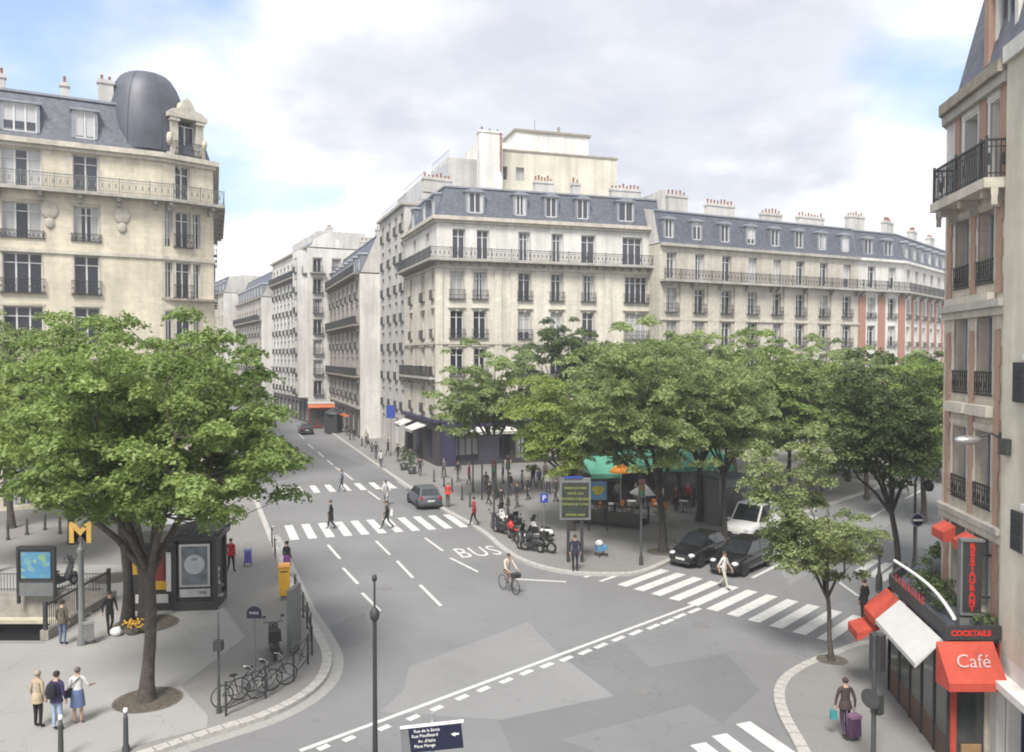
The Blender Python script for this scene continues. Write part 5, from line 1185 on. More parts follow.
# direction sign, foreground
Y_ = 12.5; zt = 10.5 - (725 - 356) / 800 * Y_; c_ = AT(431, Y_, 0)
t_ = thing('direction_sign', 'dark blue direction sign with white lines of lettering and arrow at the bottom edge', 'sign', (c_.x, c_.y, 0), .0); q = MB(); q.tube([(0, .06, 0), (0, .06, zt + .1)], [.035] * 2, 8); q.build('pole', ALU, t_)
q = MB(); q._bar((-.48, 0, zt - .32), (.48, 0, zt - .22), .03, .40, 0); bd = q.build('board', NAVYS, t_)
q = MB(); q._bar((-.5, -.0, zt - .11), (.5, -.0, zt - .0), .05, .03, 0); q.build('rim', WHT, bd)
q = MB(); q._bar((-.475, -.02, zt - .33), (-.35, -.02, zt - .315), .006, .38, 0); q.build('grey_field', IRON_G, bd)
for k, (s1) in enumerate(('Rue de la Sante', 'Rue Mouffetard', 'Av. d\'Italie', 'Place Monge')):
    text(s1, .066, WHT, bd, (-.08 - .03 * (k % 2), -.024, zt - .14 - .082 * k), (R(90), -math.atan(.104), 0))
q = MB(); q.face([(.3, -.024, zt - .2), (.37, -.024, zt - .235), (.37, -.024, zt - .165)]); q._bar((.36, -.02, zt - .2), (.43, -.02, zt - .193), .006, .025, 0); q.build('arrow', WHT, bd)
# metro stairwell
q = MB(); pit = 3.0
STW = mat('metro_stone', (.36, .34, .30), .8, var=.15, kind='plaster')
for a_, b_ in (((HX0, HY0), (HX1, HY0)), ((HX1, HY0), (HX1, HY1)), ((HX1, HY1), (HX0, HY1)), ((HX0, HY1), (HX0, HY0))):
    q.face([(*a_, -pit), (*b_, -pit), (*b_, SW + .004), (*a_, SW + .004)])
q.face([(HX0, HY0, -pit), (HX1, HY0, -pit), (HX1, HY1, -pit), (HX0, HY1, -pit)], 1)
t_ = thing('metro_entrance', 'sunken metro entrance with stone coping, iron railing and dark passage on the left pavement', 'metro entrance', (HX1, HY1, 0)); org = (HX1, HY1, 0)
q.build('wall', [STW, PAVE], t_, org)
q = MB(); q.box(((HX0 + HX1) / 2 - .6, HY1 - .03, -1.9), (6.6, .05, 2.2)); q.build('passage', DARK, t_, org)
q = MB(); q.box(((HX0 + HX1) / 2 - .15, HY1 - .22, -.62), (HX1 - HX0 - .3, .4, .16)); q.build('lintel', mat('pale_lintel', (.5, .47, .36), .8), t_, org)
q = MB(); q.box(((HX0 + HX1) / 2, HY1 + .17, SW + .19), (HX1 - HX0 + .6, .34, .36)); q.box((HX1 + .15, (HY0 + HY1) / 2, SW + .19), (.3, HY1 - HY0 - .02, .358)); q.build('coping', STW, t_, org)
for k in range(12): q = MB(); q.box((HX1 - 5.5 - .3 * k, (HY0 + HY1) / 2 - 1.2, -2.9 + .12 * k), (.3, 2, .24 + 0.1 * k)); q.build('step', STW, t_, org)
q = MB(); z0 = SW + .37
for x in np.arange(HX0, HX1 - .25, .13): q.tube([(x, HY1 + .17, z0), (x, HY1 + .17, z0 + .75)], [.011] * 2, 4)
for x in np.arange(HX0, HX1 - .2, 1.9): q.tube([(x, HY1 + .17, z0), (x, HY1 + .17, z0 + .9)], [.03] * 2, 6)
for zz in (.1, .75): q.tube([(HX0, HY1 + .17, z0 + zz), (HX1 - .2, HY1 + .17, z0 + zz)], [.02] * 2, 6)
q.build('railing', IRON, t_, org)
q = MB()
for y in np.arange(HY0 + .1, HY1, .13): q.tube([(HX1 + .15, y, z0), (HX1 + .15, y, z0 + .85)], [.012] * 2, 4)
for y in (HY0 + .1, (HY0 + HY1) / 2, HY1): q.box((HX1 + .15, y, z0 + .5), (.12, .12, 1.05))
q._bar((HX1 + .15, HY0 + .1, z0 + .9), (HX1 + .15, HY1, z0 + .9), .09, .06, 0); q.build('railing', IRON, t_, org)
# map board
p = G(32, 606, SW); t_ = thing('map_board', 'dark framed metro map board with blue and green city plan on the stairwell railing', 'map board', (p.x, p.y + .35, SW), .0); s_ = p.y / 800
q = MB(); w_ = 37 * s_; q.box((0, 0, .62), (w_ * .96, .1, .6)); q.build('lower_panel', IRON_G, t_)
q = MB(); zb, zt = .95, 2.35; q.box((-w_ / 2, 0, 1.2), (.09, .14, 2.4)); q.box((w_ / 2, 0, 1.2), (.09, .14, 2.4)); q.box((0, 0, zt - .0), (w_ - .09, .14, .16)); q.box((0, 0, zb), (w_ - .09, .13, .09)); q.build('frame', IRON, t_)
MAPM = bpy.data.materials.new('city_map'); MAPM.use_nodes = True; nt_ = MAPM.node_tree; vv = nt_.nodes.new('ShaderNodeTexVoronoi'); vv.inputs['Scale'].default_value = 4.5; cr2 = nt_.nodes.new('ShaderNodeValToRGB')
nt_.links.new(nt_.nodes.new('ShaderNodeTexCoord').outputs['Object'], vv.inputs['Vector']); nt_.links.new(vv.outputs['Color'], cr2.inputs[0]); nt_.links.new(cr2.outputs[0], nt_.nodes['Principled BSDF'].inputs['Base Color']); nt_.nodes['Principled BSDF'].inputs['Roughness'].default_value = .3
cr2.color_ramp.elements[0].color = (.08, .26, .14, 1); cr2.color_ramp.elements[1].color = (.07, .22, .38, 1); e_ = cr2.color_ramp.elements.new(.4); e_.color = (.09, .26, .40, 1); e_ = cr2.color_ramp.elements.new(.15); e_.color = (.3, .42, .2, 1)
q = MB(); q.box((0, -.02, 1.62), (w_ - .3, .06, 1.1)); q.build('map', MAPM, t_); q = MB(); q.box((0, -.01, 1.62), (w_ - .1, .03, 1.27)); q.build('backing', IRON, t_)
# M
p = G(82, 645, SW); t_ = thing('metro_sign', 'tall slim pole with the yellow letter M above the metro entrance', 'metro sign', (p.x, p.y, SW)); s_ = p.y / 800; q = MB(); q.lathe([(.16, 0), (.16, .3), (.11, .4), (.09, 3.3), (.13, 3.4), (.11, 3.5), (.03, 3.6), (.03, 3.75)], n=12); q.build('pole', IRON_G, t_)
me = text_mesh('M', 1.15, .03, bold=.03); me.materials.clear(); me.materials.append(mat('letter_yellow', (.5, .31, .07), .5)); o = place(me, 'letter', t_, (0, 0, 4.02), (R(90), 0, 0)); o.scale = (1, .88, 1)
# news kiosk / advertising kiosk
p = G(192, 611, SW); t_ = thing('advertising_kiosk', 'black newspaper kiosk with framed posters beside the forked tree', 'kiosk', (p.x, p.y + .9, SW), .12)
q = MB(); q.box((0, 0, .2), (1.75, 1.75, .4)); 
for sx in (-1, 1):
    for sy in (-1, 1): q.box((sx * .8, sy * .8, 1.65), (.16, .16, 2.5))
q.box((0, 0, 1.65), (1.5, 1.5, 2.5)); q.build('body', IRON, t_)
q = MB(); q.box((0, 0, 3.0), (2.0, 2.0, .22)); q.lathe([(1.2, 3.1), (.9, 3.3), (.3, 3.5), (0, 3.6)], n=12)
for k in range(7): q.ell((-.9 + .3 * k, -1.0, 3.16), (.11, .05, .12), 8, 5); q.ell((1.0, -.9 + .3 * k, 3.16), (.05, .11, .12), 8, 5)
q.build('roof', IRON, t_)
POSTER = mat('poster_grey', (.16, .19, .22), .3, var=.25, scale=2.5)
q = MB(); q.box((0, -.81, 1.85), (1.2, .12, 1.75)); fr_ = q.build('poster_frame', ALU, t_); q = MB(); q.box((0, -.875, 1.85), (1.02, .02, 1.57)); q.build('poster', POSTER, fr_)
q = MB(); q.disc((0, -.89, 1.9), (0, 1, 0), .4, .01, 28); q.build('clock_face', mat('poster_pale', (.45, .47, .5), .4), fr_); text('ON', .14, IRON, fr_, (0, -.9, 2.1), (R(90), 0, 0))
q = MB(); q.box((0, -.8, .72), (1.2, .1, .32)); q.build('notice', mat('notice_pale', (.42, .42, .42), .5), t_); text('1988', .2, IRON, t_, (.28, -.856, .72), (R(90), 0, 0))
# second kiosk part with red and yellow poster
p = G(163, 612, SW); t_ = thing('newspaper_kiosk', 'newspaper kiosk with red and yellow magazine posters behind the tree trunk', 'kiosk', (p.x - .55, p.y + 1.1, SW), .05)
q = MB(); q.box((0, 0, 1.3), (1.7, 1.9, 2.6)); q.box((0, -.1, 2.75), (2.1, 2.3, .2)); q.build('body', IRON, t_)
q = MB(); q.box((.2, -.96, 1.6), (.6, .05, 1.4)); po = q.build('poster', mat('poster_red', (.28, .04, .035), .6), t_); q = MB(); q.box((.2, -.99, 1.05), (.75, .03, .35)); q.build('headline', YELP, po); q = MB(); q.box((.68, -.965, 1.6), (.2, .05, 1.6)); q.build('poster_edge', WHT, t_)
q = MB(); q.box((-.5, -.96, 1.9), (.5, .05, .8)); q.build('poster', YELP, t_); q = MB(); q.box((0, -.96, .5), (1.3, .05, .35)); q.build('notice', CGREY, t_)
# white parasol behind kiosk
p = G(180, 560, SW); t_ = thing('market_parasol', 'large white parasol opened behind the kiosk under the big tree', 'parasol', (p.x, p.y, SW)); q = MB(); q.lathe([(.04, 0), (.04, 2.6)], n=8); q.build('pole', ALU, t_)
q = MB(); q.lathe([(1.7, 2.15), (1.69, 2.2), (.9, 2.6), (0.0, 2.95)], n=8, sm=False); q.build('canopy', WHT, t_)
# clothes/leaf rack & flowers by kiosk
p = G(219, 607, SW); t_ = thing('postcard_rack', 'postcard rack with pale cards right of the black kiosk', 'rack', (p.x, p.y, SW)); q = MB(); q.tube([(0, 0, 0), (0, 0, 1.7)], [.02] * 2, 6); q.box((0, 0, .02), (.4, .4, .04)); q.build('frame', ALU, t_)
for k in range(10): q = MB(); q.box((random.uniform(-.12, .12), random.uniform(-.1, .1), .35 + .14 * k), (.2, .16, .1), random.random()); q.build('card', CGREY if k % 2 else IRON_G, t_)
p = G(133, 634, SW); t_ = thing('flower_bucket', 'bunch of yellow flowers in a basket on the pavement by the dark tree', 'flowers', (p.x, p.y, SW)); q = MB(); q.lathe([(.2, 0), (.3, .25), (.28, .25)], n=12); q.build('basket', SOIL, t_); q = MB()
for k in range(60): q.ell((random.gauss(0, .2), random.gauss(0, .16), .33 + random.random() * .15), (.045, .045, .035), 6, 4)
q.build('blossoms', YELP, t_)
q = MB(); q.ell((0, 0, .16), (.22, .18, .17), 10, 7); q.ell((.1, 0, .3), (.07, .05, .06), 8, 5); p = G(116, 636, SW); tag(q.build('carrier_bag', WHT, None, (0, 0, 0), (p.x, p.y, SW)), 'white carrier bag left on the pavement beside the flower seller', 'bag')
# yellow letter box
p = G(283, 601, SW); t_ = thing('letter_box', 'yellow post letter box on the left kerb pavement', 'letter box', (p.x, p.y + .2, SW), .3); q = MB(); q.box((0, 0, .12), (.3, .25, .24)); q.build('foot', IRON_G, t_)
q = MB(); q.box((0, 0, .85), (.46, .4, 1.25)); q.build('body', YELP, t_); q = MB(); q.box((0, 0, 1.49), (.54, .48, .1), taper=.85); q.build('lid', mat('paint_orange', (.65, .3, .06), .5), t_); q = MB(); q.box((0, -.205, 1.25), (.3, .02, .05)); q.build('slot', IRON, t_)
# street name sign
p = G(255, 678, SW); t_ = thing('street_name_sign', 'round-topped blue street sign on a thin post beside the scooter', 'sign', (p.x, p.y, SW)); q = MB(); q.tube([(0, 0, 0), (0, 0, 2.15)], [.03] * 2, 8); q.build('pole', IRON_G, t_)
q = MB(); s_ = .22; pr = [(-.24, 1.95), (.24, 1.95)] + [(.24 * math.cos(a_), 2.1 + .24 * math.sin(a_)) for a_ in np.linspace(0, math.pi, 12)]; n = len(pr)
q.add([(x, -.04, z) for x, z in pr] + [(x, -.02, z) for x, z in pr], [tuple(range(n)), tuple(range(n, 2 * n))[::-1]] + [(k, n + k, n + (k + 1) % n, (k + 1) % n) for k in range(n)]); bd = q.build('board', NAVYS, t_)
text('PARIS', .12, WHT, bd, (0, -.045, 2.12), (R(90), 0, 0))
# signal post with box
p = G(219, 713, SW); t_ = pole('signal_post', 'dark slim post with a small push-button box, left of the street name sign', 'post', p, 2.95, .035); q = MB(); q.box((.02, -.05, 2.0), (.24, .22, .28)); q.build('signal_box', IRON, t_)
# pedestrian railings along the curved kerb
kr_line = offset_open(kl[2:], -.55)
idx = [i for i, p_ in enumerate(kr_line)]
def railing_run(pts, label, h=.95, mesh_=False):
    c = pts[0]; t_ = thing('pedestrian_railing', label, 'railing', (c.x, c.y, SW)); L3_ = [Vector((p_.x - c.x, p_.y - c.y, 0)) for p_ in pts]
    q = MB()
    for zz in (h, h * .22): q.tube([p_ + Vector((0, 0, zz)) for p_ in L3_], [.022] * len(L3_), 6)
    q.build('rail', IRON, t_)
    d_ = 0; acc = [0]
    for a_, b_ in zip(L3_, L3_[1:]): acc.append(acc[-1] + (b_ - a_).length)
    def at_(s__):
        for k in range(len(acc) - 1):
            if acc[k] <= s__ <= acc[k + 1]: return L3_[k].lerp(L3_[k + 1], (s__ - acc[k]) / max(1e-6, acc[k + 1] - acc[k]))
        return L3_[-1]
    n = max(1, round(acc[-1] / 1.5))
    for k in range(n + 1): q = MB(); q.tube([(0, 0, 0), (0, 0, h)], [.035] * 2, 8); q.lathe([(.03, h), (.05, h + .03), (0, h + .08)], n=8); q.build('post', IRON, t_, loc=at_(acc[-1] * k / n))
    q = MB()
    for k in range(n):
        a_, b_ = at_(acc[-1] * (k + .08) / n), at_(acc[-1] * (k + .92) / n); z1, z2 = h * .25, h * .95
        q.tube([a_ + Vector((0, 0, z1)), b_ + Vector((0, 0, z2))], [.012] * 2, 5); q.tube([a_ + Vector((0, 0, z2)), b_ + Vector((0, 0, z1))], [.012] * 2, 5); q.ring((a_ + b_) / 2 + Vector((0, 0, h * .6)), (b_ - a_).cross(Vector((0, 0, 1))), .16, .012, 14, 5)
    q.build('cross_bars', IRON, t_)
railing_run([G(x, y, SW).xy for x, y in ((226, 716), (250, 706), (275, 694), (295, 680), (308, 664))], 'pedestrian railing with crossed bars along the curved left kerb, bicycles behind it')
railing_run([G(x, y, SW).xy for x, y in ((312, 655), (311, 640), (306, 625), (300, 610), (295, 598))], 'pedestrian railing continuing up the left kerb behind the dark panel')
p = G(292, 655, SW); t_ = thing('advert_panel', 'tall narrow dark panel seen edge-on beside the scooter on the left kerb', 'panel', (p.x, p.y + .3, SW), 1.5); q = MB(); q.box((0, 0, 1.25), (1.0, .16, 2.1)); q.build('frame', IRON_G, t_); q = MB(); q.box((0, .085, 1.25), (.9, .03, 1.9)); q.build('sheet', CGREY, t_); q = MB(); q.box((0, 0, .1), (.5, .2, .2)); q.build('foot', IRON, t_)
# bollards at bottom left
for px, py, lab in ((126, 752, 'dark bollard with white cap nearest the bottom edge, right of the three pedestrians'), (183 - 122, 760, 'dark bollard with white cap below the three pedestrians')):
    p = G(px, py + 0, SW); t_ = pole('bollard', lab, 'bollard', p, 1.05, .045, group='white capped bollards'); q = MB(); q.lathe([(.05, 1.06), (.06, 1.1), (.05, 1.16), (0, 1.18)], n=10); q.build('cap', WHT, t_)
for k, (px, py) in enumerate(((27, 535), (60, 534), (45, 530), (8, 540))):
    p = G(px, py, SW); t_ = pole('bollard', 'thin dark post under the left trees beyond the map board, %s' % ('second from left', 'rightmost', 'third from left', 'leftmost')[k], 'bollard', p, 1.0, .05, group='posts under the left trees')
# --- signs of the centre
def sign_post(name, label, px, py, ptop, wpx, hpx, m, txt=None, shape='square', tm=WHT, z=SW):
    p = G(px, py, z); s_ = p.y / 800; H = (py - ptop) * s_; t_ = thing(name, label, 'sign', (p.x, p.y, z)); w_, h_ = wpx * s_, hpx * s_
    q = MB(); q.tube([(0, 0, 0), (0, 0, H)], [.035] * 2, 8); q.build('pole', IRON_G, t_); q = MB()
    if shape == 'round': q.disc((0, -.06, H - h_ / 2), (0, 1, 0), h_ / 2, .03, 24)
    else: q.box((0, -.06, H - h_ / 2), (w_, .03, h_))
    bd = q.build('board', m, t_)
    if txt: text(txt, h_ * .85, tm, bd, (0, -.08, H - h_ / 2), (R(90), 0, 0))
    return t_, H, w_, h_, bd
sign_post('parking_sign', 'blue square parking sign with white P behind the parked motorcycles', 544, 545, 493, 8, 9, BLUES, 'P')
sign_post('street_sign', 'blue street sign on a pole before the blank gable of the left street', 391, 455, 405, 9, 13, BLUES, None)
p, H, w_, h_, bd = sign_post('no_entry_sign', 'round blue and grey no-parking sign on the post by the right pavement trees', 916, 580, 512, 14, 14, mat('sign_rim', (.3, .32, .4), .4), None, 'round')
q = MB(); q.disc((0, -.09, H - h_ / 2), (0, 1, 0), h_ * .4, .02, 24); q.build('field', NAVYS, bd); q = MB(); q.box((0, -.105, H - h_ / 2), (h_ * .7, .012, h_ * .14)); q.build('bar', WHT, bd)
# information panel (journal) on two legs with yellow lettering
p = G(575, 562, SW); s_ = p.y / 800; t_ = thing('information_panel', 'large double-legged municipal information panel with yellow lettering on dark ground', 'information panel', (p.x, p.y, SW)); zt = (562 - 477) * s_; zb = (562 - 519) * s_; w_ = 31 * s_
for sx in (-1, 1): q = MB(); q.box((sx * w_ * .22, 0, zb / 2), (.16, .12, zb)); q.build('leg', IRON, t_)
q = MB(); q.box((0, 0, (zb + zt) / 2), (w_, .2, zt - zb)); q.build('case', IRON_G, t_)
q = MB(); q.box((0, -.11, (zb + zt) / 2 - .05), (w_ - .2, .03, zt - zb - .35)); sc_ = q.build('screen', mat('panel_screen', (.035, .045, .035), .2), t_)
q = MB(); q.box((-.1, -.11, zt + .04), (w_ * .6, .1, .1)); q.build('header', BLUES, t_)
YT = mat('letters_yellow', (.35, .36, .06), .6)
for k, s1 in enumerate(('MAIRIE DE PARIS', 'VENTE AUX', 'ENCHERES PUBLIQUES', 'DIMANCHE 15 MAI', '', 'ENTREE LIBRE')):
    if s1: text(s1, .155, YT, sc_, (0, -.13, zt - .5 - .27 * k), (R(90), 0, 0))
# metro map panel of the square
p = G(598, 531, SW); s_ = p.y / 800; t_ = thing('map_board', 'small metro map board with yellow and blue plan beside the information panel', 'map board', (p.x, p.y, SW)); zt = (531 - 479) * s_
q = MB(); q.box((-.55, 0, zt / 2), (.08, .1, zt)); q.box((.55, 0, zt / 2), (.08, .1, zt)); q.box((0, 0, zt - .05), (1.02, .12, .1)); q.box((0, 0, zt - 1.25), (1.02, .12, .08)); q.build('frame', IRON, t_)
q = MB(); q.box((0, 0, zt - .65), (1.0, .06, 1.1)); mp_ = q.build('map', BLUES if False else mat('map_blue', (.12, .3, .5), .4), t_); q = MB(); n = 9; q.face([(.34 * math.cos(a_) * (1 + .3 * math.sin(3 * a_)), -.04, zt - .65 + .32 * math.sin(a_) * (1 + .2 * math.cos(2 * a_))) for a_ in np.linspace(0, 6.28, 14)[:-1]]); q.build('city_area', mat('map_yellow', (.6, .5, .05), .5), mp_)
# stair railings and hedge of the second metro entrance
HEDGE = leafmat('leaves_hedge', (0.03, 0.04, 0.018), (0.10, 0.11, 0.05), .2)
p = G(610, 523, SW); t_ = thing('metro_entrance', 'second metro entrance of the square with dark railings right of the information panel', 'metro entrance', (p.x, p.y, SW), -.45)
q = MB()
for y_ in (-.9, .9):
    q._bar((-2.2, y_, .92), (2.2, y_, .92), .06, .06, 0); q._bar((-2.2, y_, .15), (2.2, y_, .15), .1, .25, 0)
    for x in np.arange(-2.2, 2.21, .16): q.tube([(x, y_, 0), (x, y_, .9)], [.014] * 2, 4)
    for x in (-2.2, 0, 2.2): q.box((x, y_, .55), (.12, .12, 1.1))
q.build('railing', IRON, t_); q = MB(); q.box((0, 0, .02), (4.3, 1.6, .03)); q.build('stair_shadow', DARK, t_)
q = MB(); q.box((0, -.9, .45), (4.2, .05, .8)); q.build('panel', mat('hoarding_brown', (.09, .085, .07), .8), t_)
# --- traffic signals and poles at the junction
def traffic_signal(label, px, py, ptop, face=-1, z=SW, group=None, two=False):
    p = G(px, py, z); s_ = p.y / 800; H = (py - ptop) * s_; t_ = thing('traffic_signal', label, 'traffic light', (p.x, p.y, z), 0, group)
    q = MB(); q.lathe([(.1, 0), (.1, .4), (.06, .5), (.055, H)], n=10); q.build('pole', POSTM, t_)
    q = MB(); q.box((0, -.14, H - .45), (.3, .24, .9)); hd_ = q.build('head', IRON, t_)
    for k, m in enumerate((mat('lens_red', (.12, .01, .01), .3), mat('lens_amber', (.12, .06, .01), .3), mat('lens_green', (.01, .1, .04), .3))):
        q = MB(); q.disc((0, -.27, H - .18 - .27 * k), (0, 1, 0), .09, .02, 12); q.tube([(0, -.26, H - .07 - .27 * k), (0, -.38, H - .09 - .27 * k)], [.06, .05], 6); q.build('lens', m, hd_)
    return t_
traffic_signal('traffic light on the kerb of the square left of the parked motorcycles', 494, 524, 458)
traffic_signal('traffic light on the square just behind the leftmost parked scooter', 508, 516, 455)
traffic_signal('traffic light near the parked black hatchback by the tall tree', 641, 565, 478)
t_ = traffic_signal('traffic light by the near end of the café pavement at the bottom', 873, 775, 632); t_.rotation_euler = (0, 0, 2.2)
q = MB(); q.box((.0, -.16, 1.75), (.24, .2, .5)); q.disc((0, .16, 1.95), (0, 1, 0), .24, .03, 20); q.build('lower_head', POSTM, t_)
p = G(473, 492, SW); t_ = pole('signal_post', 'thin dark post beside the waiting grey hatchback', 'post', p, 3.0, .05)
# big dark board on two posts by the shop
p = G(489, 500, SW); s_ = p.y / 800; t_ = thing('display_board', 'tall dark advertising board on posts in front of the dark blue shop', 'board', (p.x, p.y, SW)); zt = (500 - 435) * s_
for sx in (-.5, .5): q = MB(); q.tube([(sx, 0, 0), (sx, 0, zt)], [.06] * 2, 8); q.build('leg', IRON, t_)
q = MB(); q.box((0, 0, zt - 1.0), (1.5, .2, 2.0)); q.build('board', mat('board_slate', (.05, .05, .07), .4), t_)
# globe lamp
def globe_lamp(label, p, H, z=SW):
    t_ = thing('street_lamp', label, 'street lamp', (p[0], p[1], z)); q = MB(); q.lathe([(.13, 0), (.13, .5), (.07, .6), (.05, H - .3), (.09, H - .2), (.09, H - .1)], n=10); q.build('pole', POSTM, t_); q = MB(); q.ell((0, 0, H + .1), (.24, .24, .24), 14, 10); q.build('globe', mat('lamp_globe', (.6, .6, .58), .3), t_)
p = G(508, 506, SW); globe_lamp('street lamp with pale globe beside the dark advertising board', p, (506 - 463) * p.y / 800)
# lantern lamps at right
def lantern(label, p, H, z=SW, name='street_lamp'):
    t_ = thing(name, label, 'street lamp', (p[0], p[1], z)); q = MB(); q.lathe([(.14, 0), (.14, .6), (.08, .75), (.05, H * .6), (.04, H - .5)], n=10); q.build('pole', POSTM, t_)
    q = MB(); q.lathe([(.06, H - .5), (.1, H - .46), (.19, H - .1), (.2, H - .08), (.1, H), (.03, H + .06), (0, H + .12)], n=6, sm=False); q.build('lantern', POSTM, t_)
p = G(879, 590, SW); lantern('dark lantern lamp post behind the café awnings', p, (590 - 546) * p.y / 800)
# tall street light with arm and lamp head at the right street
p = G(917, 580, SW); t_ = thing('street_light', 'tall dark street light arm with hanging round lamp head near the café corner', 'street lamp', (p.x + .02, p.y + .3, SW)); q = MB(); q.lathe([(.12, 0), (.12, .8), (.07, 1), (.06, 3.5), (.05, 4.6)], n=10); q.tube([(0, 0, 4.5), (.1, 0, 4.9), (.45, 0, 4.85), (.6, 0, 4.6)], [.04, .04, .035, .03], 6); q.build('pole', POSTM, t_)
q = MB(); q.lathe([(.05, 4.62), (.2, 4.5), (.24, 4.3), (.18, 4.12), (0, 4.05)], (.62, 0, 0), n=14); q.build('lamp_head', POSTM, t_)
# wall lamp on the café building
p = K.pt(0, 4.0, 0, 0) + Vector(K.org); zz = 10.5 - 85 / 800 * 20
t_ = thing('wall_lamp', 'grey wall-mounted street lamp on a curved arm above the café', 'lamp', (p.x, p.y, zz)); n_ = K.edge(0)[3]; q = MB(); nv = Vector((n_.x, n_.y, 0)); q.tube([(0, 0, 0), nv * .3 + Vector((0, 0, .18)), nv * .55 + Vector((0, 0, .1))], [.03] * 3, 6); q.box((nv.x * .03, nv.y * .03, 0), (.12, .2, .4)); q.build('arm', POSTM, t_)
q = MB(); q.ell((nv.x * .85, nv.y * .85, .0), (.36, .17, .12), 12, 7); q.build('lamp_head', ALU, t_)
q = MB(); q.box((nv.x * -.0 - .2, nv.y * 0 - .5, -.1), (.3, .3, .4)); q.build('housing', POSTM, t_)

# ---------------------------------------------------------------- café terrace on the right
tz = 3.3; T0 = AT(953, 19.9).xy; T1 = AT(893, 24.6).xy; T2 = T1 + Vector((1.1, 1.3)); T3 = T2 + VP2 * 3.2
t_ = thing('cafe_terrace', 'glazed café terrace with planted roof, black cocktail fascia and red trim', 'café terrace', (T0.x, T0.y, SW)); org = (T0.x, T0.y, SW)
Kn = K0.copy(); inner = [K1 + Vector((-.06, -.0)), K0 + Vector((-.1, .1))]
roofp = [Vector((K1.x - .05, T0.y)), Vector((K0.x - .1, K0.y)), K0 + VP2 * 4 + Vector((-.1, .1)), T3, T2, T1, T0]
q = MB(); q.prism(roofp, tz, tz + .14, bottom=True); q.build('roof', ZINC_D, t_, org)
q = MB(); edge = [T0, T1, T2, T3]
GL = mat('terrace_glass', (.05, .055, .055), .06, spec=.8)
for a_, b_ in zip(edge, edge[1:]):
    q.face([(*b_, SW + .75), (*a_, SW + .75), (*a_, tz), (*b_, tz)]); q.face([(*a_, SW + .75), (*b_, SW + .75), (*b_, tz), (*a_, tz)]) if False else None
q.build('glazing', GL, t_, org)
q = MB()
for a_, b_ in zip(edge, edge[1:]): q.face([(*b_, SW), (*a_, SW), (*a_, SW + .75), (*b_, SW + .75)])
q.build('base_panel', mat('cafe_wood', (.09, .05, .035), .5), t_, org)
for a_, b_ in zip(edge, edge[1:]):
    n = max(2, int((b_ - a_).length / .8))
    for k in range(n + 1):
        p = a_.lerp(b_, k / n); q = MB(); q.box((0, 0, (tz - SW) / 2), (.07, .07, tz - SW)); q.build('post', IRON, t_, loc=(p.x - org[0], p.y - org[1], 0))
# near end wall with doorway
x0, x1 = T0.x, K1.x - .05
q = MB(); q.box(((x0 + .09), T0.y - .04, 1.75), (.14, .1, 3.1)); q.box((x1 - .06, T0.y - .04, 1.75), (.12, .1, 3.1)); q.box(((x0 + x1) / 2, T0.y - .04, 2.5), (x1 - x0 - .3, .09, .1)); q.build('door_frame', CRED, t_, org)
q = MB(); q.box(((x0 + x1) / 2 - .1, T0.y + .02, 1.5), (x1 - x0 - .6, .04, 2.2)); q.build('door_glass', GL, t_, org); q = MB(); q.box((x1 - .28, T0.y - .02, 1.4), (.3, .05, 2.3)); q.build('stone_pier', STONE_K, t_, org); q = MB(); q.box((x0 + .55, T0.y - .05, .5), (.5, .06, .5)); q.build('menu_box', mat('crate_wood', (.3, .2, .1), .8), t_, org)
# fascia with lettering
NEON = mat('letters_red', (.6, .03, .02), .4)
q = MB(); q.box(((x0 + x1) / 2 - .15, T0.y - .1, tz + .3), (x1 - x0 + .1, .12, .34)); fa = q.build('fascia', IRON, t_, org); text('COCKTAILS', .185, NEON, fa, ((x0 + x1) / 2 - org[0] - .22, -.17, tz + .3 - org[2]), (R(90), 0, 0), bold=.008)
q = MB(); q._bar((*T0, tz + .3), (*T1, tz + .3), .1, .3, 0); q._bar((*T1, tz + .3), (*T2, tz + .3), .1, .3, 0); q.build('fascia', IRON, t_, org)
# café awning at the near end, red
q = MB(); xa, xb = T0.x - .42, K1.x - .38; za, zb_ = tz + .1, tz - .7; ya, yb = T0.y - .17, T0.y - .8
vs = [(xa, ya, za), (xb, ya, za), (xb, yb, zb_), (xa, yb, zb_), (xa, yb, zb_ - .2), (xb, yb, zb_ - .2), (xa, ya, zb_ - .2), (xb, ya, zb_ - .2)]
q.add(vs, [(3, 2, 1, 0), (4, 5, 2, 3), (0, 6, 4, 3), (1, 2, 5, 7)]); aw = q.build('awning', CRED, t_, org)
sl = math.atan2(za - zb_, ya - yb); cx0 = (xa + xb) / 2 - org[0]
o = text('Café', .46, mat('letters_pale', (.45, .33, .32), .6), aw, (cx0, (ya + yb) / 2 - org[1] - .02, (za + zb_) / 2 - org[2] + .02), (sl, 0, 0), shear=.25)
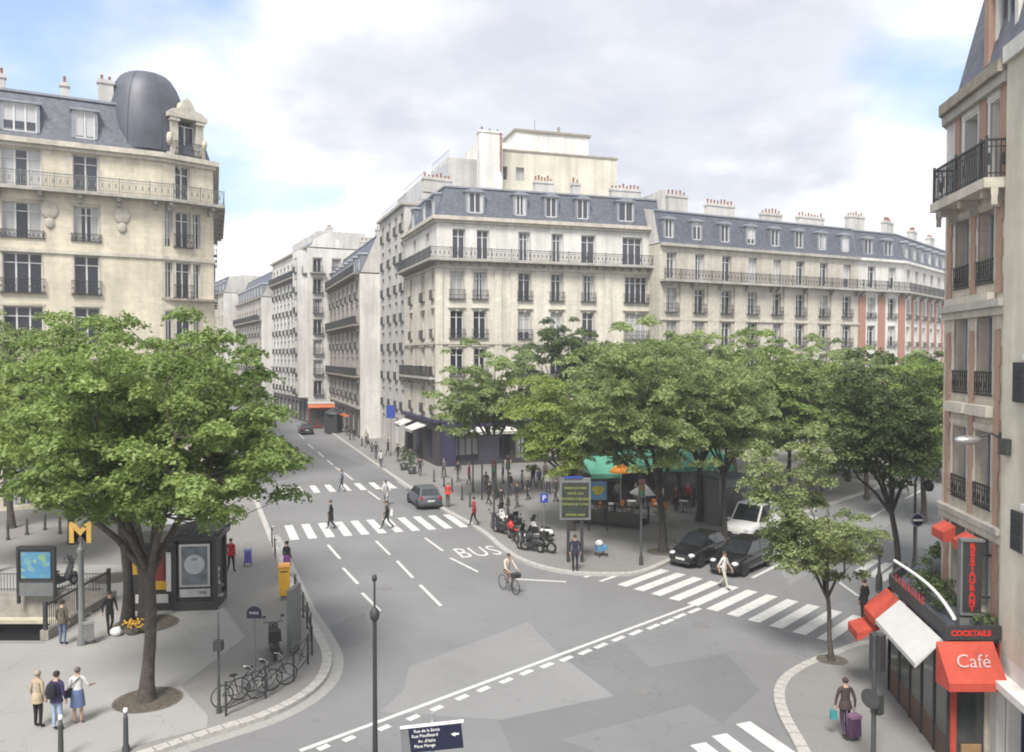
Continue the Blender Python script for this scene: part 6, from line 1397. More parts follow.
# long grey awning over the street side and red ends
def slab_awning(a_, b_, za, zb_, out_, m, name='awning', val=.22, o0=.08):
    d_ = (b_ - a_).normalized(); n_ = Vector((-d_.y, d_.x)); q = MB(); A_ = a_ + n_ * o0; B_ = b_ + n_ * o0; C_ = b_ + n_ * out_; D_ = a_ + n_ * out_
    q.add([(*A_, za), (*B_, za), (*C_, zb_), (*D_, zb_), (*D_, zb_ - val), (*C_, zb_ - val)], [(0, 1, 2, 3), (3, 2, 5, 4), (0, 3, 4), (1, 5, 2)]); q.add([(*A_, za - .03), (*B_, za - .03), (*C_, zb_ - .03), (*D_, zb_ - .03)], [(3, 2, 1, 0)])
    return q.build(name, m, t_, org)
dT = (T1 - T0).normalized()
slab_awning(T0 + dT * .15, T0 + dT * 3.6, tz - .0, tz - .62, .75, CGREY, val=.12)
slab_awning(T0 + dT * 3.65, T1 + dT * .1, tz - .0, tz - .62, .75, CRED)
slab_awning(T1 + Vector((.1, .15)), T2, tz, tz - .6, .7, CRED)
slab_awning(T2, T3, tz, tz - .6, .7, CRED)
# low red awning further down at far end
slab_awning(T0 + dT * 4.0, T1 + dT * .35, tz - .85, tz - 1.2, 1.15, CRED, val=.25, o0=.2)
# lettering along the side
for k, ch in enumerate('BRASSERIE'):
    p = T0.lerp(T1, .35 + .06 * k); text(ch, .3, NEON, t_, (p.x - org[0] - .09, p.y - org[1], tz + .55 - org[2]), (R(90), 0, math.atan2(-dT.y, -dT.x)), bold=.01)
# curved white rail
q = MB(); pts = []
for s_ in np.linspace(0, 1, 14): p = T1.lerp(T0, s_); pts.append((p.x + .12 + .25 * math.sin(s_ * 3.14), p.y, tz + .62 + .25 * (1 - s_)))
q.tube(pts, [.05] * 14, 6); q.build('rail', WHT, t_, org)
# planting on the terrace roof
rng = np.random.default_rng(5)
cl = []
for k in range(26):
    s_ = rng.uniform(.0, 1.0); p = T0.lerp(T1, s_) + Vector((.7 + rng.uniform(-.3, .5), 0)); cl.append(((p.x, p.y, tz + .4 + rng.uniform(0, .3)), rng.uniform(.18, .34), rng.uniform(.2, .8)))
for k in range(10): p = T2.lerp(T3, rng.uniform(0, 1)) + Vector((.5, -.2)); cl.append(((p.x, p.y, tz + .5 + rng.uniform(0, .3)), rng.uniform(.2, .35), rng.uniform(.2, .7)))
me = crown_mesh('roof_plants', cl, MATS['leaves_dark'], .05, 700, rng); o = place(me, 'roof_plants'); tag(o, 'leafy planter greenery growing on the café terrace roof', 'plants', kind='stuff')
q = MB(); q.box((0, 0, .12), (.35, 3.2, .24), 0); o = q.build('planter', IRON_G, None, (0, 0, 0), ((T0 + T1).x / 2 + .75, (T0 + T1).y / 2, tz + .145), math.atan2(dT.y, dT.x) - 1.57); tag(o, 'long grey planter box on the café terrace roof', 'planter')
# vertical neon sign
p = K.pt(0, 3.38, 0, 0) + Vector(K.org); n_ = K.edge(0)[3]; t_ = thing('restaurant_sign', 'tall black vertical sign with red letters projecting above the café terrace', 'sign', (p.x, p.y, 3.82), math.atan2(-n_.y, -n_.x)); zb_, zt_ = .0, 1.9
q = MB(); q.box((-.5, 0, .93), (.46, .2, 1.86)); bd = q.build('board', IRON, t_); q = MB(); q.box((-.5, 0, 1.89), (.58, .26, .06)); q.box((-.5, 0, -.03), (.58, .26, .06)); q.box((-.76, 0, .93), (.05, .22, 1.9)); q.build('frame', IRON_G, t_); q = MB(); q.box((-.12, 0, .4), (.24, .05, .05)); q.box((-.12, 0, 1.5), (.24, .05, .05)); q.build('bracket', IRON, t_)
for k, ch in enumerate('RESTAURANT'): text(ch, .2, NEON, bd, (-.5, -.105, 1.74 - .18 * k), (R(90), 0, 0), bold=.012)
# small red window hoods
def hood(label, u, z, w_):
    q = MB(); vs = [(-w_ / 2, 0, 0), (w_ / 2, 0, 0), (w_ / 2, -.32, -.2), (-w_ / 2, -.32, -.2), (-w_ / 2, -.32, -.45), (w_ / 2, -.32, -.45), (-w_ / 2, 0, -.45), (w_ / 2, 0, -.45)]
    q.add(vs, [(3, 2, 1, 0), (4, 5, 2, 3), (0, 6, 4, 3), (1, 2, 5, 7)])
    return q.build('window_hood', CRED, K.root, (0, 0, 0), K.pt(0, u, .24, z), K.ang(0))
for u in (cK[0][0], cK[1][0]): hood('', u, 5.72, .88)

# ---------------------------------------------------------------- pavilion café with green awnings
base = AT(650, 57).xy; t_ = thing('pavilion_cafe', 'dark glazed pavilion café with green canvas awnings under the trees of the square', 'café', (base.x, base.y, SW), .2)
q = MB(); q.box((0, 1.6, 1.7), (10.5, 3.2, 3.4)); q.build('body', mat('cafe_brown', (.045, .04, .038), .6), t_); q = MB(); q.box((0, 1.6, 3.47), (10.9, 3.6, .14)); q.build('roof', ZINC_D, t_)
for k in range(7): q = MB(); q.box((-4.4 + 1.47 * k, -.02, 1.6), (1.15, .06, 2.2)); q.build('window', GL, t_)
for k, (x, w_) in enumerate(((-4.0, 2.2), (-1.2, 2.9), (2.9, 4.8))):
    q = MB(); z1 = 3.7 if k else 3.4; vs = [(x - w_ / 2, -.05, z1), (x + w_ / 2, -.05, z1), (x + w_ / 2, -2.4, z1 - 1.0), (x - w_ / 2, -2.4, z1 - 1.0), (x - w_ / 2, -2.4, z1 - 1.3), (x + w_ / 2, -2.4, z1 - 1.3)]
    q.add(vs, [(3, 2, 1, 0), (4, 5, 2, 3)]); q.face([vs[0], vs[3], (x - w_ / 2, -.05, z1 - 1.0)]); q.face([vs[1], (x + w_ / 2, -.05, z1 - 1.0), vs[2]]); q.build('awning', CGREEN, t_)
def parasol(label, p, m, R__=1.4, H=2.6):
    t2 = thing('cafe_parasol', label, 'parasol', (p[0], p[1], SW)); q = MB(); q.lathe([(.03, 0), (.03, H)], n=8); q.lathe([(.25, 0), (.25, .06), (.05, .1)], n=10); q.build('pole', ALU, t2); q = MB(); q.lathe([(R__, H - .55), (R__ - .01, H - .45), (R__ * .5, H - .15), (0, H + .05)], n=8, sm=False); q.build('canopy', m, t2)
parasol('orange and yellow folded-down parasol left of the green awnings', AT(621, 53).xy, ORNG, .75, 3.2)
parasol('small white parasol in front of the green awnings', AT(646, 50).xy, WHT, 1.0, 2.3)
parasol('turquoise parasol left of the orange one', AT(603, 57).xy, CGREEN, 1.2, 3.1)
# café tables and chairs
TN = ('second from left', 'third from left', 'leftmost', 'second from right', 'rightmost')
def cafe_set(p, rz, k):
    t2 = thing('cafe_table', '%s of the small round café tables before the green awnings' % TN[k], 'table', (p[0], p[1], SW), rz, 'round tables of the pavilion café'); q = MB(); q.lathe([(.33, .72), (.33, .75)], n=14); q.build('tabletop', WHT, t2); q = MB(); q.lathe([(.2, 0), (.2, .03), (.03, .05), (.03, .72)], n=8); q.build('leg', IRON, t2)
    for s_ in (-1, 1):
        c2 = thing('cafe_chair', 'café chair %s of the %s café table by the green awnings' % ('right' if s_ > 0 else 'left', TN[k]), 'chair', (p[0] + s_ * .6 * math.cos(rz), p[1] + s_ * .6 * math.sin(rz), SW), rz + (0 if s_ > 0 else math.pi), 'wicker chairs of the pavilion café')
        q = MB(); q.box((0, 0, .45), (.42, .42, .05)); q.build('seat', SOIL, c2); q = MB(); q.box((.2, 0, .7), (.04, .4, .45)); q.build('backrest', ORNG if k % 3 == 0 else SOIL, c2)
        for a_ in (-1, 1):
            for b_ in (-1, 1): q = MB(); q.tube([(a_ * .18, b_ * .18, 0), (a_ * .18, b_ * .18, .43)], [.016] * 2, 5); q.build('leg', IRON, c2)
for k, (px, Y_) in enumerate(((612, 52), (632, 53), (600, 55), (660, 52), (684, 53))): cafe_set(AT(px, Y_).xy, .3 + k * .5, k)
# grey service kiosk on the right of the pavilion
p = AT(727, 50).xy; t_ = thing('service_kiosk', 'plain grey shuttered kiosk under the trees right of the green awnings', 'kiosk', (p.x, p.y, SW), .4); q = MB(); q.box((0, 0, 1.4), (2.6, 2.0, 2.8)); q.build('body', IRON_G, t_); q = MB(); q.box((0, 0, 2.87), (2.9, 2.3, .14)); q.build('roof', ZINC_D, t_); q = MB(); q.box((0, -1.01, 1.5), (2.0, .04, 1.6)); [q.box((0, -1.035, .8 + .12 * k), (2.0, .02, .03)) for k in range(12)]; q.build('shutter', mat('shutter_grey', (.1, .1, .1), .6), t_)
# bus shelter / planters on the far pavement
p = G(441, 466, SW); 
for px, py, lab in ((404, 470, 'potted dark shrub on the pavement before the blue shop, left one'), (412, 474, 'potted dark shrub on the pavement before the blue shop, right one')):
    p = G(px, py, SW); t_ = thing('potted_shrub', lab, 'plant', (p.x, p.y, SW)); q = MB(); q.lathe([(.3, 0), (.4, .6), (.36, .6)], n=12); q.build('pot', IRON, t_); rng = np.random.default_rng(px); place(crown_mesh('foliage', [((0, 0, 1.0 + .35 * k), .42 - .06 * k, .3) for k in range(4)], MATS['leaves_dark'], .08, 500, rng), 'foliage', t_)
# red kiosk with awning up the left street
p = AT(321, 116).xy; t_ = thing('red_shop_pavilion', 'red shopfront with orange awnings far up the left street', 'shop', (p.x, p.y, SW), .3); t_.scale = (.8, .8, .95); q = MB(); q.box((0, 1, 1.8), (4.4, 2.4, 3.6)); q.build('body', mat('paint_dark_red', (.16, .02, .02), .6), t_)
q = MB(); q.add([(-2.3, -.2, 3.7), (2.3, -.2, 3.7), (2.4, -1.5, 3.1), (-2.4, -1.5, 3.1)], [(3, 2, 1, 0)]); q.build('awning', mat('canvas_rust', (.45, .12, .04), .8), t_); q = MB(); q.box((0, .9, 3.7), (4.7, 2.8, .16)); q.build('roof', CGREY, t_)
for k in range(3): q = MB(); q.box((-1.4 + 1.4 * k, -.22, 1.5), (1.1, .05, 2.2)); q.build('window', GL, t_)
p = AT(333, 108).xy; t_ = thing('news_stand', 'dark kiosk with rust red awning in front of the red shopfront', 'kiosk', (p.x, p.y, SW), -.2); q = MB(); q.box((0, 0, 1.3), (1.8, 1.8, 2.6)); q.build('body', IRON, t_); q = MB(); q.lathe([(1.3, 2.6), (1.2, 2.8), (.2, 3.3), (0, 3.5)], n=8, sm=False); q.build('roof', IRON, t_); q = MB(); q.add([(.9, -.9, 2.7), (2.2, -.9, 2.2), (2.2, .9, 2.2), (.9, .9, 2.7)], [(0, 1, 2, 3)]); q.build('awning', MATS['canvas_rust'], t_)
# line of posts along the square kerb
for k, (px, py) in enumerate(((462, 500), (470, 507), (452, 492), (444, 487), (434, 482))):
    p = G(px, py, SW); t_ = pole('bollard', 'slim dark bollard along the kerb of the square, %s beside the waiting hatchback' % ('fourth', 'nearest', 'third', 'second', 'farthest')[k], 'bollard', p, 1.1, .045, group='bollards by the waiting hatchback')
for k, (px, py) in enumerate(((372, 452), (362, 446), (350, 440))):
    p = G(px, py, SW); t_ = pole('bollard', 'dark bollard along the right kerb of the left street, %s of three' % ('nearest', 'middle', 'farthest')[k], 'bollard', p, 1.1, .06, group='bollards up the left street')
# ---------------------------------------------------------------- people
SKINM = mat('skin', (.42, .26, .19), .6, var=.06); 
def clothm(rgb): return mat('cloth_%d_%d_%d' % tuple(int(c * 255) for c in rgb), rgb, .9, var=.12, scale=5)
def person(label, loc, face, H=1.7, top=(.05, .05, .06), leg=(.03, .03, .04), shoe=(.02, .02, .02), hair=(.04, .03, .025), pose='stand', phase=0.0, coat=None, skirt=None, hairlen=0, hat=None, z=SW, arms=None, helmet=None, sleeves=True, bare_legs=False, group=None):
    """face: ground direction the person looks"""
    root = thing('person', label, 'person', (loc[0], loc[1], z), math.atan2(face[1], face[0]) - math.pi / 2, group)   # local +y = forward, x = right
    s = H / 1.7; V = Vector; sw = math.sin(phase) if pose == 'walk' else 0.0
    J = {}
    J['pel'] = V((0, 0, .92)); J['waist'] = V((0, .0, 1.08)); J['chest'] = V((0, .01, 1.27)); J['neckb'] = V((0, 0, 1.43)); J['neck'] = V((0, .01, 1.50)); J['head'] = V((0, .025, 1.58)); J['crown'] = V((0, .015, 1.655))
    if pose == 'sit':
        for k in ('waist', 'chest', 'neckb', 'neck', 'head', 'crown'): J[k] = J[k] + V((0, .12 * (J[k].z - .9) / .3 * .6, 0))
    for sd_, sg in (('l', -1), ('r', 1)):
        a_ = sw * sg
        J['hip' + sd_] = V((sg * .09, 0, .87)); 
        if pose == 'sit':
            up = .12 * sg
            J['knee' + sd_] = V((sg * .11, .34, .72 + up)); J['ank' + sd_] = V((sg * .11, .22, .33 + up * 1.2)); J['toe' + sd_] = V((sg * .11, .36, .28 + up * 1.2)); J['elb' + sd_] = V((sg * .26, .32, 1.12)); J['wri' + sd_] = V((sg * .24, .52, 1.03)); hd_ = V((0, 1, -.1))
        else:
            J['knee' + sd_] = V((sg * .095, .02 + .17 * a_ + (.06 if a_ < 0 else 0), .48)); J['ank' + sd_] = V((sg * .09, .33 * a_ - (.08 if a_ < 0 else 0), .085 + (.06 if a_ < -.3 else 0))); J['toe' + sd_] = J['ank' + sd_] + V((sg * .02, .15, -.045))
            J['elb' + sd_] = V((sg * .235, -.03 - .14 * a_, 1.13)); J['wri' + sd_] = V((sg * .25, .06 - .26 * a_, .9)); hd_ = V((0, .25, -1))
            if arms and sd_ in arms: e_, w_ = arms[sd_]; J['elb' + sd_] = V((sg * e_[0], e_[1], e_[2])); J['wri' + sd_] = V((sg * w_[0], w_[1], w_[2])); hd_ = (J['wri' + sd_] - J['elb' + sd_]).normalized()
        J['sho' + sd_] = V((sg * .175, 0, 1.385)) + (V((0, .12, 0)) if pose == 'sit' else V((0, 0, 0)))
        hd_.normalize(); J['palm' + sd_] = J['wri' + sd_] + hd_ * .07
        side = V((0, 1, 0)) if abs(hd_.y) < .7 else V((1, 0, 0))
        for f in range(4): J['f%d%s' % (f, sd_)] = J['palm' + sd_] + hd_ * (.055 + .012 * (1 - abs(f - 1.4))) + side * (.027 - .018 * f) + V((-sg * .012, 0, 0)); J['g%d%s' % (f, sd_)] = J['f%d%s' % (f, sd_)] + hd_ * .03 + V((-sg * .018, 0, 0))
        J['th' + sd_] = J['wri' + sd_] + hd_ * .045 + side * .045 + V((-sg * .01, 0, 0)); J['ti' + sd_] = J['th' + sd_] + hd_ * .035 + side * .01
    RAD = {'pel': (.15, .115), 'waist': (.135, .1), 'chest': (.16, .11), 'neckb': (.085, .07), 'neck': (.052, .055), 'head': (.073, .088), 'crown': (.06, .075), 'hip': (.09, .09), 'knee': (.058, .058), 'ank': (.04, .045), 'toe': (.035, .025), 'sho': (.062, .06), 'elb': (.043, .043), 'wri': (.028, .03), 'palm': (.024, .034), 'f': (.0105, .0105), 'g': (.009, .009), 'th': (.012, .012), 'ti': (.0095, .0095)}
    if skirt is not None or coat: RAD['pel'] = (.165, .13)
    names = list(J); id_ = {k: i for i, k in enumerate(names)}
    E = [('pel', 'waist'), ('waist', 'chest'), ('chest', 'neckb'), ('neckb', 'neck'), ('neck', 'head'), ('head', 'crown')]
    for d_ in 'lr':
        E += [('pel', 'hip' + d_), ('hip' + d_, 'knee' + d_), ('knee' + d_, 'ank' + d_), ('ank' + d_, 'toe' + d_), ('neckb', 'sho' + d_), ('sho' + d_, 'elb' + d_), ('elb' + d_, 'wri' + d_), ('wri' + d_, 'palm' + d_), ('wri' + d_, 'th' + d_), ('th' + d_, 'ti' + d_)]
        for f in range(4): E += [('palm' + d_, 'f%d%s' % (f, d_)), ('f%d%s' % (f, d_), 'g%d%s' % (f, d_))]
    me = bpy.data.meshes.new('tmp'); me.from_pydata([tuple(J[k] * s) for k in names], [(id_[a_], id_[b_]) for a_, b_ in E], []); o = bpy.data.objects.new('tmp', me); COL.objects.link(o)
    md = o.modifiers.new('s', 'SKIN'); sv = me.skin_vertices[0].data
    for k in names:
        base_ = k if k in RAD else (k[:-1] if k[:-1] in RAD else k[0]); r = RAD[base_]; sv[id_[k]].radius = (r[0] * s, r[1] * s); sv[id_[k]].use_root = (k == 'pel')
    md.use_smooth_shade = True; m2 = o.modifiers.new('d', 'SUBSURF'); m2.levels = 1; m2.render_levels = 1
    dg = bpy.context.evaluated_depsgraph_get(); bm_ = bpy.data.meshes.new_from_object(o.evaluated_get(dg)); bpy.data.objects.remove(o)
    bm_.name = 'body'; bm_.materials.clear(); [bm_.materials.append(x) for x in (SKINM, clothm(top), clothm(leg), clothm(shoe))]
    segs = [(J[a_] * s, J[b_] * s, a_, b_) for a_, b_ in E]
    def zone(a_, b_, t):
        if b_ in ('head', 'crown') or a_ == 'neck': return 0
        if b_ == 'neck': return 1 if t < .4 else 0
        if b_[:4] in ('palm',) or b_[0] in 'fg' or b_[:2] in ('th', 'ti'): return 0
        if b_[:3] == 'wri': return 1 if sleeves and t < .9 else 0
        if b_[:3] in ('elb', 'sho') or b_ in ('waist', 'chest', 'neckb'): return 1 if not (b_ == 'waist' and t < .1) else 2
        if b_[:3] == 'toe': return 3
        if b_[:3] == 'ank': return (0 if bare_legs else 2) if t < .92 else 3
        if bare_legs and b_[:4] == 'knee' and t > .6: return 0
        return 2
    mi = []
    for pl in bm_.polygons:
        c = pl.center; best = (9, 1)
        for A_, B_, a_, b_ in segs:
            ab = B_ - A_; t = max(0, min(1, (c - A_).dot(ab) / ab.length_squared)); d_ = (c - A_ - ab * t).length
            if d_ < best[0]: best = (d_, zone(a_, b_, t))
        mi.append(best[1])
    bm_.polygons.foreach_set('material_index', mi); bm_.polygons.foreach_set('use_smooth', [True] * len(mi))
    place(bm_, 'body', root)
    hc = (J['head'] + V((0, 0, .03))) * s
    # face: nose, eyes, ears
    q = MB(); q.ell((hc.x, hc.y + .088 * s, hc.z - .022 * s), (.013 * s, .02 * s, .022 * s), 6, 5); q.ell((hc.x, hc.y + .078 * s, hc.z - .062 * s), (.024 * s, .01 * s, .007 * s), 6, 4)
    for sg in (-1, 1): q.ell((sg * .074 * s, hc.y - .005, hc.z - .01 * s), (.012 * s, .02 * s, .03 * s), 6, 5)
    q.build('face_features', SKINM, root)
    for sg in (-1, 1): q = MB(); q.ell((sg * .028 * s, hc.y + .078 * s, hc.z + .006 * s), (.011 * s, .008 * s, .008 * s), 6, 4); q.build('eye', IRON, root)
    hm = clothm(helmet) if helmet else clothm(hair)
    q = MB(); k_ = 1.0 if not helmet else 1.18
    q.ell((hc.x, hc.y - .018 * s, hc.z + .03 * s), (.088 * s * k_, .098 * s * k_, .085 * s * k_), 12, 8)
    if hairlen: q.ell((hc.x, hc.y - .055 * s, hc.z - .06 * s * hairlen), (.08 * s, .06 * s, .09 * s * hairlen), 10, 7)
    q.build('helmet' if helmet else 'hair', hm, root)
    if coat:
        zt_, zb_, rx, ry = coat; q = MB(); q.lathe([(1.12, zb_ * s), (1.0, (zb_ * .6 + zt_ * .4) * s), (.9, zt_ * s), (.7, (zt_ + .03) * s)], n=16, sx=rx * s, sy=ry * s); q.build('coat_skirt', clothm(top), root)
    if skirt:
        rgb, zb_ = skirt; q = MB(); q.lathe([(1.25, zb_ * s), (1.12, (zb_ * .5 + .5) * s), (.95, 1.02 * s), (.8, 1.06 * s)], n=18, sx=.17 * s, sy=.14 * s); q.build('skirt', clothm(rgb), root)
    return root
def bag(name, label, cat, loc, d, m, taper=.9, z=0, rz=0):
    q = MB(); q.box((0, 0, d[2] / 2), d, taper=taper); q.tube([(-d[0] * .3, 0, d[2]), (-d[0] * .2, 0, d[2] + .12), (d[0] * .2, 0, d[2] + .12), (d[0] * .3, 0, d[2])], [.012] * 4, 5)
    return tag(q.build(name, m, None, (0, 0, 0), (loc[0], loc[1], z), rz), label, cat)
def trolley(label, loc, m, m2, rz=0, z=SW):
    t_ = thing('shopping_trolley', label, 'shopping trolley', (loc[0], loc[1], z), rz); q = MB(); q.box((0, 0, .47), (.36, .26, .6), taper=.92); q.build('bag', m, t_); q = MB(); q.box((0, 0, .8), (.37, .28, .1)); q.build('flap', m2, t_)
    q = MB()
    for sx in (-.14, .14): q.tube([(sx, .15, .1), (sx, .17, .95), (sx * .6, .24, 1.05)], [.012] * 3, 6)
    q.tube([(-.09, .24, 1.05), (.09, .24, 1.05)], [.018] * 2, 6); q.build('handle', ALU, t_)
    for sx in (-.18, .18): q = MB(); q.ring((sx, .1, .08), (1, 0, 0), .065, .018, 14, 5); q.build('wheel', RUB, t_)
    return t_
def at_ground(px, py): return G(px, py, SW)
DOWN = Vector((0, -1)); UP = Vector((0, 1))
P_ = person
# three standing at the bottom left
P_('elderly person in tan jacket and black trousers, left of the three at the lower left', at_ground(38, 728), (.3, 1), 1.6, (.40, .33, .23), (.012, .012, .013), hair=(.35, .3, .24), coat=(1.05, .78, .17, .14))
P_('person in dark blue jacket and pale jeans, middle of the three at the lower left', at_ground(57, 731), (.15, 1), 1.66, (.035, .03, .09), (.33, .41, .55), hair=(.03, .025, .025), coat=(1.05, .84, .165, .14))
P_('person in white shirt and blue skirt, right of the three at the lower left', at_ground(78, 724), (-.2, 1), 1.6, (.62, .62, .63), (.42, .3, .22), hair=(.12, .1, .09), skirt=((.10, .14, .26), .55), bare_legs=True, shoe=(.3, .2, .15), sleeves=False, arms={'r': ((.3, .02, 1.14), (.36, .22, 1.1))})
p = at_ground(57, 731); q = MB(); q.ell((0, 0, .22), (.15, .1, .24), 12, 8); q.tube([(-.09, .08, .4), (-.1, .2, .35), (-.09, .1, .05)], [.015] * 3, 5); q.tube([(.09, .08, .4), (.1, .2, .35), (.09, .1, .05)], [.015] * 3, 5); tag(q.build('backpack', clothm((.015, .015, .03)), None, (0, 0, 0), (p.x - .04, p.y - .2, SW + .98)), 'dark backpack worn by the person in the blue jacket', 'backpack')
p = at_ground(78, 724); q = MB(); q.tube([(-.17, -.12, 1.02), (-.06, -.13, 1.2), (.12, -.07, 1.38)], [.014] * 3, 6); q.box((-.2, -.08, .92), (.1, .22, .2)); tag(q.build('shoulder_bag', clothm((.02, .02, .03)), None, (0, 0, 0), (p.x, p.y, SW)), 'dark shoulder bag with diagonal strap on the person in white', 'bag')
# metro mouth, flower seller
P_('person in brown-green jacket and jeans at the metro stairwell edge', (AT(57, 28.35).x, 28.45), (.2, 1), 1.62, (.09, .085, .06), (.12, .16, .26), hair=(.03, .025, .02), coat=(1.05, .85, .165, .14))
P_('person in black clothes standing by the flower basket at the dark tree', at_ground(110, 634), (.6, -.6), 1.6, (.015, .015, .017), (.02, .02, .022), pose='walk', phase=.4)
p = at_ground(89, 644); trolley('grey shopping trolley standing beside the metro sign pole', p, clothm((.2, .2, .2)), clothm((.3, .3, .3)), .5)
P_('person in red jacket and black trousers walking away behind the kiosk', at_ground(231, 573), (.1, 1), 1.66, (.42, .02, .03), (.015, .015, .018), pose='walk', phase=.5, coat=(1.05, .88, .17, .14), hair=(.12, .08, .05))
p = at_ground(248, 566); trolley('blue and violet shopping trolley beside the person in the red jacket', p, clothm((.13, .12, .45)), clothm((.3, .3, .6)), .3)
P_('person in dark top and purple skirt standing at the left kerb above the letter box', at_ground(287, 576), (.5, .8), 1.65, (.03, .03, .04), (.2, .05, .25), hair=(.03, .02, .02), skirt=((.25, .07, .30), .5), bare_legs=True)
# on the crossings
P_('person in long black coat walking on the left part of the near zebra crossing', G(331, 529), (-1, -.2), 1.75, (.012, .012, .014), (.012, .012, .014), pose='walk', phase=.6, coat=(1.05, .5, .17, .15), z=0)
P_('person in dark clothes with white shirt striding across the middle of the near zebra crossing', G(387, 529), (-.9, -.35), 1.72, (.03, .03, .035), (.015, .015, .017), pose='walk', phase=1.2, z=0)
p = G(387, 529); bag('shoulder_bag', 'white shoulder bag carried across the middle of the near crossing', 'bag', (p.x + .3, p.y - .05), (.14, .3, .3), WHT, z=.85)
P_('person in grey-blue jacket walking on the far zebra crossing', G(342, 492), (-.9, -.3), 1.72, (.10, .12, .18), (.06, .07, .1), pose='walk', phase=.7, z=0)
P_('man in white shirt and cream trousers walking on the crossing before the black cars', G(724, 589), (.55, -.5), 1.7, (.62, .62, .58), (.52, .50, .43), hair=(.05, .04, .03), pose='walk', phase=.8, z=0, sleeves=False)
# square corner
P_('person in red jacket standing beside the waiting grey hatchback', at_ground(448, 507), (-.5, -.8), 1.7, (.5, .04, .03), (.06, .06, .07), coat=(1.05, .88, .17, .14), hair=(.2, .12, .06))
P_('person with red scarf and black trousers walking at the kerb before the dark display board', at_ground(474, 526), (-.9, -.4), 1.78, (.28, .03, .04), (.015, .015, .018), pose='walk', phase=.7, coat=(1.05, .8, .16, .13))
P_('man in dark navy suit standing on the kerb below the information panel', at_ground(575, 571), (.1, -1), 1.75, (.02, .022, .045), (.015, .017, .035), hair=(.03, .025, .02), coat=(1.05, .8, .17, .14))
p = at_ground(601, 556); t_ = thing('pushchair', 'small blue and white pushchair on the kerb right of the man in the suit', 'pushchair', (p.x, p.y, SW), .4); q = MB(); q.box((0, 0, .42), (.5, .36, .22), taper=1.1); q.build('seat', clothm((.1, .3, .55)), t_); q = MB(); q.ell((-.12, 0, .68), (.22, .2, .17), 10, 7); q.build('hood', WHT, t_); q = MB(); [q.tube([(.22, sy, .1), (-.25, sy, .7), (-.42, sy, .9)], [.012] * 3, 5) for sy in (-.17, .17)]; q.build('frame', ALU, t_)
for sx in (-.2, .22):
    for sy in (-.19, .19): q = MB(); q.ring((sx, sy, .09), (0, 1, 0), .07, .02, 12, 5); q.build('wheel', RUB, t_)
# woman by the café and trolley
p = at_ground(845, 737); P_('person in dark brown jacket walking away on the right pavement, pulling a trolley', p, (-.05, 1), 1.62, (.055, .04, .035), (.05, .03, .06), hair=(.05, .035, .03), pose='walk', phase=.5, coat=(1.05, .85, .175, .15), arms={'l': ((.26, 0, 1.13), (.3, -.02, .92))})
bag('carrier_bag', 'turquoise carrier bag held in the left hand of the walker in brown', 'bag', (p.x - .32, p.y), (.18, .1, .24), clothm((.04, .26, .28)), z=SW + .5)
p = at_ground(854, 741); t2 = trolley('purple shopping trolley pulled behind the walker in brown', p, clothm((.07, .03, .08)), clothm((.24, .12, .22)), .3); t2.scale = (.85, .85, .85)
P_('person in black standing beside the lantern lamp post behind the café awnings', at_ground(864, 623), (-.5, .8), 1.72, (.012, .012, .014), (.012, .012, .014), coat=(1.05, .7, .17, .14))
# cyclist
p = G(509, 592); hd = Vector((.55, -.83)); b_ = bicycle('bicycle ridden by the cyclist in the middle of the junction', p, math.atan2(hd.y, hd.x), ALU, None, True, z=0)
P_('cyclist in light top riding towards the camera in the middle of the junction', (p.x - hd.x * .2, p.y - hd.y * .2), hd, 1.7, (.55, .48, .42), (.25, .16, .12), pose='sit', z=0.02, hair=(.10, .06, .04), arms=None, skirt=None)
p = G(386, 505); hd = Vector((.3, -.95)); b_ = bicycle('bicycle of the rider in white between the two zebra crossings', p, math.atan2(hd.y, hd.x), WHITEP, None, False, z=0)
P_('cyclist in white top riding between the two zebra crossings', (p.x - hd.x * .2, p.y - hd.y * .2), hd, 1.7, (.6, .6, .6), (.3, .3, .32), pose='sit', z=0.02, helmet=(.05, .05, .05))
p = at_ground(436, 494); 
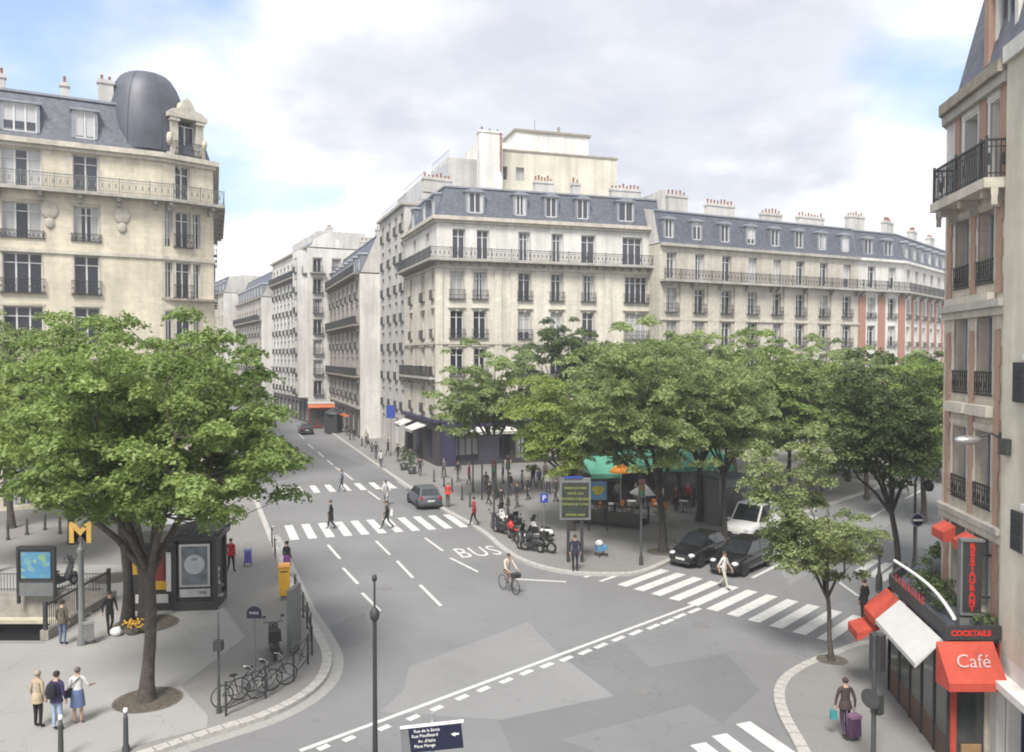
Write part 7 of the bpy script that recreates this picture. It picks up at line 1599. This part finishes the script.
# people of the background
rnd = random.Random(3)
bgp = [(495, 499, 'brown coat near the dark display board legs', (.12, .08, .05)), (510, 496, 'black coat by the globe lamp', (.02, .02, .02)), (522, 493, 'grey top deep under the trees of the square', (.2, .2, .21)), (533, 487, 'black jacket in the shade left of the bright tree', (.02, .02, .02)), (545, 483, 'cream jacket in the shade beneath the bright tree', (.4, .36, .3)), (571, 488, 'dark green coat behind the information panel', (.04, .06, .04)), (582, 492, 'black behind the map board of the square', (.02, .02, .02)), (503, 484, 'blue jacket before the shop awnings', (.05, .07, .2)), (469, 485, 'red top outside the blue shop door', (.3, .04, .04)), (444, 478, 'grey suit right of the blue shop pier', (.1, .1, .11)), (410, 468, 'black coat by the potted shrubs, behind them', (.02, .02, .02)), (388, 456, 'red bag and dark coat under the blue street sign', (.05, .04, .04)), (645, 508, 'black top between café tables and white parasol', (.02, .02, .02)), (660, 506, 'white blouse before the middle green awning', (.55, .55, .53)), (700, 516, 'dark jacket left of the grey kiosk', (.03, .03, .035)), (366, 444, 'pale coat walking up the left street', (.4, .38, .35)), (347, 436, 'black coat near the news stand', (.02, .02, .02)), (489, 505, 'dark clothes between the two traffic lights of the square', (.02, .02, .025)), (501, 512, 'black jacket just behind the parked motorcycles', (.03, .03, .03)), (486, 494, 'grey jacket beside the dark display board', (.12, .12, .13)), (517, 508, 'dark coat under the bright yellow green tree', (.03, .03, .04)), (528, 500, 'black under the trees left of the parking sign', (.02, .02, .02)), (548, 494, 'white shirt under the bright tree behind the parking sign', (.5, .5, .52)), (539, 490, 'blue shirt under the trees', (.10, .14, .3)), (556, 502, 'dark jacket directly left of the information panel', (.04, .04, .04)), (458, 482, 'black outside the blue shop window', (.02, .02, .02)), (398, 462, 'black walking by the potted shrubs', (.02, .02, .02)), (381, 468, 'white shirt on the pavement up the left street', (.5, .5, .5)), (376, 459, 'dark coat on the pavement up the left street', (.04, .04, .04)), (420, 476, 'dark coat right of the potted shrubs', (.04, .035, .03)), (368, 449, 'grey jacket near the bollards up the left street', (.2, .2, .2)), (354, 441, 'dark clothes farthest up the left street pavement', (.03, .03, .03)), (604, 508, 'orange top among the café tables', (.45, .15, .04)), (617, 505, 'white top among the café tables', (.5, .5, .5)), (636, 508, 'dark top beside the small white parasol', (.04, .04, .05)), (676, 512, 'brown top before the green awnings', (.15, .09, .06)), (688, 508, 'red top before the right green awning', (.3, .04, .03)), (340, 432, 'yellow safety vest far up the left street', (.5, .5, .03)), (565, 492, 'grey coat beside the low bright tree trunk', (.2, .2, .2))]
for px, py, lab, c in bgp:
    P_('person in ' + lab, at_ground(px, py), (rnd.uniform(-1, 1), rnd.uniform(-1, 1)), rnd.uniform(1.6, 1.78), c, rnd.choice([(.02, .02, .025), (.05, .06, .1), (.1, .1, .1)]), pose='walk', phase=rnd.uniform(-1.2, 1.2), hair=rnd.choice([(.03, .02, .02), (.1, .06, .03), (.2, .17, .14)]))

# ---------------------------------------------------------------- air
hb = MB(); hb.box((10, 130, 20.5), (420, 400, 47))
hz = bpy.data.materials.new('haze'); hz.use_nodes = True; t = hz.node_tree; t.nodes.clear(); oo = t.nodes.new('ShaderNodeOutputMaterial'); pv = t.nodes.new('ShaderNodeVolumePrincipled')
pv.inputs['Density'].default_value = 0.0007; pv.inputs['Color'].default_value = (.93, .95, 1, 1); t.links.new(pv.outputs[0], oo.inputs['Volume'])
tag(hb.build('haze', hz), kind='stuff')
